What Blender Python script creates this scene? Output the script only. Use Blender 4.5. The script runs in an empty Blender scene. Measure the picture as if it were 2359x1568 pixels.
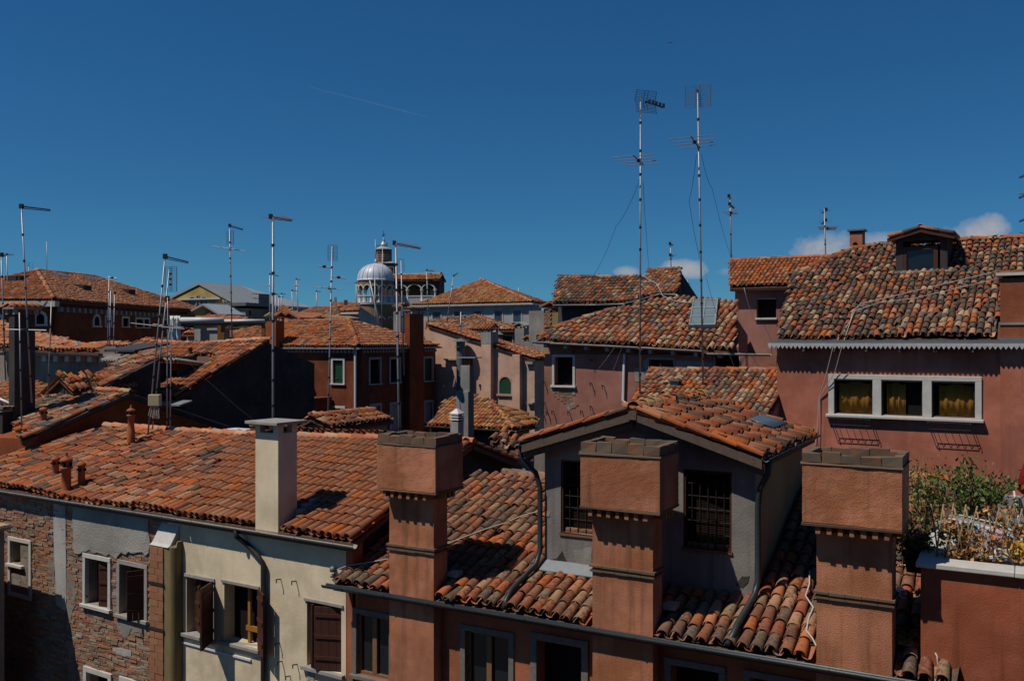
import bpy, math, random
import numpy as np
from mathutils import Vector, Matrix

# ------------------------------------------------------------------ camera, sky, sun, exposure
SC = bpy.context.scene
COL = SC.collection
CAMZ = 16.0
F, CX, CY = 2105.0, 1179.5, 784.0
cam = bpy.data.cameras.new('camera')
cam.sensor_width = 36.0
cam.lens = 36.0 * F / 2359.0
cam.clip_start = 0.1
cam.clip_end = 20000
camo = bpy.data.objects.new('camera', cam)
camo.location = (0, 0, CAMZ)
camo.rotation_euler = (math.pi / 2, 0, 0)
COL.objects.link(camo)
SC.camera = camo

SUN_AZ, SUN_EL = math.radians(245), math.radians(59)     # azimuth clockwise from +Y
SKY_STRENGTH, SUN_STRENGTH, EXPOSURE = 0.053, 5.0, -0.28
SKY_LIFT, SKY_TINT = 0.055, (0.56, 1.13, 1.36, 1)
world = bpy.data.worlds.new('World')
SC.world = world
world.use_nodes = True
wt = world.node_tree
wt.nodes.clear()
wn = wt.nodes.new


def wmath(op, a, b=None, clamp=False):
    n = wn('ShaderNodeMath')
    n.operation = op
    n.use_clamp = clamp
    for i, v in enumerate((a, b)):
        if v is None:
            continue
        if isinstance(v, (int, float)):
            n.inputs[i].default_value = v
        else:
            wt.links.new(v, n.inputs[i])
    return n.outputs[0]


sky = wn('ShaderNodeTexSky')
sky.sky_type = 'NISHITA'
sky.sun_disc = False
sky.sun_elevation = SUN_EL
sky.sun_rotation = SUN_AZ
sky.altitude = 0
sky.air_density = 1.0
sky.dust_density = 0.0
sky.ozone_density = 4.0
tc = wn('ShaderNodeTexCoord')
sep = wn('ShaderNodeSeparateXYZ')
wt.links.new(tc.outputs['Generated'], sep.inputs[0])
yy = wmath('MAXIMUM', sep.outputs[1], 0.05)
gx = wmath('DIVIDE', sep.outputs[0], yy)
gz = wmath('DIVIDE', sep.outputs[2], yy)
nz = wn('ShaderNodeTexNoise')
nz.inputs['Scale'].default_value = 26
nz.inputs['Detail'].default_value = 7
nz.inputs['Roughness'].default_value = 0.6
wt.links.new(tc.outputs['Generated'], nz.inputs['Vector'])
cloud = None
# small cumulus low over the roofs: direction (x/y, z/y), half width, half height, density
for cx_, cz_, rx, rz, den in ((0.350, 0.096, .056, .026, .95), (0.405, 0.098, .040, .020, .7), (0.515, 0.120, .034, .020, .95),
                              (0.487, 0.112, .034, .016, .6), (0.187, 0.078, .028, .011, .8), (0.127, 0.074, .017, .008, .6),
                              (0.25, 0.075, .03, .006, .35), (-1.3, .12, .2, .05, .7), (1.4, .15, .2, .05, .7)):
    dx = wmath('DIVIDE', wmath('SUBTRACT', gx, cx_), rx)
    dz = wmath('DIVIDE', wmath('SUBTRACT', gz, cz_), rz)
    d2 = wmath('ADD', wmath('MULTIPLY', dx, dx), wmath('MULTIPLY', dz, dz))
    k = wmath('SUBTRACT', 1.0, d2)
    k = wmath('ADD', k, wmath('MULTIPLY', wmath('SUBTRACT', nz.outputs['Fac'], 0.5), 3.0))
    k = wmath('MULTIPLY', wmath('MULTIPLY', k, 0.9, True), den, True)
    cloud = k if cloud is None else wmath('MAXIMUM', cloud, k)
lift = wn('ShaderNodeVectorMath')
lift.operation = 'ADD'
lift.inputs[1].default_value = (0, 0, SKY_LIFT)
wt.links.new(tc.outputs['Generated'], lift.inputs[0])
nrm = wn('ShaderNodeVectorMath')
nrm.operation = 'NORMALIZE'
wt.links.new(lift.outputs[0], nrm.inputs[0])
wt.links.new(nrm.outputs[0], sky.inputs[0])
hs = wn('ShaderNodeHueSaturation')
hs.inputs['Saturation'].default_value = 1.2
hs.inputs['Value'].default_value = 1.0
wt.links.new(sky.outputs[0], hs.inputs['Color'])
cm = wn('ShaderNodeMix')
cm.data_type = 'RGBA'
wt.links.new(cloud, cm.inputs[0])
tint = wn('ShaderNodeMix')
tint.data_type = 'RGBA'
tint.blend_type = 'MULTIPLY'
tint.inputs[0].default_value = 1
tint.inputs[7].default_value = SKY_TINT
wt.links.new(hs.outputs[0], tint.inputs[6])
wt.links.new(tint.outputs[2], cm.inputs[6])
cm.inputs[7].default_value = (9.5, 9.3, 9.4, 1)
bg = wn('ShaderNodeBackground')
bg.inputs[1].default_value = SKY_STRENGTH
wt.links.new(cm.outputs[2], bg.inputs[0])
wo = wn('ShaderNodeOutputWorld')
wt.links.new(bg.outputs[0], wo.inputs[0])

sl = bpy.data.lights.new('sun', 'SUN')
sl.energy = SUN_STRENGTH
sl.angle = math.radians(0.5)
sl.color = (1.0, 0.93, 0.82)
so = bpy.data.objects.new('sun', sl)
sd = Vector((math.sin(SUN_AZ) * math.cos(SUN_EL), math.cos(SUN_AZ) * math.cos(SUN_EL), math.sin(SUN_EL)))
so.rotation_euler = sd.to_track_quat('Z', 'Y').to_euler()
so.location = (-60, -20, 120)
COL.objects.link(so)
SC.view_settings.view_transform = 'Standard'
SC.view_settings.look = 'None'
SC.view_settings.gamma = 1
SC.view_settings.use_curve_mapping = False
SC.view_settings.exposure = EXPOSURE

random.seed(4)
RNG = np.random.default_rng(7)

# ------------------------------------------------------------------ reading positions off the photograph
def Z(x0, y0, k):
    return lambda x, y: ((x0 + x * k) * .57593, (y0 + y * k) * .57593)


k1 = Z(0, 1500, .7799); k2 = Z(1000, 1500, .7799); k3 = Z(2000, 1500, .7799); k4 = Z(3000, 1500, .78)
za = Z(0, 750, .6377); zb = Z(1000, 850, .6376); zc = Z(2000, 850, .6377); zd = Z(2996, 750, .7015)
ze = Z(2350, 250, .5738); zf = Z(1350, 900, .287); zg = Z(0, 800, .4464); zh = Z(2800, 800, .5494)
zi = Z(3500, 1800, .5889); zj = Z(0, 1200, .3827); zk = Z(500, 1150, .3826); zl = Z(1650, 1450, .3507)
zm = Z(1350, 2250, .3815); zn = Z(2200, 2350, .4239); zo = Z(3560, 1880, .2679); zp = Z(900, 1000, .2543)
zq = Z(0, 2000, .4611); zr = Z(1800, 1050, .287)


def ray(p):
    return Vector(((p[0] - CX) / F, 1.0, (CY - p[1]) / F))


def at(p, Y):
    r = ray(p)
    return Vector((r.x * Y, Y, CAMZ + r.z * Y))


class Fr:
    """A building's own axes: a runs along its front, s goes back from it, z is height above the ground."""
    def __init__(f, th, p, Y):
        O = at(p, Y)
        t = math.radians(th)
        f.th = t
        f.O = Vector((O.x, O.y, 0))
        f.z = O.z
        f.u = Vector((math.cos(t), -math.sin(t), 0))
        f.v = Vector((math.sin(t), math.cos(t), 0))
        c = Vector((0, 0, CAMZ)) - f.O
        f.C = (c.dot(f.u), c.dot(f.v), CAMZ)

    def w(f, a, s, z):
        return f.O + f.u * a + f.v * s + Vector((0, 0, z))

    def d(f, p):
        r = ray(p)
        return (r.dot(f.u), r.dot(f.v), r.z)

    def S(f, p, s0=0.0):
        d = f.d(p)
        t = (s0 - f.C[1]) / d[1]
        return f.C[0] + d[0] * t, f.C[2] + d[2] * t

    def A(f, p, a0=0.0):
        d = f.d(p)
        t = (a0 - f.C[0]) / d[0]
        return f.C[1] + d[1] * t, f.C[2] + d[2] * t

    def R(f, p, pl):
        a0, s0, z0, ga, gs = pl
        d = f.d(p)
        k = f.C[2] - z0 - ga * (f.C[0] - a0) - gs * (f.C[1] - s0)
        t = -k / (d[2] - ga * d[0] - gs * d[1])
        return f.C[0] + d[0] * t, f.C[1] + d[1] * t

    def root(f, name, label, cat, group=None):
        o = empty(name, label, cat, f.O, group)
        o.rotation_euler = (0, 0, -f.th)
        return o


def pz(pl, a, s):
    return pl[2] + pl[3] * (a - pl[0]) + pl[4] * (s - pl[1])


def empty(name, label, cat, loc, group=None):
    o = bpy.data.objects.new(name, None)
    o.empty_display_size = .2
    o.location = loc
    COL.objects.link(o)
    tag(o, label, cat, group)
    return o


def tag(o, label=None, cat=None, group=None, kind=None):
    if label: o['label'] = label
    if cat: o['category'] = cat
    if group: o['group'] = group
    if kind: o['kind'] = kind
    return o


# ------------------------------------------------------------------ mesh helpers
def link(name, me, parent=None):
    o = bpy.data.objects.new(name, me)
    COL.objects.link(o)
    if parent is not None:
        o.parent = parent
    return o


def np_mesh(name, V, Q, mat, smooth=False, T=None):
    """V (n,3); Q (m,4) quads; T (k,3) triangles"""
    me = bpy.data.meshes.new(name)
    V = np.asarray(V, dtype=np.float32)
    Q = np.asarray(Q, dtype=np.int32).reshape(-1, 4)
    T = np.zeros((0, 3), np.int32) if T is None else np.asarray(T, dtype=np.int32).reshape(-1, 3)
    me.vertices.add(len(V))
    me.vertices.foreach_set('co', V.ravel())
    idx = np.concatenate([Q.ravel(), T.ravel()])
    me.loops.add(len(idx))
    me.loops.foreach_set('vertex_index', idx)
    n = len(Q) + len(T)
    me.polygons.add(n)
    st = np.concatenate([np.arange(len(Q)) * 4, len(Q) * 4 + np.arange(len(T)) * 3])
    me.polygons.foreach_set('loop_start', st.astype(np.int32))
    me.polygons.foreach_set('loop_total', np.concatenate([np.full(len(Q), 4), np.full(len(T), 3)]).astype(np.int32))
    if smooth:
        me.polygons.foreach_set('use_smooth', np.ones(n, dtype=bool))
    me.update(calc_edges=True)
    if mat: me.materials.append(mat)
    return me


class G:
    def __init__(g):
        g.v, g.f = [], []

    def face(g, pts):
        n = len(g.v)
        g.v += [tuple(p) for p in pts]
        g.f.append(tuple(range(n, n + len(pts))))

    def hexa(g, P):
        """8 corners: bottom ring 0-3 (counter-clockwise from above), top ring 4-7"""
        n = len(g.v)
        g.v += [tuple(p) for p in P]
        for q in ((0, 3, 2, 1), (4, 5, 6, 7), (0, 1, 5, 4), (1, 2, 6, 5), (2, 3, 7, 6), (3, 0, 4, 7)):
            g.f.append(tuple(n + i for i in q))
        return g

    def box(g, a0, a1, s0, s1, z0, z1, rag=0.0):
        if a0 > a1: a0, a1 = a1, a0
        if s0 > s1: s0, s1 = s1, s0
        if z0 > z1: z0, z1 = z1, z0
        P = [(a0, s0, z0), (a1, s0, z0), (a1, s1, z0), (a0, s1, z0), (a0, s0, z1), (a1, s0, z1), (a1, s1, z1), (a0, s1, z1)]
        if rag:
            P = [tuple(c + random.uniform(-rag, rag) for c in p) for p in P]
        return g.hexa(P)

    def prism(g, poly, z0, ztop):
        """poly [(a,s)], bottom z0 (number or list), top list of z"""
        n = len(poly)
        area = sum(poly[i][0] * poly[(i + 1) % n][1] - poly[(i + 1) % n][0] * poly[i][1] for i in range(n))
        zb = z0 if isinstance(z0, (list, tuple)) else [z0] * n
        ztop = ztop if isinstance(ztop, (list, tuple)) else [ztop] * n
        idx = list(range(n)) if area > 0 else list(range(n))[::-1]
        b = len(g.v)
        for i in idx: g.v.append((poly[i][0], poly[i][1], zb[i]))
        for i in idx: g.v.append((poly[i][0], poly[i][1], ztop[i]))
        g.f.append(tuple(b + n - 1 - i for i in range(n)))
        g.f.append(tuple(b + n + i for i in range(n)))
        for i in range(n):
            j = (i + 1) % n
            g.f.append((b + i, b + j, b + n + j, b + n + i))
        return g

    def tube(g, p0, p1, r0, r1=None, seg=8, cap=True):
        r1 = r0 if r1 is None else r1
        p0, p1 = Vector(p0), Vector(p1)
        d = (p1 - p0)
        if d.length < 1e-6: return g
        d.normalize()
        x = d.orthogonal().normalized()
        y = d.cross(x)
        b = len(g.v)
        for p, r in ((p0, r0), (p1, r1)):
            for i in range(seg):
                t = 2 * math.pi * i / seg
                q = p + x * (r * math.cos(t)) + y * (r * math.sin(t))
                g.v.append(tuple(q))
        for i in range(seg):
            j = (i + 1) % seg
            g.f.append((b + i, b + j, b + seg + j, b + seg + i))
        if cap:
            g.f.append(tuple(b + seg - 1 - i for i in range(seg)))
            g.f.append(tuple(b + seg + i for i in range(seg)))
        return g

    def path(g, pts, r, seg=6):
        pts = [Vector(p) for p in pts]
        b = len(g.v)
        n = len(pts)
        prev = None
        for k, p in enumerate(pts):
            d = (pts[min(k + 1, n - 1)] - pts[max(k - 1, 0)]).normalized()
            x = d.orthogonal().normalized() if prev is None else (prev - d * prev.dot(d)).normalized()
            prev = x
            y = d.cross(x)
            for i in range(seg):
                t = 2 * math.pi * i / seg
                g.v.append(tuple(p + x * (r * math.cos(t)) + y * (r * math.sin(t))))
        for k in range(n - 1):
            for i in range(seg):
                j = (i + 1) % seg
                g.f.append((b + k * seg + i, b + k * seg + j, b + (k + 1) * seg + j, b + (k + 1) * seg + i))
        g.f.append(tuple(b + seg - 1 - i for i in range(seg)))
        g.f.append(tuple(b + (n - 1) * seg + i for i in range(seg)))
        return g

    def lathe(g, c, prof, seg=14, a0=0.0, a1=2 * math.pi):
        """prof [(r,z)] about a vertical axis through c"""
        full = abs(a1 - a0 - 2 * math.pi) < 1e-6
        m = seg if full else seg + 1
        b = len(g.v)
        for r, z in prof:
            for i in range(m):
                t = a0 + (a1 - a0) * i / seg
                g.v.append((c[0] + r * math.cos(t), c[1] + r * math.sin(t), c[2] + z))
        for k in range(len(prof) - 1):
            for i in range(seg):
                j = (i + 1) % m
                g.f.append((b + k * m + i, b + k * m + j, b + (k + 1) * m + j, b + (k + 1) * m + i))
        return g

    def make(g, name, mat, parent=None, smooth=False, bevel=0.0):
        me = bpy.data.meshes.new(name)
        me.from_pydata(g.v, [], g.f)
        if smooth:
            me.polygons.foreach_set('use_smooth', [True] * len(me.polygons))
        me.materials.append(mat)
        me.update()
        o = link(name, me, parent)
        if bevel:
            m = o.modifiers.new('edge', 'BEVEL')
            m.width = bevel
            m.segments = 2
            m.limit_method = 'ANGLE'
        return o


# ------------------------------------------------------------------ materials
def adj(c, k=.72, sat=1.2):
    l = .3 * c[0] + .55 * c[1] + .15 * c[2]
    return tuple(max(.003, (l + (x - l) * sat) * k) for x in c[:3])


class NT:
    def __init__(s, name):
        s.m = bpy.data.materials.new(name)
        s.m.use_nodes = True
        s.t = s.m.node_tree
        s.b = s.t.nodes['Principled BSDF']
        s.b.inputs['Specular IOR Level'].default_value = .25

    def n(s, kind, **kw):
        o = s.t.nodes.new('ShaderNode' + kind)
        for k, v in kw.items(): setattr(o, k, v)
        return o

    def l(s, a, b): s.t.links.new(a, b)

    def put(s, sock, v):
        if isinstance(v, (int, float)): sock.default_value = v
        elif isinstance(v, (tuple, list)):
            sock.default_value = tuple(v) + ((1,) if len(v) == 3 and len(sock.default_value) == 4 else ())
        else: s.l(v, sock)

    def math(s, op, a, b=0.0, clamp=False):
        o = s.n('Math', operation=op, use_clamp=clamp)
        s.put(o.inputs[0], a); s.put(o.inputs[1], b)
        return o.outputs[0]

    def mix(s, f, a, b, blend='MIX'):
        o = s.n('Mix', data_type='RGBA', blend_type=blend)
        s.put(o.inputs[0], f); s.put(o.inputs[6], a); s.put(o.inputs[7], b)
        return o.outputs[2]

    def coord(s, scale=(1, 1, 1), space='Object'):
        if space == 'World':
            src = s.n('NewGeometry').outputs['Position']
        else:
            src = s.n('TexCoord').outputs[space]
        if scale == (1, 1, 1): return src
        o = s.n('Mapping')
        o.inputs['Scale'].default_value = scale
        s.l(src, o.inputs[0])
        return o.outputs[0]

    def noise(s, scale, co=None, detail=4, rough=.55, color=False):
        o = s.n('TexNoise')
        o.inputs['Scale'].default_value = scale
        o.inputs['Detail'].default_value = detail
        o.inputs['Roughness'].default_value = rough
        if co is not None: s.l(co, o.inputs['Vector'])
        return o.outputs['Color' if color else 'Fac']

    def ramp(s, f, stops, interp='LINEAR'):
        o = s.n('ValToRGB')
        o.color_ramp.interpolation = interp
        e = o.color_ramp.elements
        while len(e) > 1: e.remove(e[-1])
        for i, (p, c) in enumerate(stops):
            q = e[0] if i == 0 else e.new(p)
            q.position = p
            q.color = tuple(c) + (1,) if len(c) == 3 else c
        s.put(o.inputs[0], f)
        return o.outputs[0]

    def step(s, f, lo, hi):
        o = s.n('MapRange')
        o.interpolation_type = 'SMOOTHSTEP'
        s.put(o.inputs[0], f)
        o.inputs[1].default_value = lo; o.inputs[2].default_value = hi
        return o.outputs[0]

    def bump(s, h, strength, dist=.02):
        o = s.n('Bump')
        o.inputs['Strength'].default_value = strength
        o.inputs['Distance'].default_value = dist
        s.put(o.inputs['Height'], h)
        s.l(o.outputs[0], s.b.inputs['Normal'])

    def done(s, color, rough=.85):
        s.put(s.b.inputs['Base Color'], color)
        s.put(s.b.inputs['Roughness'], rough)
        return s.m


def plain(name, c, rough=.7, metal=0, grain=.12, scale=9, spec=None):
    c = adj(c)
    m = NT(name)
    co = m.coord()
    f = m.noise(scale, co, 5)
    f2 = m.noise(scale * 7, co, 3)
    f = m.math('ADD', m.math('MULTIPLY', f, .7), m.math('MULTIPLY', f2, .3))
    col = m.mix(f, tuple(x * (1 - grain * 2.2) for x in c), tuple(min(1, x * (1 + grain * 2.2)) for x in c))
    m.b.inputs['Metallic'].default_value = metal
    if spec is not None: m.b.inputs['Specular IOR Level'].default_value = spec
    m.bump(f2, .12, .01)
    return m.done(col, rough)


def plaster(name, c, pale=.3, dirt=.35, streak=.5, rough_scale=45, bump=.25, bare=None, bare_amt=.0, bare_scale=.5, tint=None):
    """lime plaster: cloudy tone, vertical run marks, fine grain; optionally bare patches"""
    c = adj(c)
    if bare: bare = (adj(bare[0]), adj(bare[1]))
    m = NT(name)
    co = m.coord()
    big = m.noise(.55, co, 6, .6)
    mid = m.noise(2.6, co, 6, .62)
    col = m.mix(m.step(big, .32, .7), tuple(x * (1 - .30) for x in c), tuple(min(.9, x * (1 + pale)) for x in c))
    col = m.mix(m.math('MULTIPLY', m.step(mid, .45, .75), .45), col, tuple(min(.9, x * 1.18 + .035) for x in c))
    if tint:
        tv = m.noise(1.15, co, 6, .65)
        col = m.mix(m.math('MULTIPLY', m.step(tv, .44, .66), .7), col, adj(tint))
    st = m.noise(1.0, m.coord((4.2, 4.2, .28)), 6, .65)
    col = m.mix(m.math('MULTIPLY', m.step(st, .5, .74), streak), col, tuple(x * .42 for x in c))
    sp = m.noise(9, co, 6, .7)
    col = m.mix(m.math('MULTIPLY', m.step(sp, .6, .8), dirt), col, tuple(x * .4 + .008 for x in c))
    h = m.noise(rough_scale, co, 4, .65)
    if bare:
        bn = m.noise(bare_scale, co, 8, .62)
        k = m.step(bn, .64 - bare_amt, .66 - bare_amt)
        br = m.n('TexBrick')
        br.inputs['Scale'].default_value = 1
        br.inputs['Brick Width'].default_value = .25
        br.inputs['Row Height'].default_value = .07
        br.inputs['Mortar Size'].default_value = .012
        br.inputs['Color1'].default_value = bare[0] + (1,)
        br.inputs['Color2'].default_value = bare[1] + (1,)
        br.inputs['Mortar'].default_value = (.2, .18, .15, 1)
        mp = m.n('Mapping')
        mp.inputs['Rotation'].default_value = (math.pi / 2, 0, 0)
        m.l(co, mp.inputs[0])
        m.l(mp.outputs[0], br.inputs['Vector'])
        bc = m.mix(m.noise(5, co, 4), br.outputs['Color'], (.21, .19, .16), 'MIX')
        col = m.mix(k, col, bc)
        h = m.math('SUBTRACT', m.math('MULTIPLY', h, .3), k)
    fine = m.noise(rough_scale * 2.2, co, 2)
    col = m.mix(m.math('MULTIPLY', fine, .22), col, tuple(x * .55 for x in c))
    m.bump(h, bump, .03)
    return m.done(col, .92)


def tile_mat(name, cols, moss=.25, k=.82):
    """terracotta: every tile draws its own fired colour; mottling and lichen lie over it"""
    m = NT(name)
    r = m.math('FRACT', m.math('ADD', m.n('ObjectInfo').outputs['Random'],
                               m.math('MULTIPLY', m.n('NewGeometry').outputs['Random Per Island'], 7.13)))
    cols = [adj(c, k, 1.25) for c in cols]
    n = len(cols)
    base = m.ramp(r, [(i / n, c) for i, c in enumerate(cols)], 'CONSTANT')
    r2 = m.math('FRACT', m.math('MULTIPLY', r, 37.7))
    co = m.coord(space='World')
    base = m.mix(m.math('MULTIPLY', r2, .35), base, (.10, .05, .03))
    mot = m.noise(6.5, co, 6, .65)
    base = m.mix(m.math('MULTIPLY', m.step(mot, .45, .75), .45), base, (.30, .18, .115))
    bigd = m.noise(.8, co, 4)
    base = m.mix(m.math('MULTIPLY', m.step(m.noise(.55, co, 5, .6), .46, .66), min(.55, moss * 1.15)), base, (.085, .06, .045))
    base = m.mix(m.math('MULTIPLY', m.step(m.noise(1.9, co, 5, .65), .52, .7), min(.4, moss * .9)), base, (.17, .125, .09))
    lich = m.noise(16, co, 5, .7)
    k = m.step(m.math('ADD', lich, m.math('MULTIPLY', m.math('ADD', bigd, r2), .12)), .62, .74)
    base = m.mix(m.math('MULTIPLY', k, min(1, moss * 1.6)), base, (.045, .04, .03))
    l2 = m.noise(23, co, 3, .6)
    base = m.mix(m.math('MULTIPLY', m.step(l2, .64, .72), moss), base, (.24, .225, .18))
    m.bump(m.noise(40, co, 3), .2, .01)
    return m.done(base, .88)


OR, SA, BR_, BN, DG, TA, PK, BK = ((.44, .135, .055), (.46, .20, .115), (.30, .095, .055), (.19, .085, .055), (.10, .075, .058),
                                   (.40, .27, .16), (.46, .28, .19), (.05, .043, .036))
CR, LI = (.50, .38, .25), (.19, .165, .155)
T_FRONT = tile_mat('tile_weathered_front', [(.38, .13, .065), SA, BR_, BN, (.31, .2, .125), (.4, .17, .1), DG, (.40, .23, .15), BR_, OR, (.23, .11, .07), (.34, .14, .085), (.2, .14, .1)], .5, .86)
T_NEW = tile_mat('tile_even_brown', [(.30, .115, .06), (.33, .13, .07), (.27, .105, .06), (.31, .14, .085), (.34, .13, .07), (.25, .10, .06),
                                     (.36, .18, .11), (.29, .11, .06), (.41, .13, .05)], .12, .74)
T_OLD = tile_mat('tile_mixed_red', [OR, SA, BR_, SA, OR, PK, BR_, BN, SA, DG, OR], .28)
T_DARK = tile_mat('tile_old_blackened', [BN, DG, BR_, CR, BK, SA, DG, OR, BN, PK, LI, TA, BR_, DG, OR, BK], .45)
T_MIX = tile_mat('tile_old_spotted', [BN, OR, BR_, LI, SA, TA, BR_, PK, DG, OR, CR], .36)
T_HIP = tile_mat('tile_sunlit_hip_salmon', [(.55, .27, .16), (.5, .22, .12), (.58, .32, .21), (.46, .18, .10), (.42, .19, .11)], .08, 1.15)  # salmon tiles; the sunny slope's extra brightness is put into the colour
T_ORG = tile_mat('tile_bright_orange', [OR, SA, OR, (.5, .17, .07), SA, BR_, TA, OR, DG], .2)
T_FAR = tile_mat('tile_far_red', [OR, SA, BR_, PK, SA, OR, BN], .15)
T_GOLD = tile_mat('tile_far_golden', [OR, (.47, .2, .07), TA, BR_, (.5, .25, .1), PK, SA, BN], .2)
T_PINK = tile_mat('tile_far_salmon', [SA, PK, (.47, .21, .12), BR_, (.46, .18, .10)], .12, 1.0)
UNDER = plain('roof_bed', (.12, .07, .05), .95)
P_SALMON = plaster('plaster_salmon', (.42, .165, .10), .25, .35, .7, 55, .35, tint=(.34, .12, .065))
P_CHIM = plaster('stucco_rough_salmon', (.54, .25, .16), .32, .7, .95, 55, .5, tint=(.33, .13, .06))
P_ATTIC = plaster('plaster_attic_grey', (.27, .255, .24), .25, .7, .6, 40, .35)
P_CREAM = plaster('plaster_cream', (.90, .76, .56), .12, .12, .22, 40, .2)
P_PINKM = plaster('plaster_rose', (.50, .205, .15), .25, .3, .5, 40, .25, tint=(.37, .14, .085))
P_PINKN = plaster('plaster_faded_rose', (.38, .185, .145), .2, .4, .45, 40, .3, ((.36, .24, .17), (.30, .2, .15)), -.06, .6)
P_PALE = plaster('plaster_pale_pink', (.70, .47, .36), .15, .12, .25, 30, .2)
P_OXIDE = plaster('plaster_oxblood', (.19, .06, .032), .3, .35, .6, 30, .3)
P_RUST = plaster('plaster_rust', (.25, .072, .035), .3, .3, .6, 20, .3)
P_GREY = plaster('plaster_grey', (.36, .34, .31), .12, .35, .35, 40, .3)
P_DARK = plaster('plaster_dark_shaded', (.06, .054, .05), .3, .5, .6, 25, .4)  # dark render; shade of gables and walls under eaves is in the colour
P_WHITE = plaster('plaster_offwhite', (.52, .50, .48), .1, .15, .3, 20, .2)
P_OCHRE = plaster('plaster_ochre', (.58, .43, .19), .12, .2, .3, 20, .2)
P_BRK = plaster('plaster_over_brick', (.30, .26, .22), .2, .4, .4, 30, .5, ((.34, .15, .09), (.27, .17, .12)), .12, .8)
P_TERR = plaster('plaster_terrace_red', (.41, .14, .085), .3, .45, .85, 40, .3, tint=(.31, .10, .055))
CEMENT = plaster('cement_grey', (.34, .335, .32), .2, .35, .4, 30, .3)
MORTAR = plain('mortar_old', (.33, .29, .24), .95, 0, .25, 6)
STONE = plain('stone_white', (.62, .60, .56), .7, 0, .14, 7)
STONE_D = plain('stone_dull', (.20, .185, .165), .85, 0, .3, 9)
STONE_G = plain('stone_grey', (.36, .34, .31), .8, 0, .22, 7)
WOOD_D = plain('wood_dark_brown', (.075, .032, .022), .6, 0, .2, 14)
WOOD_F = plain('wood_window_tan', (.24, .14, .08), .6, 0, .2, 14)
WOOD_O = plain('wood_weathered', (.13, .10, .08), .85, 0, .3, 18)
GREEN = plain('shutter_green', (.018, .06, .035), .6, 0, .2)
GREYSH = plain('shutter_grey', (.30, .29, .30), .7, 0, .2)
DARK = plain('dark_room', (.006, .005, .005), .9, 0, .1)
GLASS = plain('window_glass', (.015, .018, .022), .08, 0, .05, spec=.5)
GLASSB = plain('skylight_glass', (.20, .26, .27), .12, 0, .15, 2, spec=.5)
LEAD = plain('lead_sheet', (.20, .215, .23), .5, .3, .15)
LEAD_L = plain('zinc_bright', (.46, .48, .51), .38, .55, .12, 3)
GUT = plain('gutter_dark', (.05, .058, .062), .42, .3, .2, 6)
GUT_L = plain('gutter_galvanised', (.36, .37, .38), .5, .4, .25, 5)
STEEL = plain('antenna_steel', (.34, .34, .35), .45, .5, .2, 4)
STEEL_D = plain('antenna_dull', (.12, .13, .15), .6, .2, .2, 4)
BLACKM = plain('antenna_black', (.03, .03, .03), .6, 0, .2)
IRON = plain('wrought_iron', (.035, .028, .025), .7, 0, .2)
WHITEM = plain('white_enamel', (.75, .75, .74), .4, 0, .06)
CABLE = plain('cable_pale', (.55, .53, .48), .6, 0, .1)
TERRA = plain('terracotta', (.36, .13, .065), .85, 0, .2, 9)
CURT = plain('curtain_mustard', (.32, .165, .05), .9, 0, .2, 3)
BRICKO = NT('brick_hollow_orange')
_r = BRICKO.n('ObjectInfo').outputs['Random']
BRICKO = BRICKO.done(BRICKO.mix(BRICKO.noise(8, BRICKO.coord(space='World'), 5), BRICKO.ramp(_r, [(0, (.34, .115, .045)), (.5, (.26, .095, .045)), (1, (.36, .15, .065))]), (.22, .12, .07)), .9)


def brick_mat():
    m = NT('brick_old')
    r = m.math('FRACT', m.math('ADD', m.n('ObjectInfo').outputs['Random'],
                               m.math('MULTIPLY', m.n('NewGeometry').outputs['Random Per Island'], 7.13)))
    c = m.ramp(r, [(0, (.33, .12, .055)), (.14, (.25, .13, .08)), (.28, (.29, .18, .11)), (.42, (.20, .085, .05)), (.56, (.27, .21, .155)),
                   (.7, (.33, .13, .065)), (.85, (.21, .145, .10))], 'CONSTANT')
    co = m.coord(space='World')
    c = m.mix(m.step(m.noise(14, co, 6, .7), .45, .72), c, (.21, .18, .14))
    c = m.mix(m.math('MULTIPLY', m.step(m.noise(1.1, co, 5), .5, .7), .5), c, (.115, .09, .07))
    m.bump(m.noise(50, co, 4), .5, .02)
    return m.done(c, .95)


BRICK = brick_mat()
CAPBR = NT('brick_sooty')
_r = CAPBR.n('ObjectInfo').outputs['Random']
_w = CAPBR.coord(space='World')
CAPBR = CAPBR.done(CAPBR.mix(CAPBR.step(CAPBR.noise(9, _w, 6, .7), .35, .65), CAPBR.ramp(_r, [(0, (.17, .085, .045)), (.35, (.12, .088, .058)), (.65, (.21, .09, .042)), (.85, (.14, .10, .06))], 'CONSTANT'), (.105, .085, .065)), .95)

# ------------------------------------------------------------------ roofs of curved tiles
def arc_unit(seg, L, r0, r1, up=True, lip=.016, full=True, flat=.92):
    """one curved clay tile: front (lower end) at y=0; returns vertices and quads"""
    V, Q = [], []

    def ring(y, r, dz=0.0):
        b = len(V)
        for i in range(seg + 1):
            t = math.pi * i / seg
            x, z = r * math.cos(t), r * math.sin(t) * flat
            V.append((x, y, (z if up else -z) + dz))
        return b
    a, b = ring(0, r0), ring(L, r1)
    for i in range(seg):
        q = (a + i, a + i + 1, b + i + 1, b + i)
        Q.append(q[::-1] if not up else q)
    if full:
        c, d = ring(0, r0 - lip), ring(L * .55, r1 - lip)
        for i in range(seg):
            Q.append((a + i, c + i, c + i + 1, a + i + 1))
            Q.append((c + i + 1, c + i, d + i, d + i + 1))
    Q = [tuple(q[::-1]) for q in Q]
    return np.array(V, np.float32), np.array(Q, np.int32)


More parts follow.
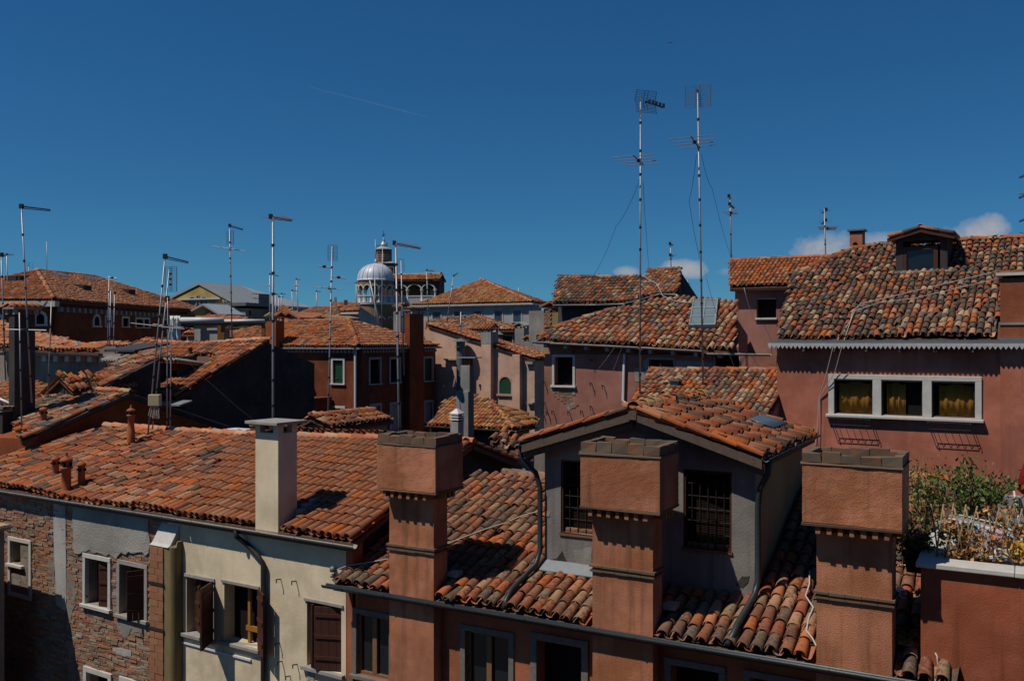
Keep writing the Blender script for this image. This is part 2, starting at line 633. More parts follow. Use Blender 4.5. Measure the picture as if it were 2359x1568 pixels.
def inside(poly, x, y):
    n = len(poly)
    r = np.zeros(x.shape, bool)
    for i in range(n):
        x0, y0 = poly[i]; x1, y1 = poly[(i + 1) % n]
        if y0 == y1: continue
        c = ((y0 > y) != (y1 > y)) & (x < (x1 - x0) * (y - y0) / (y1 - y0) + x0)
        r ^= c
    return r


def tiles(root, fr, pl, poly, mat, d=(0, 1), pitch=.2, step=.34, n_ind=300, lod=2, wob=.02, holes=(), jit=1.0, seed=1, slab=True, start=None):
    """cover tiles and pan tiles laid over the plane pl inside poly [(a,s)]; columns climb along d"""
    rng = np.random.default_rng(seed)
    dl = math.hypot(*d)
    da, ds = d[0] / dl, d[1] / dl
    ea, es = ds, -da
    ga, gs = pl[3], pl[4]
    gD = ga * da + gs * ds
    gE = ga * ea + gs * es
    E = np.array([ea, es, gE]); E /= np.linalg.norm(E)
    kD = math.sqrt(1 + gD * gD)
    D = np.array([da, ds, gD]) / kD
    N = np.cross(E, D); N /= np.linalg.norm(N)
    P = np.array(poly)
    xs = P[:, 0] * ea + P[:, 1] * es
    ys = (P[:, 0] * da + P[:, 1] * ds)
    x0 = xs.min() + pitch * .5
    y0 = ys.min() if start is None else start
    stp = step / kD
    ci = np.arange(int((xs.max() - x0) / pitch) + 2)
    ri = np.arange(int((ys.max() - y0) / stp) + 2)
    cx_, ry_ = np.meshgrid(ci, ri, indexing='ij')
    cx_, ry_ = cx_.ravel(), ry_.ravel()

    def lay(offset, kind):
        X = x0 + (cx_ + offset) * pitch
        Y = y0 + ry_ * stp
        rowj = np.repeat(rng.normal(0, .25, len(ci)), len(ri)) * stp * .35 * jit
        Y = Y + np.where(ry_ == 0, 0, rowj)
        a, s = X * ea + Y * da, X * es + Y * ds
        am, sm = a + da * stp * .5, s + ds * stp * .5
        ok = inside(poly, am, sm)
        for h in holes:
            ok &= ~inside(h, am, sm)
        a, s, X, Y = a[ok], s[ok], X[ok], Y[ok]
        n = len(a)
        z = pl[2] + ga * (a - pl[0]) + gs * (s - pl[1])
        wv = wob * (np.sin(X * 1.3 + seed) * np.cos(Y * 1.7 + seed * 2) + .6 * np.sin(X * .6 + Y * .9 + seed))
        if kind == 0:
            z = z + wv
            up = .050 + rng.normal(0, .005 * jit, n)
            tilt = .030 / .45
            yaw = rng.normal(0, .035 * jit, n)
            roll = rng.normal(0, .05 * jit, n)
            dx = rng.normal(0, .007 * jit, n); dy = rng.normal(0, .018 * jit, n)
            slip = rng.random(n) < .022 * jit
            dy = dy - slip * rng.uniform(.03, .13, n)
            yaw = yaw + slip * rng.normal(0, .13, n)
        else:
            z = z + wv
            up = np.full(n, .055); tilt = .02 / .45
            yaw = rng.normal(0, .01 * jit, n); roll = rng.normal(0, .03 * jit, n)
            dx = rng.normal(0, .004 * jit, n); dy = rng.normal(0, .02 * jit, n)
        O = np.stack([a, s, z], 1) + np.outer(up, N) + np.outer(dx, E) + np.outer(dy, D)
        Dt = D[None, :] + np.outer(yaw, E) - tilt * N[None, :]
        Dt /= np.linalg.norm(Dt, axis=1)[:, None]
        Et = E[None, :] - np.outer(yaw, D) + np.outer(roll, N)
        Et -= Dt * (Et * Dt).sum(1)[:, None]
        Et /= np.linalg.norm(Et, axis=1)[:, None]
        Nt = np.cross(Et, Dt)
        return O, Et, Dt, Nt

    L = step * 1.28
    k = pitch / .2
    if lod == 2:
        U = arc_unit(8, L, .092 * k, .074 * k)
        W = arc_unit(4, L, .074 * k, .088 * k, up=False, full=False, flat=.75)
    elif lod == 1:
        U = arc_unit(6, L, .092 * k, .074 * k, lip=.02)
        W = arc_unit(3, L, .074 * k, .088 * k, up=False, full=False, flat=.75)
    else:
        U = arc_unit(4, L, .092 * k, .078 * k, lip=.02)
        W = arc_unit(2, L, .074 * k, .088 * k, up=False, full=False, flat=.75)

    def joined(name, unit, T, sel, smooth=True):
        O, Et, Dt, Nt = (t[sel] for t in T)
        n = len(O)
        if n == 0: return None
        V = unit[0]
        W_ = O[:, None, :] + V[None, :, 0:1] * Et[:, None, :] + V[None, :, 1:2] * Dt[:, None, :] + V[None, :, 2:3] * Nt[:, None, :]
        Q = unit[1][None, :, :] + (np.arange(n) * len(V))[:, None, None]
        me = np_mesh(name, W_.reshape(-1, 3), Q.reshape(-1, 4), mat, smooth)
        return tag(link(name, me, root), kind='stuff')

    T = lay(0, 0)
    O = T[0]
    # nearest tiles that stand in the frame become objects of their own
    u, v = np.array(fr.u), np.array(fr.v)
    Wp = np.array(fr.O)[None, :] + O[:, 0:1] * u + O[:, 1:2] * v + O[:, 2:3] * np.array([0, 0, 1.])
    px = CX + F * Wp[:, 0] / Wp[:, 1]
    py = CY - F * (Wp[:, 2] - CAMZ) / Wp[:, 1]
    vis = (px > 5) & (px < 2354) & (py < 1563) & (py > 5)
    dist = np.linalg.norm(Wp - np.array([0, 0, CAMZ]), axis=1) + np.where(vis, 0, 1e6)
    order = np.argsort(dist)
    n_vis = int(vis.sum())
    ind = order[:min(n_ind, n_vis)]
    rest = np.setdiff1d(np.arange(len(O)), ind)
    if len(ind):
        me = np_mesh('roof_tile', U[0], U[1], mat, True)
        for i in ind:
            o = bpy.data.objects.new('roof_tile', me)
            COL.objects.link(o)
            o.parent = root
            o.matrix_basis = Matrix(((T[1][i][0], T[2][i][0], T[3][i][0], O[i][0]), (T[1][i][1], T[2][i][1], T[3][i][1], O[i][1]),
                                     (T[1][i][2], T[2][i][2], T[3][i][2], O[i][2]), (0, 0, 0, 1)))
    joined('cover_tiles', U, T, rest)
    T2 = lay(-.5, 1)
    joined('pan_tiles', W, T2, np.arange(len(T2[0])))
    if slab:
        top = [pz(pl, a, s) - .055 for a, s in poly]
        g = G().prism(list(poly), [t - .10 for t in top], top)
        return g.make('roof_bed', UNDER, root)


def ridge(root, pts, mat, r=.115, L=.42, ind=True, sink=.02):
    """half-round ridge tiles laid along a line of points"""
    U = arc_unit(7, L * 1.1, r, r * .86, lip=.02)
    me = np_mesh('ridge_tile', U[0], U[1], mat, True)
    Vs, Qs, n = [], [], 0
    for p0, p1 in zip(pts[:-1], pts[1:]):
        p0, p1 = Vector(p0), Vector(p1)
        d = p1 - p0
        m = max(1, round(d.length / L))
        D = d.normalized()
        E = D.cross(Vector((0, 0, 1))).normalized()
        N = E.cross(D)
        for i in range(m):
            o = p0 + d * (i / m) + N * (random.uniform(-.01, .01) - sink)
            e = (E + D * random.uniform(-.04, .04)).normalized()
            dd = (D - N * .045 + E * random.uniform(-.03, .03)).normalized()
            n_ = e.cross(dd)
            M = Matrix(((e.x, dd.x, n_.x, o.x), (e.y, dd.y, n_.y, o.y), (e.z, dd.z, n_.z, o.z), (0, 0, 0, 1)))
            if ind:
                ob = link('ridge_tile', me, root)
                ob.matrix_basis = M
            else:
                A = np.array(M)
                Vs.append(U[0] @ A[:3, :3].T + A[:3, 3])
                Qs.append(U[1] + n)
                n += len(U[0])
    if not ind and Vs:
        link('ridge_tiles', np_mesh('ridge_tiles', np.concatenate(Vs), np.concatenate(Qs), mat, True), root)['kind'] = 'stuff'


def solid(root, poly, pl, drop=.16, mat=None, name='wall', z0=0.0):
    return G().prism(list(poly), z0, [pz(pl, a, s) - drop for a, s in poly]).make(name, mat, root)


def gutter(root, p0, p1, mat, r=.075, name='gutter'):
    p0, p1 = Vector(p0), Vector(p1)
    D = (p1 - p0).normalized()
    E = D.cross(Vector((0, 0, 1))).normalized()
    N = E.cross(D)
    V, Q = [], []
    for rr in (r, r * .86):
        for p in (p0, p1):
            for i in range(9):
                t = math.pi * i / 8
                q = p + E * (rr * math.cos(t)) - N * (rr * math.sin(t))
                V.append(tuple(q))
    for i in range(8):
        Q += [(i, i + 1, 9 + i + 1, 9 + i), (18 + i + 1, 18 + i, 27 + i, 27 + i + 1), (i + 1, i, 18 + i, 18 + i + 1)]
    Q += [(0, 9, 27, 18), (8, 26, 35, 17)]
    o = link(name, np_mesh(name, V, Q, mat, False), root)
    n = int((p1 - p0).length / .9)
    g = G()
    for i in range(n):
        c = p0 + (p1 - p0) * ((i + .5) / n)
        for k in range(6):
            t0, t1 = math.pi * k / 6, math.pi * (k + 1) / 6
            g.tube(c + E * (r * 1.06 * math.cos(t0)) - N * (r * 1.06 * math.sin(t0)), c + E * (r * 1.06 * math.cos(t1)) - N * (r * 1.06 * math.sin(t1)), .008, seg=4)
    if n: g.make('gutter_bracket', mat, o)
    return o


# ------------------------------------------------------------------ walls with real openings
class Wall:
    """side 'f': faces the viewer (normal -s), t runs along a.  side 'r': faces +a, t runs along s."""
    def __init__(w, root, fr, side, c, mat, depth=.28):
        w.root, w.fr, w.side, w.c, w.mat, w.depth = root, fr, side, c, mat, depth
        w.op = []

    def p(w, px):
        return w.fr.S(px, w.c) if w.side == 'f' else w.fr.A(px, w.c)

    def P(w, t, z, o=0.0):
        return (t, w.c - o, z) if w.side == 'f' else (w.c + o, t, z)

    def rect(w, tl, br):
        t0, z1 = w.p(tl); t1, z0 = w.p(br)
        return (min(t0, t1), max(t0, t1), min(z0, z1), max(z0, z1))

    def box(w, g, t0, t1, z0, z1, o0, o1, rag=0.0):
        if w.side == 'f': g.box(t0, t1, w.c - o1, w.c - o0, z0, z1, rag)
        else: g.box(w.c + o0, w.c + o1, t0, t1, z0, z1, rag)
        return g

    def build(w, t0, t1, z0, z1, name='facade', top=None):
        ts = sorted({t0, t1} | {x for o in w.op for x in o[:2] if t0 < x < t1})
        zs = sorted({z0, z1} | {x for o in w.op for x in o[2:4] if z0 < x < z1})
        g = G()
        for i in range(len(ts) - 1):
            for j in range(len(zs) - 1):
                a, b, c, d = ts[i], ts[i + 1], zs[j], zs[j + 1]
                m, n = (a + b) / 2, (c + d) / 2
                if any(o[0] < m < o[1] and o[2] < n < o[3] for o in w.op): continue
                g.face([w.P(a, c), w.P(b, c), w.P(b, d), w.P(a, d)])
        for o in w.op:
            a, b, c, d = max(o[0], t0), min(o[1], t1), max(o[2], z0), min(o[3], z1)
            dp = -w.depth
            g.face([w.P(a, c), w.P(a, c, dp), w.P(b, c, dp), w.P(b, c)][::-1])
            g.face([w.P(a, d), w.P(b, d), w.P(b, d, dp), w.P(a, d, dp)][::-1])
            g.face([w.P(a, c), w.P(a, d), w.P(a, d, dp), w.P(a, c, dp)][::-1])
            g.face([w.P(b, c), w.P(b, c, dp), w.P(b, d, dp), w.P(b, d)][::-1])
        if top:      # extra gable points above z1, from (t0,z1) to (t1,z1)
            g.face([w.P(t0, z1), w.P(t1, z1)] + [w.P(t, z) for t, z in top])
        # ends and back so that the wall has its thickness
        dp = -w.depth - .02
        for t in (t0, t1):
            g.face([w.P(t, z0), w.P(t, z1), w.P(t, z1, dp), w.P(t, z0, dp)])
        g.face([w.P(t0, z1), w.P(t1, z1), w.P(t1, z1, dp), w.P(t0, z1, dp)])
        return g.make(name, w.mat, w.root)

    def window(w, tl, br, fw=.11, proud=.03, fmat=None, fill='open', sill=True, label=None, rect=None, sash=None, sides=True,
               head=True, glass_in=.16, bottom=True, muntin=(1, 0), sillmat=None):
        """tl, br: the clear opening in the photograph"""
        t0, t1, z0, z1 = rect or w.rect(tl, br)
        w.op.append((t0, t1, z0, z1))
        fmat = fmat or STONE
        g = G()
        fin = .0
        if sides:
            w.box(g, t0 - fw, t0 - fin, z0, z1, -.06, proud, .004)
            w.box(g, t1 + fin, t1 + fw, z0, z1, -.06, proud, .004)
        if head:
            w.box(g, t0 - fw, t1 + fw, z1, z1 + fw, -.06, proud + .002, .004)
        if bottom and not sill:
            w.box(g, t0 - fw, t1 + fw, z0 - fw, z0, -.06, proud + .002, .004)
        if not g.f:
            w.box(g, t0, t1, z1 - .03, z1 - .001, -w.depth + .02, -.02)
        root = g.make('window', fmat, w.root, bevel=.006)
        if label: root['label'] = label
        if sill:
            s = G()
            w.box(s, t0 - fw - .04, t1 + fw + .04, z0 - .075, z0, -.2, proud + .06, .003)
            s.make('sill', sillmat or fmat, root, bevel=.008)
        b = G()
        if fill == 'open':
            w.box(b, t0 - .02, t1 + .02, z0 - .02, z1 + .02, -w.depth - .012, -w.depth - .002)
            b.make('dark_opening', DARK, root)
        elif fill == 'glass':
            w.box(b, t0 - .02, t1 + .02, z0 - .02, z1 + .02, -glass_in - .01, -glass_in)
            b.make('pane', GLASS, root)
        else:       # a solid leaf pair
            tm = (t0 + t1) / 2
            for a, c in ((t0 + .005, tm - .006), (tm + .006, t1 - .005)):
                q = G()
                w.box(q, a, c, z0 + .01, z1 - .005, -.12, -.08)
                for zz in (.16, .82):
                    w.box(q, a + .02, c - .02, z0 + (z1 - z0) * zz, z0 + (z1 - z0) * zz + .07, -.078, -.055)
                q.make('shutter', fill, root)
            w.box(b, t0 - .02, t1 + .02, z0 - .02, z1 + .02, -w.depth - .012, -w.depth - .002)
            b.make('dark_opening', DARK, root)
        if sash:
            q = G()
            f = .055
            gi = -glass_in
            w.box(q, t0, t0 + f, z0, z1, gi + .002, gi + .05); w.box(q, t1 - f, t1, z0, z1, gi + .002, gi + .05)
            w.box(q, t0 + f, t1 - f, z0, z0 + f, gi + .002, gi + .05); w.box(q, t0 + f, t1 - f, z1 - f, z1, gi + .002, gi + .05)
            for i in range(muntin[0]):
                tm = t0 + (t1 - t0) * (i + 1) / (muntin[0] + 1)
                w.box(q, tm - f * .9, tm + f * .9, z0 + f, z1 - f, gi + .002, gi + .055)
            for i in range(muntin[1]):
                zz = z0 + (z1 - z0) * (i + 1) / (muntin[1] + 1)
                w.box(q, t0 + f, t1 - f, zz - .02, zz + .02, gi + .003, gi + .045)
            q.make('sash', sash, root)
        return root, (t0, t1, z0, z1)

    def leaf(w, parent, t, z0, z1, width, ang, mat, flip=1, o=.03):
        """an opened shutter leaf hinged at t, swung ang degrees from shut towards the street"""
        c, s = math.cos(math.radians(ang)), math.sin(math.radians(ang))
        g = G()

        def Q(x, y, z):       # x along leaf, y across its thickness
            return w.P(t + flip * (x * c - y * s), z, o + x * s + y * c)
        n = 4
        for i in range(n):
            x0, x1 = width * i / n + .003, width * (i + 1) / n - .003
            dz = random.uniform(-.006, .006)
            g.hexa([Q(x0, 0, z0 + dz), Q(x1, 0, z0 + dz), Q(x1, .035, z0 + dz), Q(x0, .035, z0 + dz), Q(x0, 0, z1), Q(x1, 0, z1), Q(x1, .035, z1), Q(x0, .035, z1)])
        for f in (.16, .5, .84):
            z = z0 + (z1 - z0) * f
            g.hexa([Q(.02, .035, z), Q(width - .02, .035, z), Q(width - .02, .055, z), Q(.02, .055, z), Q(.02, .035, z + .07), Q(width - .02, .035, z + .07), Q(width - .02, .055, z + .07), Q(.02, .055, z + .07)])
            g.hexa([Q(.02, -.02, z), Q(width - .02, -.02, z), Q(width - .02, 0, z), Q(.02, 0, z), Q(.02, -.02, z + .07), Q(width - .02, -.02, z + .07), Q(width - .02, 0, z + .07), Q(.02, 0, z + .07)])
        return g.make('shutter', mat, parent)

    def arch(w, tl, br, fw=.14, mat=None, fill=None, parent_label=None):
        """round-headed window, surround standing proud of a wall too far away for its depth to show"""
        t0, t1, z0, z1 = w.rect(tl, br)
        r = (t1 - t0) / 2
        c, zc_ = (t0 + t1) / 2, z1 - r
        g = G()
        w.box(g, t0 - fw, t0, z0, zc_, 0, .06); w.box(g, t1, t1 + fw, z0, zc_, 0, .06)
        w.box(g, t0 - fw - .06, t1 + fw + .06, z0 - .12, z0, 0, .12)
        n = 10
        for i in range(n):
            x, y = math.pi * i / n, math.pi * (i + 1) / n
            q = []
            for o in (0, .06):
                q += [w.P(c + r * math.cos(x), zc_ + r * math.sin(x), o), w.P(c + (r + fw) * math.cos(x), zc_ + (r + fw) * math.sin(x), o),
                      w.P(c + (r + fw) * math.cos(y), zc_ + (r + fw) * math.sin(y), o), w.P(c + r * math.cos(y), zc_ + r * math.sin(y), o)]
            g.hexa(q)
        root = g.make('window', mat or STONE, w.root)
        b = G()
        pts = [(t0, z0), (t1, z0)] + [(c + r * math.cos(math.pi * i / n), zc_ + r * math.sin(math.pi * i / n)) for i in range(n + 1)]
        b.face([w.P(t, z, .012) for t, z in pts])
        b.make('pane', fill or GLASS, root)
        return root


def rough(o, amp=.012, size=.22, levels=4):
    """hand-laid render: faces are not quite flat, edges not quite straight"""
    s = o.modifiers.new('grain', 'SUBSURF')
    s.subdivision_type = 'SIMPLE'
    s.levels = s.render_levels = levels
    t = bpy.data.textures.get('uneven') or bpy.data.textures.new('uneven', 'CLOUDS')
    t.noise_scale = size
    t.noise_depth = 3
    d = o.modifiers.new('uneven', 'DISPLACE')
    d.texture = t
    d.texture_coords = 'GLOBAL'
    d.strength = amp * 2
    d.mid_level = .5
    return o


def chimney_cap_tiles(parent, a0, a1, s0, s1, z, mat, n=3, rise=.16, along='a'):
    """a little two-sided roof of curved tiles over a flue, on four corner stubs"""
    g = G()
    st = .16
    for a in (a0, a1 - .1):
        for s in (s0, s1 - .1):
            g.box(a, a + .1, s, s + .1, z, z + st)
    g.box(a0 - .06, a1 + .06, s0 - .06, s1 + .06, z + st, z + st + .05)
    cap = g.make('cap', CEMENT, parent)
    U = arc_unit(5, .5, .085, .07, lip=.018)
    me = np_mesh('cap_tile', U[0], U[1], mat, True)
    L = ((s1 - s0) if along == 'a' else (a1 - a0)) / 2 + .12
    span = (a1 - a0 + .2) if along == 'a' else (s1 - s0 + .2)
    m = max(2, int(span / .19))
    for i in range(m):
        for sg in (1, -1):
            x = (a0 if along == 'a' else s0) - .1 + span * (i + .5) / m
            mid = (s0 + s1) / 2 if along == 'a' else (a0 + a1) / 2
            o = link('cap_tile', me, parent)
            k = rise / L
            if along == 'a':
                D = Vector((0, sg, k)).normalized(); E = Vector((sg, 0, 0)); O = Vector((x, mid - sg * L, z + st + .05))
            else:
                D = Vector((sg, 0, k)).normalized(); E = Vector((0, -sg, 0)); O = Vector((mid - sg * L, x, z + st + .05))
            N = E.cross(D)
            q = L / .5 * 1.05
            o.matrix_basis = Matrix(((E.x, D.x * q, N.x, O.x), (E.y, D.y * q, N.y, O.y), (E.z, D.z * q, N.z, O.z), (0, 0, 0, 1)))
    return cap


def shaft(root, fr, a0, a1, s0, s1, z0, z1, mat, label=None, name='chimney', bevel=.012):
    o = G().box(a0, a1, s0, s1, z0, z1).make(name, mat, root, bevel=bevel)
    if label: o['label'] = label
    return o


def flue_pot(root, c, h, r, mat, kind='hood'):
    """terracotta flue pot standing on a roof"""
    if kind == 'ball':
        prof = [(r * 1.25, -.3), (r * 1.2, .02), (r, .06), (r, h * .55), (r * 1.35, h * .57), (r * 1.35, h * .62), (r * .95, h * .64), (r * .95, h * .74), (r * 1.45, h * .76),
                (r * 1.2, h * .82), (r * .5, h * .87), (r * .25, h * .9), (r * .38, h * .94), (r * .2, h * .98), (.004, h)]
    else:
        prof = [(r * 1.15, -.3), (r * 1.1, .03), (r, .06), (r * .96, h * .8), (r * 1.3, h * .82), (r * 1.3, h * .86), (r * .9, h * .95), (.004, h)]
    o = G().lathe(c, prof, 14).make('flue_pot', mat, root, smooth=True)
    g = G()
    for k in range(4):
        t = k * math.pi / 2 + .5
        x, y = math.cos(t), math.sin(t)
        zz = c[2] + (h * .69 if kind == 'ball' else h * .66)
        g.box(c[0] + x * r * .95 - .03, c[0] + x * r * .95 + .03, c[1] + y * r * .95 - .03, c[1] + y * r * .95 + .03, zz - h * .05, zz + h * .06)
    g.make('vent_slot', DARK, o)
    return o


# ------------------------------------------------------------------ antennas
def antenna(label, top, base, Y, r=.022, heads=(), lean=0.0, group='television antennas on the roofs', mat=None, foot=.6, zbase=None, bands=True):
    pt, pb = at(top, Y + lean), at(base, Y)
    if zbase is not None:
        pb = pb.copy(); pb.z = zbase
    d = (pt - pb).normalized()
    pb = pb - d * foot
    root = empty('antenna', label, 'antenna', pb, group)

    def l(p): return p - pb
    mast = G().tube((0, 0, 0), l(pt), r, r * .8, 8).make('mast', mat or STEEL, root, smooth=True)
    if bands:
        g = G()
        n = max(3, int((pt - pb).length / .75))
        for i in range(1, n):
            c = (pt - pb) * (i / n + random.uniform(-.01, .01))
            g.tube(c - d * .035, c + d * .035, r * 1.25, seg=8)
        tag(g.make('mast_band', BLACKM, mast), kind='stuff')
    for h in heads:
        kind = h[0]
        if kind == 'log':       # boom seen end to end, short rods across it
            p0, p1, n, ln, dy = at(h[1], Y + lean), at(h[2], Y + lean + h[5]), h[3], h[4], h[5]
            b = G().tube(l(p0), l(p1), .022, seg=4)
            b.tube(l(p0) - Vector((0, 0, .06)), l(p1) - Vector((0, 0, .035)), .014, seg=4)
            b.box(l(p0).x - .05, l(p0).x + .05, l(p0).y - .05, l(p0).y + .05, l(p0).z - .07, l(p0).z + .07)
            bo = b.make('boom', BLACKM, root)
            e = G()
            D = (p1 - p0).normalized()
            side = Vector((0, 0, 1)).cross(D).normalized()
            for i in range(n):
                c = l(p0) + (p1 - p0) * ((i + .5) / n)
                w = ln * (1 - .6 * i / n)
                e.tube(c - side * w, c + side * w, .006, seg=4)
            e.make('element', STEEL, bo)
        elif kind == 'yagi':    # rods seen from the side, boom short
            p0, p1, n, dy = at(h[1], Y + lean), at(h[2], Y + lean), h[3], h[4]
            rod = p1 - p0
            c = (p0 + p1) / 2
            bd = Vector((dy * .35, dy, .0))
            b = G().tube(l(c) - bd * .55, l(c) + bd * .55, .018, seg=5)
            b.box(l(c).x - .05, l(c).x + .05, l(c).y - .05, l(c).y + .05, l(c).z - .05, l(c).z + .05)
            bo = b.make('boom', BLACKM, root)
            e = G()
            for i in range(n):
                f = (i / (n - 1) - .5) if n > 1 else 0
                k = 1 - .22 * i / max(1, n - 1)
                q = l(c) + bd * f
                e.tube(q - rod * .5 * k, q + rod * .5 * k, max(.009, Y * .00045) * (1.6 if n == 1 else 1), seg=5)
            e.make('element', STEEL, bo)
        elif kind == 'grid':    # wire mesh reflector
            cpx, w, hh, n, tilt = h[1], h[2], h[3], h[4], h[5]
            c = at(cpx, Y + lean + .12)
            X = Vector((math.cos(tilt), math.sin(tilt), 0))
            gq = G()
            bend = h[6] if len(h) > 6 else 0
            Yv = Vector((-math.sin(tilt), math.cos(tilt), 0))

            def Q(x, z): return l(c) + X * x + Vector((0, 0, z)) - Yv * (abs(z) * bend)
            for i in range(n + 1):
                z = -hh / 2 + hh * i / n
                gq.tube(Q(-w / 2, z), Q(w / 2, z), .007, seg=4)
            for x in (-w / 2, -w * .08, w * .08, w / 2):
                gq.path([Q(x, -hh / 2), Q(x, 0), Q(x, hh / 2)], .010, 4)
            gr = gq.make('reflector_grid', STEEL_D, root)
            f = G()
            for z in ((-.22, 0, .22) if bend == 0 else (0,)):
                f.tube(Q(-.0, z * hh) - Yv * .03, Q(0, z * hh) - Yv * .12, .03, seg=6)
            if bend:
                f.tube(Q(0, .0) - Yv * .1, Q(0, 0) - Yv * .34 + X * .42 + Vector((0, 0, -.2)), .022, seg=5)
                for i in range(5):
                    q = Q(0, 0) - Yv * (.14 + .07 * i) + X * (.08 + .08 * i) + Vector((0, 0, -.04 * i))
                    f.box(q.x - .035, q.x + .035, q.y - .035, q.y + .035, q.z - .06, q.z + .06)
            f.make('dipole', BLACKM, gr)
    return root


def wire(label, pts, r=.006, mat=None, sag=0.0, name='cable', cat='cable', group=None):
    """a hanging cable through world points"""
    out = []
    for a, b in zip(pts[:-1], pts[1:]):
        for i in range(6):
            t = i / 6
            p = a.lerp(b, t)
            p.z -= sag * 4 * t * (1 - t)
            out.append(p)
    out.append(pts[-1])
    c = out[0]
    root = empty(name, label, cat, c, group)
    G().path([p - c for p in out], r, 5).make('strand', mat or CABLE, root, smooth=True)
    return root

# ------------------------------------------------------------------ setting: sky is the world; ground sheet to the horizon
g = G(); g.face([(-6000, -500, 0), (6000, -500, 0), (6000, 9000, 0), (-6000, 9000, 0)])
tag(g.make('ground', plain('paving_dark', (.09, .085, .08), .9, 0, .2, .5)), kind='structure')

# ================================================================== the salmon house in front, with three chimneys
fR = Fr(29, (1270, 1424), 15)
zR = fR.z
plR = (0, 0.02, zR + .02, 0, .35)
S_T = .35
A_T = fR.S((2121, 1300), S_T)[0]
A_L, A_E = -4.55, A_T + .42
D_A0, D_A1, D_S = -.74, 3.03, 1.22
rR = fR.root('house', 'salmon plastered house in front with a dark gutter and three tall chimneys', 'house')
wR = Wall(rR, fR, 'f', .24, P_SALMON)
win, rc = wR.window(zm(205, 520), zm(545, 1235), .09, fmat=STONE_D, fill='glass', sash=WOOD_F, glass_in=.1)
wR.window(zm(1345, 700), zm(1800, 1900), .1, fmat=STONE_D, fill='glass', sash=WOOD_F, glass_in=.12)
wR.window(zm(2095, 800), zn(300, 1500), .12, fmat=STONE_D, fill='open')
wR.window(zn(1140, 715), zn(1595, 1600), .1, fmat=STONE_D, fill='open')
wR.window(zn(1885, 835), zn(2420, 1650), .1, fmat=STONE_D, fill='open')
wR.build(A_L + .3, A_E - .05, 0, zR - .06)
sR = 5.4
solid(rR, [(A_L + .3, .55), (A_E - .05, .55), (A_E - .05, 4.3), (A_L + .3, 4.3)], plR, .2, P_SALMON, 'wall')
gutter(rR, (-4.72, -.12, zR - .01), (A_E - .1, -.12, zR - .01), GUT, .075)
G().box(A_L, A_E, -.04, .25, zR - .13, zR - .055).make('eaves_board', WOOD_D, rR)


